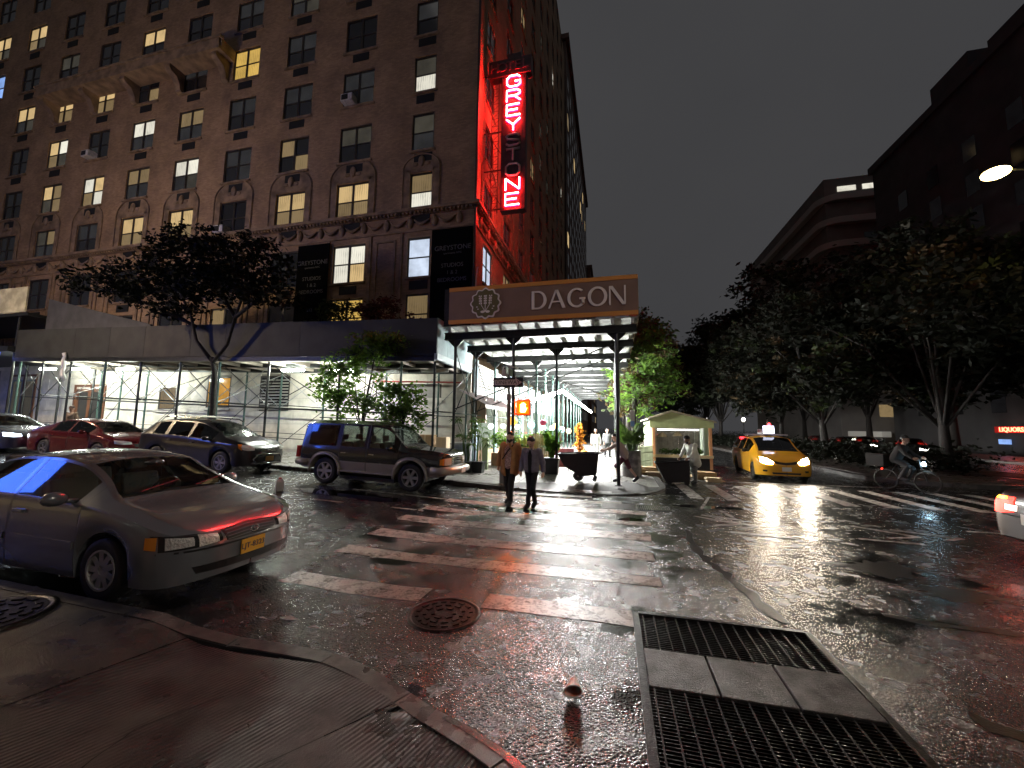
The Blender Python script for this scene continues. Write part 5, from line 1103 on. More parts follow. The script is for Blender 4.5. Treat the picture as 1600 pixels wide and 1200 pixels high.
# ------------------------------------------------------------------ street lamps
M_LPOLE = mat('lamp_pole', (.035, .035, .033), .45, .5); M_BULB = emat('sodium_lens', (1, .72, .24), 45); M_BULBW = emat('led_lens', (1, .9, .66), 260)
M_BULBA = emat('sodium_lens_wide', (1, .76, .46), 900)
def street_lamp(base, head, label, watt, col=(1, .74, .42), m=None, spread=150, blend=.55):
    bx, by = base; hx, hy, hz = head; t = thing('street_lamp', label, 'street lamp', (bx, by, gz(bx)), 'street lamps'); d = Vector((hx-bx, hy-by, 0)); dn = d.normalized()
    MB().lathe([(.16, 0), (.16, .5), (.1, .6), (.09, 1), (.065, hz-.6)], (bx, by, gz(bx)), 10).build('pole', M_LPOLE, t, smooth=True)
    MB().tube([(bx, by, hz-1.2), (bx+d.x*.25, by+d.y*.25, hz-.2), (bx+d.x*.6, by+d.y*.6, hz+.12), (hx-dn.x*.3, hy-dn.y*.3, hz+.12)], .04, 7).build('arm', M_LPOLE, t, smooth=True)
    ho = MB().ell((hx, hy, hz+.1), (.36 if abs(dn.x) > .5 else .2, .36 if abs(dn.y) > .5 else .2, .1), 14, 8).build('lamp_head', M_LPOLE, t, smooth=True)
    MB().ell((hx, hy, hz-.03), (.38, .38, .17), 14, 8).build('lens', m or M_BULB, ho, smooth=True)
    if watt: 
        l_ = lamp('SPOT', 'lamp_light', (hx, hy, hz-.2), watt, col, t, spot_size=R(spread), spot_blend=blend, shadow_soft_size=.16)
    return t
street_lamp((16.7, 18.3), (13.75, 17.7, 11.4), 'tall street lamp glaring at the upper right', 120, (1, .76, .42))
street_lamp((40.6, 62.5), (39.6, 61.0, 9.1), 'distant street lamp glowing among the trees at right', 120)
street_lamp((15.2, 113), (16.6, 112.2, 9.0), 'distant lamp above the pale food hut', 900, m=M_BULBW)
street_lamp((-25.5, 2.3), (-25.3, 5.4, 9.6), 'street lamp on the near side of the cross street left of the view', 1500, (1, .74, .44), M_BULBA, spread=165)
street_lamp((12.5, -1.5), (10.6, .6, 9.6), 'street lamp on the next corner right of the view', 2100, (1, .9, .78), spread=176, blend=.1)
t = thing('park_lamp', 'small globe lamp on a post between hut and taxi', 'street lamp', (19.4, 68.5, 0)); MB().lathe([(.12, 0), (.06, .5), (.05, 3.2)], (19.4, 68.5, 0), 8).build('post', M_LPOLE, t); MB().ell((19.4, 68.5, 3.45), (.26, .26, .3), 12, 8).build('globe', emat('globe', (1, .93, .75), 14), t, smooth=True)

# ------------------------------------------------------------------ pedestrian signal with signs
M_POLEP = mat('signal_pole', (.33, .27, .26), .5, .3, var=.3, vscale=8); SXp, SYp = -3.29, 12.72
t = thing('pedestrian_signal', 'corner pole with orange hand signal and one way sign', 'signal', (SXp, SYp, .1))
MB().lathe([(.065, .1), (.065, 2.8), (.085, 2.82), (.085, 2.95), (.035, 2.98), (.035, 3.9)], (SXp, SYp, 0), 12).build('pole', M_POLEP, t, smooth=True)
MB().box(SXp-.24, SXp+.16, SYp-.2, SYp+.2, .1, .55).build('base_block', mat('base_grey', (.22, .22, .22), .6), t, bevel=.03)
hs = MB().box(SXp+.32, SXp+.78, SYp-.32, SYp-.08, 2.26, 2.76).build('signal_housing', mat('signal_box', (.1, .07, .03), .5), t, bevel=.03)
MB().box(SXp+.36, SXp+.74, SYp-.335, SYp-.322, 2.3, 2.72).build('signal_face', mat('signal_face', (.25, .05, .01), .4, emis=(1, .0045, .0001), es=60), hs)
HE = emat('orange_hand', (1, .28, .02), 130); m_ = MB(); hx = SXp+.55
m_.box(hx-.085, hx+.075, SYp-.345, SYp-.337, 2.36, 2.50)
for k, (dx, hh) in enumerate(((-.085, .11), (-.042, .15), (.001, .16), (.044, .13))): m_.box(hx+dx, hx+dx+.033, SYp-.345, SYp-.337, 2.502, 2.502+hh)
m_.prism([(hx+.078, 2.39), (hx+.12, 2.46), (hx+.12, 2.51), (hx+.078, 2.46)], SYp-.345, SYp-.337, 'xz'); m_.build('hand_symbol', HE, hs)
l_ = lamp('AREA', 'signal_glow', (hx, SYp-.4, 2.5), 34, (1, .2, .01), t, size=.35); l_.rotation_euler = (R(-90), 0, 0)
for z in (2.32, 2.7): MB().tube([(SXp, SYp, z), (SXp+.34, SYp-.18, z)], .025, 6).build('bracket', M_POLEP, t)
for a, c in ((SXp+.3, SXp+.8),): 
    m_ = MB().box(a, c, SYp-.46, SYp-.33, 2.765, 2.78).box(a, a+.012, SYp-.46, SYp-.33, 2.26, 2.765).box(c-.012, c, SYp-.46, SYp-.33, 2.26, 2.765); m_.build('visor', mat('visor', (.3, .1, .02), .5), hs)
ow = MB().box(-3.80, -2.78, SYp-.12, SYp-.10, 3.18, 3.5).build('one_way_sign', mat('sign_black', (.012, .011, .012), .5), t)
M_SWH = mat('sign_white', (.62, .55, .5), .45)
MB().prism([(-3.75, 3.25), (-3.05, 3.25), (-3.05, 3.2), (-2.83, 3.34), (-3.05, 3.48), (-3.05, 3.43), (-3.75, 3.43)], SYp-.128, SYp-.122, 'xz').build('arrow', M_SWH, ow)
for txt, x in (('ONE', -3.52), ('WAY', -3.1)):
    o = place(text_mesh(txt, .185, .002, mat('sign_black')), 'lettering', ow, (x, SYp-.131, 3.455)) if False else link(text_mesh(txt, .185, .002, mat('sign_black')), 'lettering', ow); o.location = (x, SYp-.131, 3.335); o.rotation_euler = (R(90), 0, 0)
MB().box(SXp-.02, SXp+.01, SYp-.45, SYp+.5, 3.6, 3.82).build('street_name_sign', mat('street_sign', (.3, .4, .3), .5), t); MB().tube([(SXp-.25, SYp, 3.58), (SXp-.2, SYp, 3.86), (SXp, SYp, 3.9), (SXp+.3, SYp, 3.81)], .025, 6).build('bent_pipe', M_SWH, t, smooth=True)
MB().box(SXp-.22, SXp-.04, SYp-.08, SYp-.02, 3.56, 3.78).build('small_plate', M_SWH, t)
# red signals far up the avenue
for x, y, z, lb in ((5.35, 25.5, 2.1, 'red signal at the right eave of the food hut'), (13.26, 40, 2.3, 'red signal above the taxi on the median')):
    t = thing('traffic_signal', lb, 'traffic light', (x, y, 0), 'traffic lights'); MB().tube([(x, y, 0), (x, y, z+.5)], .05, 8).build('pole', M_LPOLE, t); h_ = MB().box(x-.17, x+.17, y-.25, y-.07, z-.5, z+.25).build('housing', mat('signal_box'), t, bevel=.02)
    MB().ell((x, y-.25, z+.08), (.13, .05, .13), 12, 8).build('red_lens', emat('red_lamp', (1, .02, .03), 22), h_, smooth=True)
t = thing('bus_stop_sign', 'narrow white stop sign on a post beside the avenue shed', 'sign', (.9, 17.4, .1)); MB().tube([(.9, 17.4, .1), (.9, 17.4, 2.7)], .03, 8).build('post', M_LPOLE, t)
MB().box(.7, .88, 17.38, 17.41, 1.95, 2.65).build('panel', M_SWH, t); MB().box(.71, .87, 17.37, 17.378, 1.98, 2.2).build('blue_band', mat('blue_band', (.2, .35, .6), .5), t)

# ------------------------------------------------------------------ food hut in the parking lane
M_HUTG = mat('hut_green', (.50, .56, .26), .6, var=.15, vscale=3); M_HUTC = mat('hut_cream', (.7, .55, .3), .6); M_WOODG = mat('grey_boards', (.42, .4, .38), .7, var=.3, vscale=6, rnd=.2)
hx0, hx1, hy0, hy1 = 1.75, 4.25, 19.6, 24.5
t = thing('dining_hut', 'small gabled pale green dining hut with open lit front', 'hut', (3, 22, 0))
MB().box(hx0, hx1, hy0, hy1, .0, .12).build('floor', M_WOODG, t)
MB().prism([(hx0-.1, 1.95), (hx1+.1, 1.95), (hx1+.1, 2.2), ((hx0*2+hx1)/3, 2.66), (hx0-.1, 2.32)], hy0-.05, hy0+.02, 'xz').build('gable_board', M_HUTG, t)
MB().prism([(hx0-.2, 2.3), ((hx0*2+hx1)/3, 2.67), (hx1+.2, 2.18), (hx1+.2, 2.24), ((hx0*2+hx1)/3, 2.75), (hx0-.2, 2.37)], hy0-.15, hy1+.1, 'xz').build('roof', mat('hut_roof', (.35, .3, .2), .6), t)
for x in (hx0, hx1-.12): MB().box(x, x+.12, hy0-.06, hy0+.06, .12, 1.95).build('corner_post', mat('hut_orange', (.75, .36, .16), .55), t)
MB().box(hx0-.03, hx1+.03, hy0-.1, hy0+.05, .62, .74).build('counter', M_HUTC, t); MB().box(hx0, hx1, hy0-.03, hy0+.02, .06, .6).build('front_skirt', M_TRIM, t)
for k in range(9): x = hx0+.14+k*(hx1-hx0-.28)/9; MB().box(x+.005, x+(hx1-hx0-.28)/9-.005, hy0+1.8, hy0+1.84, .12, 2.2).build('back_board', M_WOODG, t)
for k in range(8): MB().box(hx0-.02, hx0+.02, hy0+.1+k*.6, hy0+.68+k*.6, .1, 2.28).build('side_board', mat('side_green', (.5, .62, .4), .6, rnd=.1), t); MB().box(hx1-.02, hx1+.02, hy0+.1+k*.6, hy0+.68+k*.6, .1, 2.15).build('side_board', mat('side_green'), t)
MB().tube([(hx0+.3, hy0+.7, 1.86), (hx1-.4, hy0+.7, 1.86)], .03, 8).build('light_tube', emat('hut_tube', (1, .93, .85), 9), t)
for x, z in ((2.3, 1.62), (3.0, 1.66)): MB().lathe([(.02, z+.12), (.1, z+.08), (.24, z-.08), (.26, z-.1)], (x, hy0+1.1, 0), 14, cap=False).build('pendant_shade', mat('wicker', (.14, .11, .06), .8), t, smooth=True)
# plants on its counter
def leaves(n, c, r_, size, flat=.5, rng=RNG):
    P = rng.normal(0, .45, (n, 3))*np.array(r_)+np.array(c); A = rng.normal(0, 1, (n, 3)); A[:, 2] *= flat; A /= np.linalg.norm(A, axis=1)[:, None]; B = rng.normal(0, 1, (n, 3)); B -= A*(A*B).sum(1)[:, None]; B /= np.linalg.norm(B, axis=1)[:, None]
    s = size*rng.uniform(.6, 1.3, (n, 1)); V = np.stack([P-A*s, P+B*s*.45, P+A*s, P-B*s*.45], 1).reshape(-1, 3); return V
def leaf_obj(name, V, m, parent=None, mi=None):
    n = len(V)//4; me = bpy.data.meshes.new(name); me.vertices.add(len(V)); me.vertices.foreach_set('co', V.astype(np.float32).ravel())
    me.loops.add(4*n); me.loops.foreach_set('vertex_index', np.arange(4*n, dtype=np.int32)); me.polygons.add(n); me.polygons.foreach_set('loop_start', np.arange(0, 4*n, 4, dtype=np.int32))
    for q in (m if isinstance(m, (list, tuple)) else [m]): me.materials.append(q)
    if mi is not None: me.polygons.foreach_set('material_index', mi.astype(np.int32))
    me.update(calc_edges=True); return link(me, name, parent)
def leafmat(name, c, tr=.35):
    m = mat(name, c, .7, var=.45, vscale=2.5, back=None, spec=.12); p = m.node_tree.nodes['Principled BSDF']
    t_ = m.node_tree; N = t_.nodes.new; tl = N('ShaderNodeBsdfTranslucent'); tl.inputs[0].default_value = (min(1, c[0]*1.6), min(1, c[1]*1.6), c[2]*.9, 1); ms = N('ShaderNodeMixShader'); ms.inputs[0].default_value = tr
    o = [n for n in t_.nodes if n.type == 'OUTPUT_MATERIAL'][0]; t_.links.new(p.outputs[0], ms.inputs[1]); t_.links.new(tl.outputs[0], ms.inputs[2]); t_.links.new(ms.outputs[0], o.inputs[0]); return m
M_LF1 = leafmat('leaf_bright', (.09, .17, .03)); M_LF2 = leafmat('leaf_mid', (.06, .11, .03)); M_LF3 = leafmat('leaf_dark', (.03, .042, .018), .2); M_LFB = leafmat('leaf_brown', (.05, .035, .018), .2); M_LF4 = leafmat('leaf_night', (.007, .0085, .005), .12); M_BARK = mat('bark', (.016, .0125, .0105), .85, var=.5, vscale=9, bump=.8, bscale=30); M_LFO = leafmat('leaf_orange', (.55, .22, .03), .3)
leaf_obj('counter_plants', np.concatenate([leaves(120, (2.3+.45*k, hy0+.3, .88), (.28, .2, .12), .07) for k in range(4)]), M_LF2, t)
# picket fence along its kerb side
fn = thing('picket_fence', 'pale green picket fence left of the food hut', 'fence', (1.62, 18.5, .1))
me_p = MB().prism([(-.05, 0), (.05, 0), (.05, .95), (0, 1.05), (-.05, .95)], -.012, .012, 'xz').mesh('picket', mat('picket_green', (.6, .68, .45), .6, rnd=.1))
for k in range(12): place(me_p, 'picket', fn, (1.05+k*.06, 18.0+k*.13, .13), R(65))
MB().tube([(1.08, 18.05, .5), (1.76, 19.5, .5)], .02, 5).tube([(1.08, 18.05, .85), (1.76, 19.5, .85)], .02, 5).build('rail', mat('picket_green'), fn)
# rubbish on the kerb and in the lane
M_CARD = [mat('cardboard', (.4, .26, .13), .8, var=.2, vscale=5), mat('cardboard_pale', (.55, .42, .27), .8)]
rubs = [((1.25, 16.7, .13), .32, .2, 'flattened cardboard heap left of the black bin'), ((1.55, 16.3, .05), .26, .16, 'crushed pale box at the foot of the rubbish heap'), ((3.35, 16.9, .0), .34, .2, 'cardboard heap to the right of the worker in white'), ((3.6, 16.3, .0), .25, .1, 'flat cardboard sheet lying right of the worker in white'), ((1.0, 17.2, .13), .24, .14, 'small carton on top of the kerbside heap')]
for i, (c, a, h_, lb) in enumerate(rubs):
    m_ = MB(); r_ = random.Random(i)
    for k in range(4):
        dx, dy, dz = r_.uniform(-.1, .1), r_.uniform(-.1, .1), k*h_*.35; q = r_.uniform(-.3, .3)
        m_.add([(c[0]+dx+sx*a*(1+q*.3*sy), c[1]+dy+sy*a*.8, c[2]+dz+sz_*h_*.4+.05*q*sx) for sx in (-1, 1) for sy in (-1, 1) for sz_ in (0, 1)], [(0, 1, 3, 2), (4, 5, 7, 6), (0, 1, 5, 4), (2, 3, 7, 6), (0, 2, 6, 4), (1, 3, 7, 5)])
    tag(m_.build('cardboard_heap', M_CARD[i % 2]), lb, 'cardboard', 'kerbside rubbish')

# ------------------------------------------------------------------ pots, palms, lanterns, autumn display
def pot(c, w0, w1, h_, label, m, round_=False, cat='planter', name='planter'):
    t = thing(name, label, cat, c, None)
    if round_: 
        MB().lathe([(w0, 0), (w0*1.02, h_*.1), (w0*1.0, h_*.33), (w0*1.03, h_*.35), (w0, h_*.38), (w0, h_*.66), (w0*1.03, h_*.68), (w0, h_*.7), (w1, h_), (w1*.92, h_), (w1*.9, h_*.9)], c, 22, cap=False).build('barrel', m, t, smooth=True)
    else:
        m_ = MB(); v = []
        for z, w_ in ((0, w0), (h_, w1)): v += [(c[0]-w_, c[1]-w_, c[2]+z), (c[0]+w_, c[1]-w_, c[2]+z), (c[0]+w_, c[1]+w_, c[2]+z), (c[0]-w_, c[1]+w_, c[2]+z)]
        m_.add(v, [(0, 1, 2, 3), (4, 5, 6, 7), (0, 1, 5, 4), (1, 2, 6, 5), (2, 3, 7, 6), (3, 0, 4, 7)]); m_.build('tub', m, t, bevel=.02); MB().box(c[0]-w1-.02, c[0]+w1+.02, c[1]-w1-.02, c[1]+w1+.02, c[2]+h_*.9, c[2]+h_+.01).build('tub_rim', m, t)
    MB().lathe([(.001, h_*.93), (w1*.9, h_*.93)], c, 16, cap=False).build('soil', M_SOIL, t)
    return t
def palm(t, c, n, h0, h1, spread, m, seed, fan=True, ll=.32):
    rg = random.Random(seed); st = MB(); V = []
    for i in range(n):
        a = rg.uniform(0, 6.28); h_ = rg.uniform(h0, h1); r_ = rg.uniform(.2, 1)*spread; tip = Vector((c[0]+r_*cos(a), c[1]+r_*sin(a), c[2]+h_)); b_ = Vector((c[0]+.08*cos(a), c[1]+.08*sin(a), c[2]+.02)); mid = (b_+tip)/2+Vector((-.1*cos(a), -.1*sin(a), .12*h_)); st.tube([b_, mid, tip], [.012, .009, .005], 4)
        if fan:
            for k in range(9):
                q = a+R(-100+k*25); dr = Vector((cos(q), sin(q), rg.uniform(-.75, .1))).normalized(); s_ = ll*rg.uniform(.75, 1.1); sd = dr.cross(Vector((0, 0, 1))).normalized()*.028; e = tip+dr*s_; md = tip+dr*s_*.5+Vector((0, 0, .03)); V += [tip, md+sd, e, md-sd]
        else:
            ax = (tip-mid).normalized(); side = ax.cross(Vector((0, 0, 1))).normalized()
            for k in range(14):
                p = mid+(tip-mid)*(k/13.); p.z += .08*sin(pi*k/13.)
                for s_ in (-1, 1): dr = (side*s_+ax*.5+Vector((0, 0, -.35))).normalized(); l_ = ll*(1-.5*k/14)*rg.uniform(.8, 1.1); w_ = ax*.022; V += [p, p+dr*l_*.5+w_, p+dr*l_, p+dr*l_*.5-w_]
    st.build('stems', M_BARK if False else m, t); leaf_obj('leaves', np.array([v[:] for v in V]), m, t)['kind'] = 'stuff'
M_POTB = mat('black_pot', (.012, .012, .013), .5)
for c, lb, sd in (((-5.3, 14.25, .14), 'potted palm in a black tub at the corner post, left one', 1), ((-4.88, 14.45, .14), 'potted palm in a black tub at the corner post, right one', 2)):
    t = pot(c, .17, .22, .45, lb, M_POTB, cat='potted palm', name='potted_palm'); palm(t, (c[0], c[1], c[2]+.4), 16, .7, 1.7, .5, M_LF2, sd)
t = pot((-2.3, 15.6, .13), .23, .29, .6, 'bright green plant in a square black pot behind the woman', M_POTB, cat='potted plant', name='potted_plant'); palm(t, (-2.3, 15.6, .7), 34, .35, 1.15, .42, M_LF1, 4, False, .3)
t = pot((.66, 15.9, .13), .34, .34, .95, 'leafy palm in a grey ribbed barrel by the shed post', mat('barrel_zinc', (.2, .19, .19), .45, .5, var=.4, vscale=7), True, 'potted palm', 'potted_palm'); palm(t, (.66, 15.9, 1.0), 30, .5, 1.25, .65, M_LF2, 5, False, .36)
LAN = [(-4.25, 17.2, 2.16, .2, (1, .5, .08), 'orange'), (-3.6, 18, 1.99, .17, (.45, .9, .95), 'large cyan'), (-3.05, 18, 2.12, .15, (.5, .05, .12), 'maroon'), (-5.2, 17, 1.91, .13, (1, 1, .95), 'white, leftmost'), (-4.7, 17.2, 1.92, .12, (1, 1, .95), 'white, second from the left'), (-4.1, 17.4, 1.9, .12, (1, 1, .95), 'white, beside the man\'s head'), (-3.1, 18.3, 1.87, .14, (1, .97, .95), 'white, under the maroon one'), (-2.75, 18.6, 1.84, .13, (.75, 1, .8), 'pale green'), (-2.7, 19.3, 1.96, .12, (1, .6, .2), 'small amber'), (-2.45, 20, 1.8, .15, (.55, .85, 1), 'pale blue'), (-2.2, 20.8, 1.72, .14, (1, .85, .45), 'yellow, farthest')]
for x, y, z, r_, c, lb in LAN:
    t = thing('paper_lantern', lb+' paper lantern in the dining terrace string', 'lantern', (x, y, z), 'lanterns over the dining terrace'); MB().ell((x, y, z), (r_, r_, r_), 14, 10).build('globe', emat('lantern_%d' % LAN.index((x, y, z, r_, c, lb)), c, 2.4 if c != (.5, .05, .12) else .5), t, smooth=True); MB().tube([(x, y, z+r_), (x, y, z+r_+.35)], .006, 4).build('cord', M_POST, t)
# planter wall, slatted screen, fruit-green cushions behind the couple
tr = thing('terrace_planter', 'wooden planter box with shrubs along the dining terrace', 'planter', (-4.0, 17.4, .1)); MB().box(-5.2, -2.7, 17.1, 17.5, .13, .75).build('box', mat('planter_wood', (.28, .16, .08), .6, var=.3, vscale=5), tr, bevel=.01)
leaf_obj('foliage', np.concatenate([leaves(220, (-5.0+.34*k, 17.3, 1.15+.2*random.random()), (.3, .2, .35), .075) for k in range(7)]), [M_LF1], tr)['kind'] = 'stuff'
sc = thing('slat_screen', 'yellow wood slat screen beside the bright plant', 'screen', (-2.95, 16.9, .13)); me_s = MB().box(-.035, .035, -.02, .02, 0, 1.5).mesh('slat', mat('yellow_wood', (.6, .42, .16), .6, rnd=.12))
for k in range(9): place(me_s, 'slat', sc, (-3.25+k*.09, 16.9, .13))
for x, y, z, lb in ((-3.9, 16.9, 1.25, 'left'), (-3.65, 16.9, 1.3, 'middle'), (-3.42, 16.9, 1.24, 'right')):
    tag(MB().ell((x, y, z), (.1, .09, .2), 10, 8).tube([(x, y, z+.18), (x+.01, y, z+.27)], [.02, .01], 5).build('gourd', mat('gourd_green', (.55, .62, .12), .5), smooth=True), lb+' of three pale green gourds above the man', 'gourd')
sh_ = thing('display_shelf', 'light wood display shelf under the green gourds', 'shelf', (-3.65, 16.95, .13)); MB().box(-4.1, -3.25, 16.8, 17.05, 1.0, 1.05).box(-4.1, -3.25, 16.8, 17.05, .72, .77).build('board', mat('yellow_wood'), sh_)
for x in (-4.07, -3.28): MB().box(x-.03, x+.03, 16.85, 17.0, .13, 1.0).build('leg', mat('yellow_wood'), sh_)
M_PUM = mat('pumpkin_orange', (.75, .28, .03), .5, var=.2, vscale=8)
for c, r_, lb in (((-1.3, 19.2, .72), .2, 'pumpkin on top of the autumn display'), ((-1.2, 19.0, .33), .26, 'large pumpkin at the front of the autumn display'), ((-1.62, 19.1, .3), .2, 'pumpkin on the left of the autumn display')):
    m_ = MB(); n = 20; v = []
    for i in range(9):
        th = pi*i/8
        for k in range(n): a = 2*pi*k/n; q = r_*(1+.07*cos(a*10)); v.append((c[0]+q*sin(th)*cos(a), c[1]+q*sin(th)*sin(a), c[2]+r_*.78*cos(th)))
    m_.add(v, [(i*n+k, (i+1)*n+k, (i+1)*n+(k+1) % n, i*n+(k+1) % n) for i in range(8) for k in range(n)]); t = thing('pumpkin', lb, 'pumpkin', (c[0], c[1], c[2]-r_*.78)); m_.build('fruit', M_PUM, t, smooth=True); MB().tube([(c[0], c[1], c[2]+r_*.7), (c[0]+.03, c[1], c[2]+r_*1.0)], [.03, .02], 6).build('stalk', M_LF3, t)
t = thing('autumn_column', 'column of orange autumn leaves beside the pumpkins', 'decoration', (-1.55, 19.5, .13)); MB().tube([(-1.55, 19.5, .13), (-1.55, 19.5, 2.0)], .05, 8).build('pole', M_BARK, t)
leaf_obj('leaves', np.concatenate([leaves(70, (-1.55, 19.5, .35+.2*k), (.2, .2, .16), .08) for k in range(9)]), M_LFO, t)['kind'] = 'stuff'
so_ = thing('bench_sofa', 'low maroon bench with white cushion in the terrace', 'sofa', (-2.2, 18.6, .13)); MB().box(-2.7, -1.75, 18.4, 18.9, .13, .5).box(-2.7, -1.75, 18.8, 18.95, .5, .95).build('frame', mat('maroon_seat', (.16, .03, .04), .6), so_, bevel=.03); MB().box(-2.66, -1.79, 18.38, 18.78, .505, .62).build('cushion', mat('white_cushion', (.7, .62, .62), .7), so_, bevel=.04)
# boxes on the work table by the corner
tb = thing('work_table', 'folding table stacked with cartons behind the off-roader', 'table', (-6.95, 15.1, .2)); MB().box(-7.75, -6.15, 14.8, 15.4, .92, .97).build('tabletop', mat('table_brown', (.25, .12, .07), .5), tb)
for x in (-7.65, -6.25):
    for y in (14.85, 15.35): MB().box(x-.02, x+.02, y-.02, y+.02, .2, .92).build('leg', M_POST, tb)
MB().box(-7.6, -6.3, 14.85, 15.35, .5, .54).build('lower_shelf', mat('table_brown'), tb)
for c, d, lb, k in (((-7.3, 15.1, 1.26), (.62, .42, .57), 'large brown carton on the work table', 0), ((-6.6, 15.1, 1.22), (.42, .4, .48), 'smaller brown carton on the right of the work table', 1), ((-6.95, 15.1, .68), (.6, .38, .27), 'carton on the lower shelf of the work table', 1)):
    t = thing('cardboard_box', lb, 'box', (c[0], c[1], c[2]-d[2]/2)); MB().cbox(c, d).build('carton', M_CARD[k], t, bevel=.006); MB().cbox((c[0], c[1]-d[1]/2-.001, c[2]), (.05, .003, d[2])).build('tape', mat('tape', (.6, .45, .25), .3), t)

# ------------------------------------------------------------------ tilt cart, black bin, jug, paper cup
M_CART = mat('black_plastic', (.012, .011, .013), .5, var=.3, vscale=10)
t = thing('tilt_cart', 'black tilt cart being pushed across the avenue pavement', 'cart', (-1.1, 14.1, .13))
prof = [(-1.82, 1.0), (-.48, 1.06), (-.56, .36), (-1.05, .3), (-1.62, .62)]; pin = [(-1.74, .985), (-.53, 1.04), (-.6, .4), (-1.04, .34), (-1.57, .64)]
m_ = MB(); y0, y1 = 13.72, 14.5; n = 5
m_.add([(x, y0, z) for x, z in prof]+[(x, y1, z) for x, z in prof], [(0, 1, 2, 3, 4), (5, 6, 7, 8, 9)]+[(i, i+1, i+6, i+5) for i in range(1, 4)]+[(4, 0, 5, 9)]); m_.build('hopper', M_CART, t)
MB().tube([(-1.82, y0, 1.0), (-.48, y0, 1.06), (-.48, y1, 1.06), (-1.82, y1, 1.0), (-1.82, y0, 1.0)], .028, 6).build('rim', M_CART, t); MB().tube([(-.5, y0, 1.04), (-.3, y0, 1.1), (-.3, y1, 1.1), (-.5, y1, 1.04)], .018, 6).build('handle', M_STEEL, t)
for y in (y0+.05, y1-.05): MB().lathe([(.05, -.03), (.16, -.03), (.17, 0), (.16, .03), (.05, .03)], (-1.15, y, .3), 18, 'y').build('wheel', M_RUB, t, smooth=True)
MB().tube([(-1.15, y0, .3), (-1.15, y1, .3)], .025, 6).build('axle', M_STEEL, t)
for y in (y0+.1, y1-.1): MB().tube([(-.62, y, .36), (-.62, y, .2)], .02, 6).lathe([(.06, -.02), (.07, 0), (.06, .02)], (-.62, y, .2), 12, 'y').build('caster', M_RUB, t); MB().tube([(-1.5, y, .7), (-1.45, y, .28), (-1.2, y, .22)], .015, 5).build('leg', M_STEEL, t)
t = thing('waste_bin', 'black waste bin tipped in the gutter in front of the worker in white', 'bin', (1.95, 15.2, 0)); m_ = MB()
pr = [(1.42, .72), (2.5, .82), (2.52, .12), (1.75, .06)]; m_.add([(x, 14.9, z) for x, z in pr]+[(x, 15.5, z) for x, z in pr], [(0, 1, 2, 3), (4, 5, 6, 7), (1, 2, 6, 5), (2, 3, 7, 6), (3, 0, 4, 7)]); m_.build('tub', M_CART, t, bevel=.02); MB().tube([(1.42, 14.9, .72), (2.5, 14.9, .82), (2.5, 15.5, .82), (1.42, 15.5, .72), (1.42, 14.9, .72)], .03, 6).build('rim', M_CART, t)
for x in (1.85, 2.4): MB().lathe([(.05, -.02), (.09, -.02), (.09, .02), (.05, .02)], (x, 14.95, .09), 14, 'y').build('wheel', M_RUB, t)
jx, jy = -8.28, 8.75; jz = gz(jx)
t = thing('plastic_jug', 'white square jug with red cap standing in the street', 'jug', (jx, jy, jz)); MB().lathe([(.12, 0), (.125, .02), (.125, .24), (.09, .29), (.035, .31)], (jx, jy, jz), 4).build('bottle', mat('white_plastic', (.75, .72, .68), .4), t, bevel=.02); MB().lathe([(.04, .31), (.04, .35)], (jx, jy, jz), 12).build('cap', mat('red_cap', (.3, .02, .02), .4), t)
t = thing('paper_cup', 'crushed paper cup lying on the asphalt', 'cup', (-.3, 3.12, 0)); c = MB(); n = 18
v = []
for k in range(n):
    a = 2*pi*k/n; v.append((-.3+.035*cos(a)*.8, 3.19+.0, .05+.03*sin(a)))
for k in range(n):
    a = 2*pi*k/n; v.append((-.3+.062*cos(a), 3.07+.02*cos(a), .045+.045*sin(a)*(1 if sin(a) > 0 else .8)))
c.add(v, [(k, (k+1) % n, n+(k+1) % n, n+k) for k in range(n)]+[tuple(range(n))]); c.build('cup_wall', mat('red_white_cup', (.7, .2, .12), .6, var=.8, vscale=16, dark=(.85, .8, .76)), t); MB().tube([v[n+k] for k in range(n)]+[v[n]], .005, 5).build('cup_rim', mat('cup_rim', (.75, .7, .68), .5), t)
for k, (x, y, s_) in enumerate(((-3.1, 3.5, .06), (-2.75, 3.42, .04), (-3.35, 3.42, .05))): 
    tag(MB().add([(x-s_*2, y, .006), (x, y-s_*.4, .012), (x+s_*2, y+s_*.3, .006), (x, y+s_*.6, .02)], [(0, 1, 2, 3)]).build('litter', M_WPL), ['largest', 'smallest', 'leftmost'][k]+' scrap of paper in the near gutter', 'litter', 'gutter litter')

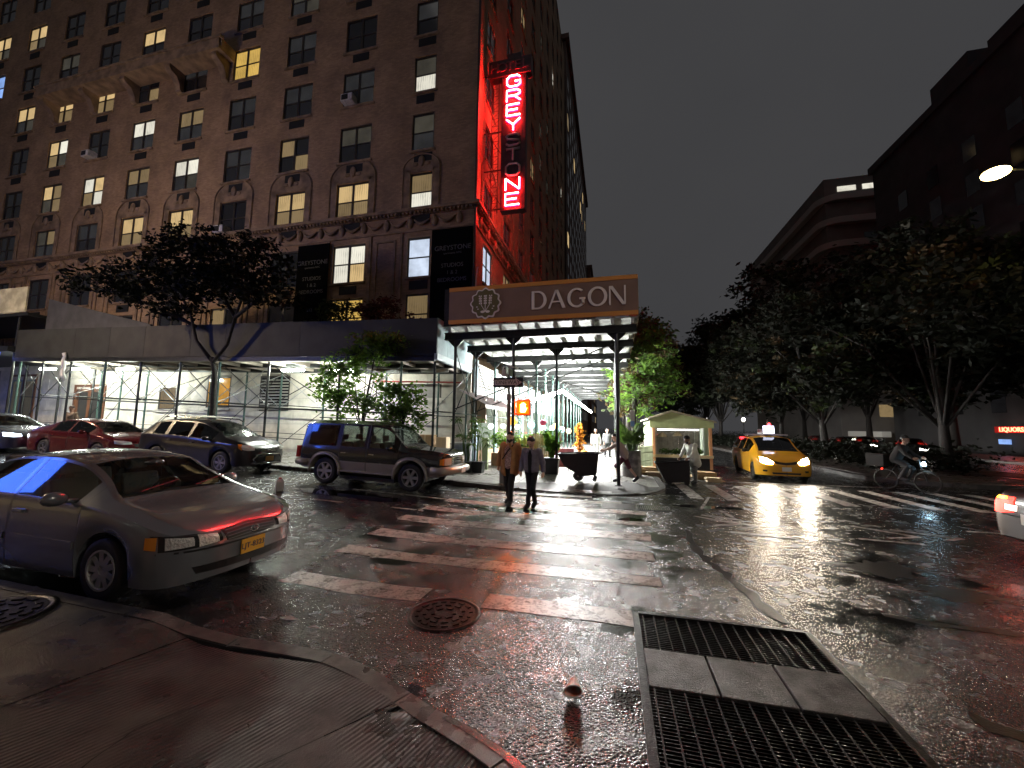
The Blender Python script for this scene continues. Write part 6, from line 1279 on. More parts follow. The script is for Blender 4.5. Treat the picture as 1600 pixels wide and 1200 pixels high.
# ------------------------------------------------------------------ across the avenue
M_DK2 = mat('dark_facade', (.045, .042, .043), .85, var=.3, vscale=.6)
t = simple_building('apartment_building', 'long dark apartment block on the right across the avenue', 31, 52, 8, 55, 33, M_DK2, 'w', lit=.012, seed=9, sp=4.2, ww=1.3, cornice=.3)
for x, y, a, h_ in ((33, 52, 3, 1.6), (33, 44, 2.2, 3.2), (33, 36.5, 3.4, 2.2), (33, 30, 3, 5), (33, 20, 5, 4)): MB().box(x-1.5, x+6, y-a, y+a, 33, 33+h_).build('roof_house', M_DK2, t)
bt = thing('apartment_building', 'rounded balcony apartment tower with two white lit windows at its top', 'building', (38, 73, 0)); MB().box(29.6, 52, 63, 95, 0, 37.5).build('walls', mat('tower_wall', (.16, .145, .14), .85, var=.2, vscale=.5), bt)
for k in range(9):
    z = 34-k*3.4; rr_ = [(29.6, 95), (28.8, 94)]+[(28.8, 65)]+arc(31.2, 64.6, 2.4, 180, 270, 6)+[(52, 62.2)]; 
    MB().prism(rr_+[(52, 64), (30, 64), (30, 95)], z, z+.9).build('balcony', mat('balcony_pale', (.36, .34, .33), .8), bt)
for x0, x1 in ((31.2, 33.4), (34.2, 36.2)): MB().box(x0, x1, 62.9, 63.02, 35.5, 36.2).build('window', PM['W'], bt)
for k in range(8):
    for x in (34, 38, 42): MB().box(x, x+2.2, 62.95, 63.02, 1.6+k*3.4+2.2, 3.2+k*3.4+2.2).build('window', PM['nktnnwkn'[(k*3+x) % 8]], bt)
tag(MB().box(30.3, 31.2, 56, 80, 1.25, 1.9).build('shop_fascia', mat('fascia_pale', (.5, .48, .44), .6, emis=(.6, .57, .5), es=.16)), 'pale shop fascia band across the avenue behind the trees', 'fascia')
for k, c in enumerate('nWtbWnWdw'): tag(MB().box(30.6, 30.7, 56.5+k*2.6, 58.6+k*2.6, -.2, 1.15).build('shop_window', PM[c]), 'shop window across the avenue, number %s from the nearest' % ['one', 'two', 'three', 'four', 'five', 'six', 'seven', 'eight', 'nine'][k], 'window', 'shop windows across the avenue')
ls = thing('shop_sign', 'glowing red liquor shop sign at the right edge', 'sign', (30.8, 40, 1.6)); MB().box(30.75, 30.9, 39.3, 42.3, 1.92, 2.42).build('panel', mat('red_panel', (.2, .01, .01), .5, emis=(1, .02, .01), es=.25), ls)
o = place(text_mesh('LIQUORS', .5, .02, emat('red_letters', (1, .12, .06), 9), off=.008), 'lettering', ls, (30.7, 40.8, 2.17)); o.rotation_euler = (R(90), 0, R(-90))
l2 = thing('shop_sign', 'second red lit shop sign cut off by the right edge', 'sign', (30.8, 36, 1.6)); MB().box(30.75, 30.9, 33.8, 38.6, 1.92, 2.42).build('panel', mat('red_panel'), l2)
for k in range(7): MB().box(30.68, 30.74, 38.0-k*.42, 38.26-k*.42, 2.0, 2.34).build('letter_block', mat('red_letters'), l2)
for k, (y, c) in enumerate(((41.5, 'B'), (37, 'w'), (34.5, 'W'))): tag(MB().box(30.7, 30.8, y-.5, y+.5, 1.0, 1.4).build('shop_window', PM[c]), ['bluish', 'warm', 'white'][k]+' shop window under the red signs', 'window', 'shop windows under the red signs')
# the corner shop on our side of the street, behind and left of the viewer, with its blue sign
cs = thing('corner_shop', 'brick corner shop behind the viewer with a blue light box', 'building', (-20, -6, 0)); MB().box(-45, -2.6, -14, -1.75, 0, 16).build('walls', M_DKB, cs)
MB().box(-29, -19.2, -1.74, -1.6, 6.9, 9.4).build('light_box', emat('blue_sign', (.06, .17, 1), 9), cs)
for k in range(6): MB().box(-44+k*6.5, -39+k*6.5, -1.745, -1.70, .6, 2.2).build('shop_pane', PM['tdwntd'[k]], cs)
# ------------------------------------------------------------------ people (smooth skins grown from signed distances)
def sdf_mesh(prims, h=.011, k=.03, clips=(), name='body'):
    pts = np.array([p for a, b_, ra, rb in prims for p in (a, b_)]); rm = max(max(p[2], p[3]) for p in prims)
    lo = pts.min(0)-rm-.04; hi = pts.max(0)+rm+.04; n = np.ceil((hi-lo)/h).astype(int)+1
    D = np.full(n, 1.0, np.float32); ax = [lo[i]+h*np.arange(n[i]) for i in range(3)]
    for a, b_, ra, rb in prims:
        a, b_ = np.array(a, float), np.array(b_, float); m = max(ra, rb)+k*1.5+2*h
        l0 = np.maximum(((np.minimum(a, b_)-m-lo)/h).astype(int), 0); l1 = np.minimum(((np.maximum(a, b_)+m-lo)/h).astype(int)+2, n)
        sl = tuple(slice(l0[i], l1[i]) for i in range(3)); X, Y, Z = np.meshgrid(ax[0][sl[0]], ax[1][sl[1]], ax[2][sl[2]], indexing='ij')
        P = np.stack([X, Y, Z], -1)-a; ba = b_-a; L2 = max(ba@ba, 1e-9); t = np.clip(P@ba/L2, 0, 1); d = np.linalg.norm(P-t[..., None]*ba, axis=-1)-(ra+(rb-ra)*t)
        e = D[sl]; hh = np.maximum(k-np.abs(e-d), 0)/k; D[sl] = np.minimum(e, d)-hh*hh*k*.25
    if clips:
        X, Y, Z = np.meshgrid(*ax, indexing='ij')
        for f in clips: D = np.maximum(D, f(X, Y, Z).astype(np.float32))
    D[[0, -1]] = 1; D[:, [0, -1]] = 1; D[:, :, [0, -1]] = 1
    s = D < 0; c = np.zeros(np.array(n)-1, int); acc = np.zeros((*(np.array(n)-1), 3)); cnt = np.zeros(np.array(n)-1)
    for i in range(3):
        o = [0, 0, 0]; o[i] = 1; A = D[:n[0]-o[0], :n[1]-o[1], :n[2]-o[2]]; B = D[o[0]:, o[1]:, o[2]:]; cr = (A < 0) != (B < 0); t = np.where(cr, A/np.where(A == B, 1, A-B), 0); j, k_ = [q for q in range(3) if q != i]
        for dj in (0, 1):
            for dk in (0, 1):
                sl = [slice(None)]*3; sl[j] = slice(dj, n[j]-1+dj); sl[k_] = slice(dk, n[k_]-1+dk); cc = cr[tuple(sl)]; tt = t[tuple(sl)]
                cnt += cc; off = np.zeros((*cc.shape, 3)); off[..., i] = tt; off[..., j] = dj; off[..., k_] = dk; acc += off*cc[..., None]
    act = cnt > 0; idx = -np.ones(act.shape, int); idx[act] = np.arange(act.sum()); ijk = np.argwhere(act); V = lo+h*(ijk+acc[act]/cnt[act][:, None]); F = []
    for i in range(3):
        o = [0, 0, 0]; o[i] = 1; A = s[:n[0]-o[0], :n[1]-o[1], :n[2]-o[2]]; B = s[o[0]:, o[1]:, o[2]:]; e = np.argwhere(A != B); j, k_ = (i+1) % 3, (i+2) % 3
        e = e[(e[:, j] > 0) & (e[:, k_] > 0)]; fl = A[tuple(e.T)]
        def at(dj, dk): q = e.copy(); q[:, j] -= dj; q[:, k_] -= dk; return idx[tuple(q.T)]
        Q = np.stack([at(0, 0), at(1, 0), at(1, 1), at(0, 1)], 1); Q[~fl] = Q[~fl][:, ::-1]; F.append(Q)
    F = np.concatenate(F); F = F[(F >= 0).all(1)]; me = bpy.data.meshes.new(name); me.from_pydata(V.tolist(), [], F.tolist()); me.polygons.foreach_set('use_smooth', [True]*len(F)); me.update(); return me
M_SKIN = mat('skin', (.72, .45, .34), .5); M_SKIN2 = mat('skin_dark', (.22, .12, .08), .55); M_HAIR = mat('hair', (.012, .009, .008), .5); M_EYE = mat('eye', (.02, .02, .02), .2); M_LIP = mat('lip', (.3, .1, .09), .5)
def vlerp(a, b_, t): return tuple(a[i]+(b_[i]-a[i])*t for i in range(3))
def person(label, loc, rz, J, cl, skin=M_SKIN, female=False, hair='short', group=None, sc=1.0, cat='person', hairm=None):
    """J: joint positions (local, facing -y). cl: clothing colours"""
    t = thing('person', label, cat, loc, group, rz, world=False); t.scale = (sc, sc, sc); P = []; a = P.append
    f = .84 if female else 1.0; hd = J['head']; nk = J['neck']; ch = J['chest']; pe = J['pelvis']
    a((pe, vlerp(pe, ch, .5), .125*f, .115*f)); a((vlerp(pe, ch, .5), ch, .115*f, .13*f)); a((ch, nk, .12*f, .055)); a((nk, vlerp(nk, hd, .6), .05, .055))
    for s in 'LR':
        sh, el, wr, hp, kn, an, to = (J[q+s] for q in ('sh', 'el', 'wr', 'hip', 'kn', 'an', 'toe'))
        a((vlerp(ch, sh, .4), sh, .09*f, .062*f)); a((sh, el, .052*f, .042*f)); a((el, wr, .04*f, .027)); a((hp, kn, .082*cl.get('legw', 1)*.92, .055*cl.get('legw', 1)*.92)); a((kn, an, .055*cl.get('legw', 1)*.92, .036)); a((an, to, .04, .03)); a((pe, hp, .11*f, .09*cl.get('legw', 1)*.92))
        # hand: palm, four unequal fingers with a bend, thumb from the side of the palm
        d = np.array(J['hd'+s], float); d /= np.linalg.norm(d); inn = np.array(J.get('in'+s, (-1 if s == 'L' else 1, 0, 0)), float); inn -= d*(inn@d); inn /= np.linalg.norm(inn)+1e-9; sd = np.cross(d, inn); w_ = np.array(wr)
        a((tuple(w_), tuple(w_+d*.075), .024, .03))
        for q, ln in enumerate((.062, .074, .07, .052)):
            b0 = w_+d*.08+sd*(q-1.5)*.019; m0 = b0+d*ln*.5+inn*.006; e0 = m0+d*ln*.42+inn*.022; a((tuple(b0), tuple(m0), .0095, .009)); a((tuple(m0), tuple(e0), .009, .0075))
        th = w_+d*.03-sd*.028; a((tuple(th), tuple(th+d*.035-sd*.02+inn*.01), .012, .011)); a((tuple(th+d*.035-sd*.02+inn*.01), tuple(th+d*.065-sd*.018+inn*.02), .011, .009))
    fw_ = np.array(J.get('face', (0, -1, 0)), float); fw_ /= np.linalg.norm(fw_); sdv = np.cross(fw_, (0, 0, 1)); sdv /= np.linalg.norm(sdv); upv = np.cross(sdv, fw_); H = np.array(hd)
    hp_ = lambda f_, s_, u_: tuple(H+fw_*f_+sdv*s_+upv*u_)
    a((hp_(-.015, 0, .035), hp_(.01, 0, .03), .092, .085)); a((hp_(.02, 0, -.03), hp_(.035, 0, -.075), .066, .042)); a((hp_(.088, 0, .012), hp_(.108, 0, -.025), .009, .014))
    for s_ in (-1, 1): a((hp_(-.005, s_*.088, .012), hp_(-.008, s_*.09, -.025), .014, .01)); a((hp_(.075, s_*.03, .03), hp_(.07, s_*.045, .028), .013, .01))
    me = sdf_mesh(P, .0105, .024); me.materials.append(skin); bo = link(me, 'body', t, (0, 0, 0))
    m_ = MB()
    for s_ in (-1, 1): e_ = MB().ell(hp_(.083, s_*.033, .012), (.012, .012, .009), 8, 6).build('eye', M_EYE, t, loc=(0, 0, 0), smooth=True)
    MB().ell(hp_(.086, 0, -.055), (.024, .012, .007), 8, 6).build('mouth', M_LIP, t, loc=(0, 0, 0), smooth=True)
    def cloth(nm, pr, m, clips=(), k=.03): 
        me_ = sdf_mesh(pr, .012, k, clips, nm); me_.materials.append(m); return link(me_, nm, t, (0, 0, 0))
    # hair
    hm = hairm or M_HAIR; hpz = [(hp_(-.03, 0, .05), hp_(-.005, 0, .06), .096, .088)]
    if hair == 'bun': hpz += [(hp_(-.1, 0, .08), hp_(-.11, 0, .09), .045, .04)]
    if hair != 'bald':
        F0 = fw_@H; U0 = upv@H
        cloth('hair', hpz, hm, (lambda X, Y, Z: np.minimum((X*fw_[0]+Y*fw_[1]+Z*fw_[2])-F0-.0+.0, 1)*1.0 - .055 + np.minimum(0, (U0+.07-(X*upv[0]+Y*upv[1]+Z*upv[2])))*0+np.maximum(0, (U0+.055)-(X*upv[0]+Y*upv[1]+Z*upv[2]))*1.3-.01,), .02)
    if hair == 'beard' or cl.get('beard'): cloth('beard', [(hp_(.045, -.03, -.06), hp_(.05, .03, -.06), .042, .042), (hp_(.05, 0, -.08), hp_(.06, 0, -.1), .04, .03)], hm, (), .02)
    # trousers, shoes
    tr = [(pe, vlerp(pe, ch, .25), .132*f, .13*f)]
    for s in 'LR':
        hp, kn, an = J['hip'+s], J['kn'+s], J['an'+s]; w_ = cl.get('legw', 1.0); hem = vlerp(kn, an, cl.get('hem', .98))
        tr += [(pe, hp, .125*f, .1*w_), (hp, kn, .1*w_, .072*w_), (kn, hem, .07*w_, .058*w_)]
        cloth('shoe', [(J['an'+s], J['toe'+s], .052, .045), (vlerp(J['an'+s], J['toe'+s], .5), J['toe'+s], .05, .046), (J['an'+s], (J['an'+s][0], J['an'+s][1], J['an'+s][2]+cl.get('boot', .02)), .05, .052)], cl['shoe'], (lambda X, Y, Z: .004-Z,))
    cloth('trousers', tr, cl['leg'])
    # top
    tp = [(vlerp(pe, ch, cl.get('low', .1)), ch, .15*f, .16*f), (ch, vlerp(ch, nk, .75), .15*f, .075)]; lo_ = []
    for s in 'LR':
        sh, el, wr = J['sh'+s], J['el'+s], J['wr'+s]; cu = vlerp(el, wr, cl.get('cuff', .93)); w_ = cl.get('armw', 1.0)
        tp += [(vlerp(ch, sh, .3), sh, .11*f, .07*w_), (sh, el, .068*w_, .058*w_)]+([(el, cu, .056*w_, .046*w_)] if cl.get('cuff', .93) > 0 else [])
        tp += [((pe[0]+(J['hip'+s][0]-pe[0])*.9, pe[1]+(J['hip'+s][1]-pe[1])*.4, pe[2]-cl.get('skirt', .02)), vlerp(ch, sh, .45), cl.get('hemw', .125)*f, .12*f)]
    if cl.get('open'):
        ow_ = cl['open']; zt = ch[2]+.22; cx = ch[0]
        cloth('shirt', [(vlerp(pe, ch, .05), ch, .148*f, .15*f), (ch, vlerp(ch, nk, .7), .14*f, .07)]+[(vlerp(ch, J['sh'+s], .3), vlerp(ch, J['sh'+s], .7), .12*f, .08) for s in 'LR']+[((pe[0]+(J['hip'+s][0]-pe[0])*.8, pe[1], pe[2]-.0), vlerp(ch, J['sh'+s], .4), .118*f, .11*f) for s in 'LR'], cl['shirt'])
        ja = cloth('jacket', [(p[0], p[1], p[2]+.014, p[3]+.012) for p in tp], cl['top'], (lambda X, Y, Z: np.minimum(ow_*(1-.0*(Z-pe[2]))-np.abs(X-cx)-.035*(ch[2]+.1-Z), -(Y-ch[1])-.0),))
        for s_ in (-1, 1): MB().tube([(cx+s_*.03, ch[1]-.1, nk[2]+.0), (cx+s_*(ow_+.02), ch[1]-.165*f, ch[2]+.08)], [.03, .02], 6).build('lapel', cl['top'], t, loc=(0, 0, 0), smooth=True)
    else: cloth('shirt' if not cl.get('coat') else 'jacket', tp, cl['top'])
    if cl.get('strap'): MB().tube([(ch[0]+.12, ch[1]-.06, ch[2]+.2), (ch[0]+.02, ch[1]-.178, ch[2]+.05), (ch[0]-.13, ch[1]-.17, ch[2]-.16)], .016, 6).build('bag_strap', cl['strap'], t, loc=(0, 0, 0))
    if cl.get('cap'): me_ = sdf_mesh([(hp_(-.02, 0, .06), hp_(.0, 0, .07), .1, .095)], .012, .02, (lambda X, Y, Z: (H[2]+.055)-Z,), 'cap'); me_.materials.append(cl['cap']); link(me_, 'cap', t, (0, 0, 0))
    return t
def stand(h=1.77, step=.12, lean=0, armL=None, armR=None):
    k = h/1.77; J = dict(pelvis=(0, 0, .95), chest=(0, .0, 1.26), neck=(0, .01, 1.49), head=(0, -.015, 1.645), shL=(.19, .01, 1.42), shR=(-.19, .01, 1.42), hipL=(.09, 0, .90), hipR=(-.09, 0, .90),
        knL=(.1, -.05-step*.5, .49), knR=(-.1, -.03+step*.3, .5), anL=(.1, -step*.9, .08), anR=(-.1, step, .1), toeL=(.12, -step*.9-.14, .035), toeR=(-.12, step-.13, .04), elL=(.27, .05, 1.15), elR=(-.27, .03, 1.15), wrL=(.27, -.07, .93), wrR=(-.28, -.06, .93), hdL=(0, -.25, -1), hdR=(0, -.25, -1))
    J = {q: (v if q[:2] in ('hd', 'in') or q == 'face' else tuple(x*k for x in v)) for q, v in J.items()}; return J
M_DEN = mat('black_denim', (.012, .012, .014), .8); M_TAN = mat('tan_suede', (.5, .25, .095), .85, var=.15, vscale=9); M_FLOR = mat('floral_shirt', (.7, .5, .42), .8, var=.6, vscale=38, dark=(.3, .16, .14)); M_BOOT = mat('boot_leather', (.03, .03, .034), .4); M_GRYJ = mat('grey_jacket', (.2, .185, .23), .8, var=.2, vscale=14); M_BLK = mat('black_knit', (.008, .008, .009), .85)
J = stand(1.77, .19); J['face'] = (.15, -1, -.25); J['wrL'] = (.3, .1, .95); J['elL'] = (.27, .12, 1.17); J['head'] = (.01, -.03, 1.64); J['wrR'] = (-.3, -.05, .95); J['elR'] = (-.3, .05, 1.18)
person('man in tan jacket and floral shirt walking over the crosswalk', (-2.5, 9.86, 0), R(-12), J, dict(leg=M_DEN, shoe=M_BOOT, top=M_TAN, shirt=M_FLOR, open=.10, boot=.12, skirt=.12, hemw=.15, armw=1.08, legw=1.0, strap=M_BLK, beard=True), hair='short', group='couple crossing')
J = stand(1.65, .13); J['face'] = (-.1, -1, -.55); J['head'] = (0, -.05, 1.525); J['wrL'] = (.3, .0, .86); J['elL'] = (.26, .05, 1.07); J['knL'] = (.06, -.06, .46); J['knR'] = (-.05, .0, .47); J['anL'] = (.05, .1, .1); J['anR'] = (-.04, -.12, .08); J['toeL'] = (.06, -.03, .04); J['toeR'] = (-.05, -.26, .035)
person('woman in grey jacket and black clothes walking over the crosswalk', (-1.9, 9.6, 0), R(-10), J, dict(leg=M_BLK, shoe=M_BLK, top=M_GRYJ, shirt=M_BLK, open=.055, boot=.16, skirt=-.02, hemw=.12, legw=.84, armw=.9), female=True, hair='bun', group='couple crossing')
# worker in white coat bent over the bin
M_WCOAT = mat('white_coat', (.66, .68, .6), .8, var=.1, vscale=8); M_GTR = mat('grey_check', (.2, .2, .19), .8, var=.4, vscale=30)
J = stand(1.72, .1); J['chest'] = (0, -.13, 1.2); J['neck'] = (0, -.22, 1.39); J['head'] = (0, -.3, 1.52); J['shL'] = (.2, -.16, 1.34); J['shR'] = (-.2, -.16, 1.34); J['elL'] = (.24, -.28, 1.08); J['elR'] = (-.24, -.28, 1.08); J['wrL'] = (.2, -.45, .9); J['wrR'] = (-.2, -.45, .9); J['hdL'] = (0, -1, -.4); J['hdR'] = (0, -1, -.4); J['face'] = (0, -1, -.5)
person('kitchen worker in white coat and black cap leaning on the black bin', (2.75, 15.35, 0), R(-55), J, dict(leg=M_GTR, shoe=M_BOOT, top=M_WCOAT, coat=True, cuff=.7, skirt=.2, hemw=.16, cap=M_BLK, armw=1.1, beard=True), skin=M_SKIN2)
# worker pushing the cart, striding to the left
M_BEIGE = mat('beige_shirt', (.5, .38, .32), .8); M_MAR = mat('maroon_shorts', (.12, .03, .05), .8)
J = stand(1.66, .3); J['chest'] = (0, -.14, 1.12); J['neck'] = (0, -.24, 1.32); J['head'] = (0, -.3, 1.45); J['shL'] = (.19, -.2, 1.27); J['shR'] = (-.19, -.2, 1.27); J['elL'] = (.2, -.42, 1.12); J['elR'] = (-.2, -.42, 1.12); J['wrL'] = (.2, -.64, 1.03); J['wrR'] = (-.2, -.64, 1.03); J['hdL'] = (0, -1, -.1); J['hdR'] = (0, -1, -.1); J['face'] = (0, -1, -.2); J['knL'] = (.1, -.26, .52); J['anL'] = (.1, -.2, .1); J['toeL'] = (.1, -.34, .04); J['knR'] = (-.1, .14, .48); J['anR'] = (-.1, .4, .14); J['toeR'] = (-.1, .3, .04)
person('worker in beige shirt striding behind the black tilt cart', (.36, 14.1, .13), R(-90), J, dict(leg=M_MAR, shoe=M_BOOT, top=M_BEIGE, cuff=-1, skirt=.05, hem=-.0, armw=1.05))
# passers-by further under the shed, the doorman at left, the rider
J = stand(1.7, .1); person('passer-by in white clothes far under the avenue shed', (-.95, 23.5, .13), 0, J, dict(leg=mat('white_trousers', (.28, .28, .27), .8), shoe=M_BOOT, top=mat('pale_blouse', (.3, .3, .28), .8)), skin=M_SKIN2, hair='bun')
J = stand(1.72, .12); person('passer-by in grey shirt right of the one in white', (-.35, 25.5, .13), R(30), J, dict(leg=M_DEN, shoe=M_BOOT, top=mat('grey_shirt', (.12, .12, .13), .8)))
J = stand(1.72, .02); person('person in dark cap standing behind the red sedan', (-24.4, 13.2, gz(-24.4)+.1), R(20), J, dict(leg=M_DEN, shoe=M_BOOT, top=mat('brown_coat', (.13, .09, .06), .85), coat=True, cap=mat('brown_cap', (.06, .04, .03), .8)), skin=M_SKIN2)
# rider on a bicycle with a bright lamp
bk = thing('bicycle', 'delivery bicycle with a bluish headlamp crossing by the median', 'bicycle', (9.15, 15.9, 0), rz=R(-52), world=False); wm = MB().lathe([(.30, -.02), (.335, -.02), (.345, 0), (.335, .02), (.30, .02)], (0, 0, 0), 24, 'y', cap=False).mesh('wheel', M_RUB, True); spk = MB()
for k in range(12): spk.tube([(0, 0, 0), (.31*cos(k*pi/6), 0, .31*sin(k*pi/6))], .003, 3)
sm_ = spk.mesh('spokes', M_TRIM)
for x in (-.52, .52): wo = link(wm, 'wheel', bk, (x, 0, .345)); link(sm_, 'spokes', wo, (0, 0, 0))
MB().tube([(-.52, 0, .345), (-.05, 0, .32), (.38, 0, .82), (-.2, 0, .85), (-.05, 0, .32)], .02, 6).tube([(-.52, 0, .345), (-.2, 0, .85), (-.22, 0, .95)], .016, 6).build('frame', M_TRIM, bk, loc=(0, 0, 0)); MB().tube([(.52, 0, .345), (.38, 0, .82), (.36, 0, 1.0)], .018, 6).build('fork', M_TRIM, bk, loc=(0, 0, 0)); MB().tube([(.3, -.28, 1.06), (.36, -.1, 1.02), (.36, .1, 1.02), (.3, .28, 1.06)], .014, 6).build('handlebar', M_TRIM, bk, loc=(0, 0, 0)); MB().ell((-.24, 0, .97), (.14, .07, .035), 10, 6).build('saddle', M_TRIM, bk, loc=(0, 0, 0), smooth=True)
MB().ell((.46, 0, .9), (.05, .07, .07), 10, 8).build('headlamp', emat('bike_lamp', (.5, .8, 1), 60), bk, loc=(0, 0, 0), smooth=True); MB().box(-.95, -.45, -.22, .22, .75, 1.15).build('delivery_box', M_BLK, bk, loc=(0, 0, 0), bevel=.02); MB().ell((-.6, 0, .66), (.03, .05, .03), 8, 6).build('rear_lamp', mat('tail_light_on'), bk, loc=(0, 0, 0))
J = stand(1.74, 0); J.update(pelvis=(0, .24, 1.02), chest=(0, .08, 1.3), neck=(0, -.02, 1.5), head=(0, -.06, 1.64), shL=(.18, .02, 1.42), shR=(-.18, .02, 1.42), hipL=(.09, .2, .98), hipR=(-.09, .2, .98), knL=(.11, -.14, .72), knR=(-.11, -.1, .8), anL=(.1, .04, .3), anR=(-.1, .1, .42), toeL=(.1, -.12, .24), toeR=(-.1, -.05, .37), elL=(.24, -.12, 1.2), elR=(-.24, -.12, 1.2), wrL=(.26, -.3, 1.08), wrR=(-.26, -.3, 1.08), hdL=(0, -1, -.2), hdR=(0, -1, -.2))
cx_, cy2 = 9.15, 15.9
person('rider in black on the delivery bicycle by the median', (cx_, cy2, 0), R(-52)+R(90), J, dict(leg=M_DEN, shoe=M_BOOT, top=M_BLK, coat=True, cap=M_BLK), skin=M_SKIN2)
# ------------------------------------------------------------------ trees and hedge
def tree(label, base, trunk, limbs, blobs, mats, n, leaf, r0=.2, name='street_tree', seed=3, group=None, w=(.6, .4), clump=22, cat='tree', auto=True):
    rg = np.random.default_rng(seed); t = thing(name, label, cat, base, group)
    tk = MB(); m = len(trunk); tk.tube(trunk, [r0*(1.25 if i == 0 else 1)*(1-.45*i/m) for i in range(m)], 10); to = tk.build('trunk', M_BARK, t, smooth=True); top = Vector(trunk[-1])
    lm = MB(); cs = []
    tot = sum(b_[3]*b_[4]*b_[5] for b_ in blobs)
    for cx, cy_2, cz, rx, ry, rz in blobs:
        k = max(4, int(n/clump*rx*ry*rz/tot)); d = rg.normal(0, 1, (k, 3)); d /= np.linalg.norm(d, axis=1)[:, None]; rr = rg.uniform(.35, 1.0, (k, 1))**.6; cs.append(np.array((cx, cy_2, cz))+d*rr*np.array((rx, ry, rz)))
        if auto: lm.tube([trunk[max(0, m-2)], (top+Vector((cx, cy_2, cz)))/2+Vector((0, 0, .1*rz)), (cx, cy_2, cz)], [r0*.36, r0*.2, r0*.09], 6)
        for q in range(min(9, k)): e = Vector(cs[-1][q]); c = Vector((cx, cy_2, cz)); lm.tube([c, (c+e)/2+Vector(rg.normal(0, .08*rx, 3)), e], [r0*.14, r0*.09, r0*.03], 5)
    for l_ in limbs: lm.tube(l_, [r0*.6*(1-.6*i/len(l_)) for i in range(len(l_))], 8)
    lm.build('limbs', M_BARK, t, smooth=True)
    C = np.concatenate(cs); V = np.concatenate([leaves(clump, c, (leaf*3.4,)*2+(leaf*2.2,), leaf, .6, rg) for c in C]); mi = rg.choice(len(mats), len(C), p=np.array(w[:len(mats)])/sum(w[:len(mats)])).repeat(clump)
    leaf_obj('crown', V, mats, t, mi); return t
g1 = gz(-15.2)
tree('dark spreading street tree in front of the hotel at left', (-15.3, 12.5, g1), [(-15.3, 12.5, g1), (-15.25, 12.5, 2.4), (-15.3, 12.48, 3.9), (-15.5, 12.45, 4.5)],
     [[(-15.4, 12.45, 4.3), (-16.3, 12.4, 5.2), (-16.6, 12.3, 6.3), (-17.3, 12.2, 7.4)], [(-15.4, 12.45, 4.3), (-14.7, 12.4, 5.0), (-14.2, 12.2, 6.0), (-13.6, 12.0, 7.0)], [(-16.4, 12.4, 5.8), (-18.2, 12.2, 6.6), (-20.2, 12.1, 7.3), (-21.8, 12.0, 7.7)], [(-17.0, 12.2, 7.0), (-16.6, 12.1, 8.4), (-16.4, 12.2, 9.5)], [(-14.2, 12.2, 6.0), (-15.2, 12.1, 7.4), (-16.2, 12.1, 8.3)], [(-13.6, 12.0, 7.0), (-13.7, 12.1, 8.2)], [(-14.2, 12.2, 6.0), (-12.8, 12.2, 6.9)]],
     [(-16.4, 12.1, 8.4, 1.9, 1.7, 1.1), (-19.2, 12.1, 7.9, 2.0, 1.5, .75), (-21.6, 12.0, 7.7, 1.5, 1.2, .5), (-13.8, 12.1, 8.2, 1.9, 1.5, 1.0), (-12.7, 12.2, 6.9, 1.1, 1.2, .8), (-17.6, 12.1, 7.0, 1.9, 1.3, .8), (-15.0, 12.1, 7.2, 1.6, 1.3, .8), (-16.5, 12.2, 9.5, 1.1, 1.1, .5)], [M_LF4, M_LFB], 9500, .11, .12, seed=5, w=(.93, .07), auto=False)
gy = gz(-8.0)
tree('leafy young tree with bright lower leaves behind the off-roader', (-8.55, 12.55, gy+.1), [(-8.55, 12.55, gy+.1), (-8.6, 12.55, 1.6), (-8.5, 12.5, 2.6)], [[(-8.5, 12.5, 2.4), (-8.3, 12.5, 3.6), (-8.1, 12.45, 4.6)]],
     [(-9.7, 12.4, 3.3, .8, .6, .75), (-9.1, 12.4, 2.6, .75, .6, .5), (-8.0, 12.4, 3.0, .5, .5, .7), (-8.4, 12.35, 4.5, 1.1, .6, .6), (-7.6, 12.3, 4.75, .8, .5, .4), (-9.3, 12.4, 4.0, .8, .6, .5)], [M_LF1, M_LF2], 3800, .085, .06, 'young_tree', 8)
tree('small young tree with hanging leaves over the off-roader hood', (-6.95, 12.55, gy+.08), [(-6.95, 12.55, gy+.08), (-7.0, 12.55, 1.8), (-6.95, 12.5, 2.7)], [],
     [(-7.1, 12.4, 2.75, .55, .45, .55), (-6.5, 12.4, 2.3, .4, .4, .55), (-7.3, 12.4, 2.2, .45, .4, .35), (-6.6, 12.4, 3.0, .4, .4, .3)], [M_LF1, M_LF2], 1500, .085, .045, 'young_tree', 9)
# shrubs on the shed roof edge
for x, lb, rd, m in ((-11.9, 'dark shrub on the shed roof beside the yellow window', .9, [M_LF3]), (-9.7, 'reddish shrub on the shed roof near the corner', .8, [leafmat('leaf_red', (.09, .03, .025), .25)])):
    t = thing('roof_shrub', lb, 'shrub', (x, 14.9, dz_(x)+.05)); leaf_obj('foliage', np.concatenate([leaves(40, (x+RNG.normal(0, .5), 14.9+RNG.normal(0, .2), 5.9+RNG.uniform(0, 1.3)), (.3, .3, .25), .09) for _ in range(34)]), m, t)['kind'] = 'stuff'; MB().tube([(x, 14.9, dz_(x)+.05), (x, 14.9, 6.5)], .04, 6).build('stem', M_BARK, t)
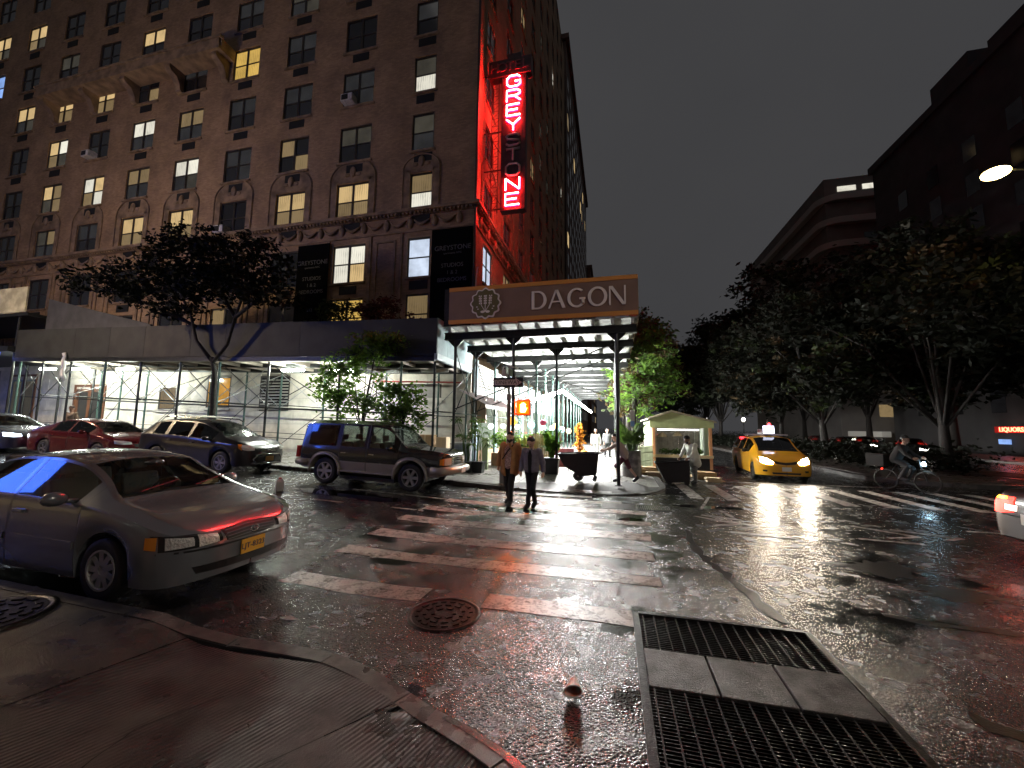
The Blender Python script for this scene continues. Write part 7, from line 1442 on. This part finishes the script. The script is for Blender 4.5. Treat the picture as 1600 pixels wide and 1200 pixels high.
# avenue trees on the hotel side
AV = 'trees along the avenue'
tree('green lit street tree right of the restaurant sign', (1.15, 22.5, .1), [(1.15, 22.5, .1), (1.1, 22.5, 2.6), (1.2, 22.4, 4.2)], [], [(1.6, 22.4, 5.6, 1.9, 2.2, 1.9), (1.2, 22.0, 3.6, 1.4, 2.0, 1.2), (2.4, 23.0, 4.4, 1.5, 2, 1.3), (1.0, 25, 6.6, 1.5, 2, 1.4), (1.7, 24, 7.6, 1.3, 1.6, 1.0)], [M_LF2, M_LF1, M_LFB], 9000, .13, .16, seed=12, group=AV, w=(.5, .2, .3))
tree('darker street tree behind the green one up the avenue', (1.2, 33, .1), [(1.2, 33, .1), (1.2, 33, 4), (1.4, 33, 6)], [], [(1.8, 33, 8.5, 2.6, 3, 2.4), (2.6, 34, 6, 2.2, 3, 1.8), (1, 36, 5, 2, 3, 2)], [M_LF3, M_LFB], 5500, .2, .2, seed=13, group=AV)
tree('farthest street tree on the hotel side of the avenue', (1.2, 46, .1), [(1.2, 46, .1), (1.2, 46, 5), (1.4, 46, 8)], [], [(2, 46, 9, 3, 3.5, 3), (3.4, 47, 6.5, 2.4, 3, 2)], [M_LF3], 4000, .26, .22, seed=14, group=AV)
# median trees
MT = [(13.2, 30, 13.5, 'median tree with the thick trunk right of the taxi'), (14.6, 41, 14.5, 'median tree behind the thick trunk'), (12.2, 52, 16, 'tall median tree above the food hut roof'), (13.5, 66, 17, 'far median tree up the avenue'), (15.2, 23.5, 12.5, 'nearest median tree at the right edge'), (11.4, 84, 19, 'farthest median tree up the avenue')]
for i, (x, y, h_, lb) in enumerate(MT):
    rg = random.Random(i+20); bl = []
    for k in range(14): bl.append((x+rg.uniform(-4.2, 4.2), y+rg.uniform(-4, 4), h_*rg.uniform(.3, .86), rg.uniform(1.7, 2.8), rg.uniform(1.8, 3), rg.uniform(1.2, 2.1)))
    bl.append((x, y, h_*.88, 2.2, 2.4, h_*.1)); th = h_*.32
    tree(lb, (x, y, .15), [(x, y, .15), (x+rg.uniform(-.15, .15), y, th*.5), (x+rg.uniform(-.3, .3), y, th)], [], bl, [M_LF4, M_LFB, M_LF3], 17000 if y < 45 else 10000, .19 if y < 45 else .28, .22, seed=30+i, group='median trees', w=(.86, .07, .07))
FT = [(26.5, 30, 15, 'big dark tree before the long block at right'), (26.5, 40, 16, 'dark tree between the long block and the tower'), (27, 52, 17, 'dark tree in front of the balcony tower'), (26.5, 66, 16, 'dark tree left of the balcony tower')]
for i, (x, y, h_, lb) in enumerate(FT):
    rg = random.Random(i+50); bl = [(x+rg.uniform(-3.5, 3.5), y+rg.uniform(-4, 4), h_*rg.uniform(.4, .88), rg.uniform(2, 3.2), rg.uniform(2, 3.2), rg.uniform(1.4, 2.4)) for k in range(10)]
    tree(lb, (x, y, .13), [(x, y, .13), (x, y, 3), (x, y, 5)], [], bl, [M_LF4, M_LFB], 11000, .26, .28, seed=60+i, group='trees across the avenue', w=(.9, .1))
V = np.concatenate([leaves(26, (RNG.uniform(10.4, 15.2), y, RNG.uniform(.35, 1.15)), (.5, .5, .35), .13) for y in np.repeat(np.arange(20.5, 62, .32), 5)])
h_ = leaf_obj('hedge', V, [M_LF4]); h_['kind'] = 'stuff'; h_['label'] = 'low dark hedge of shrubs filling the median'; h_['category'] = 'hedge'
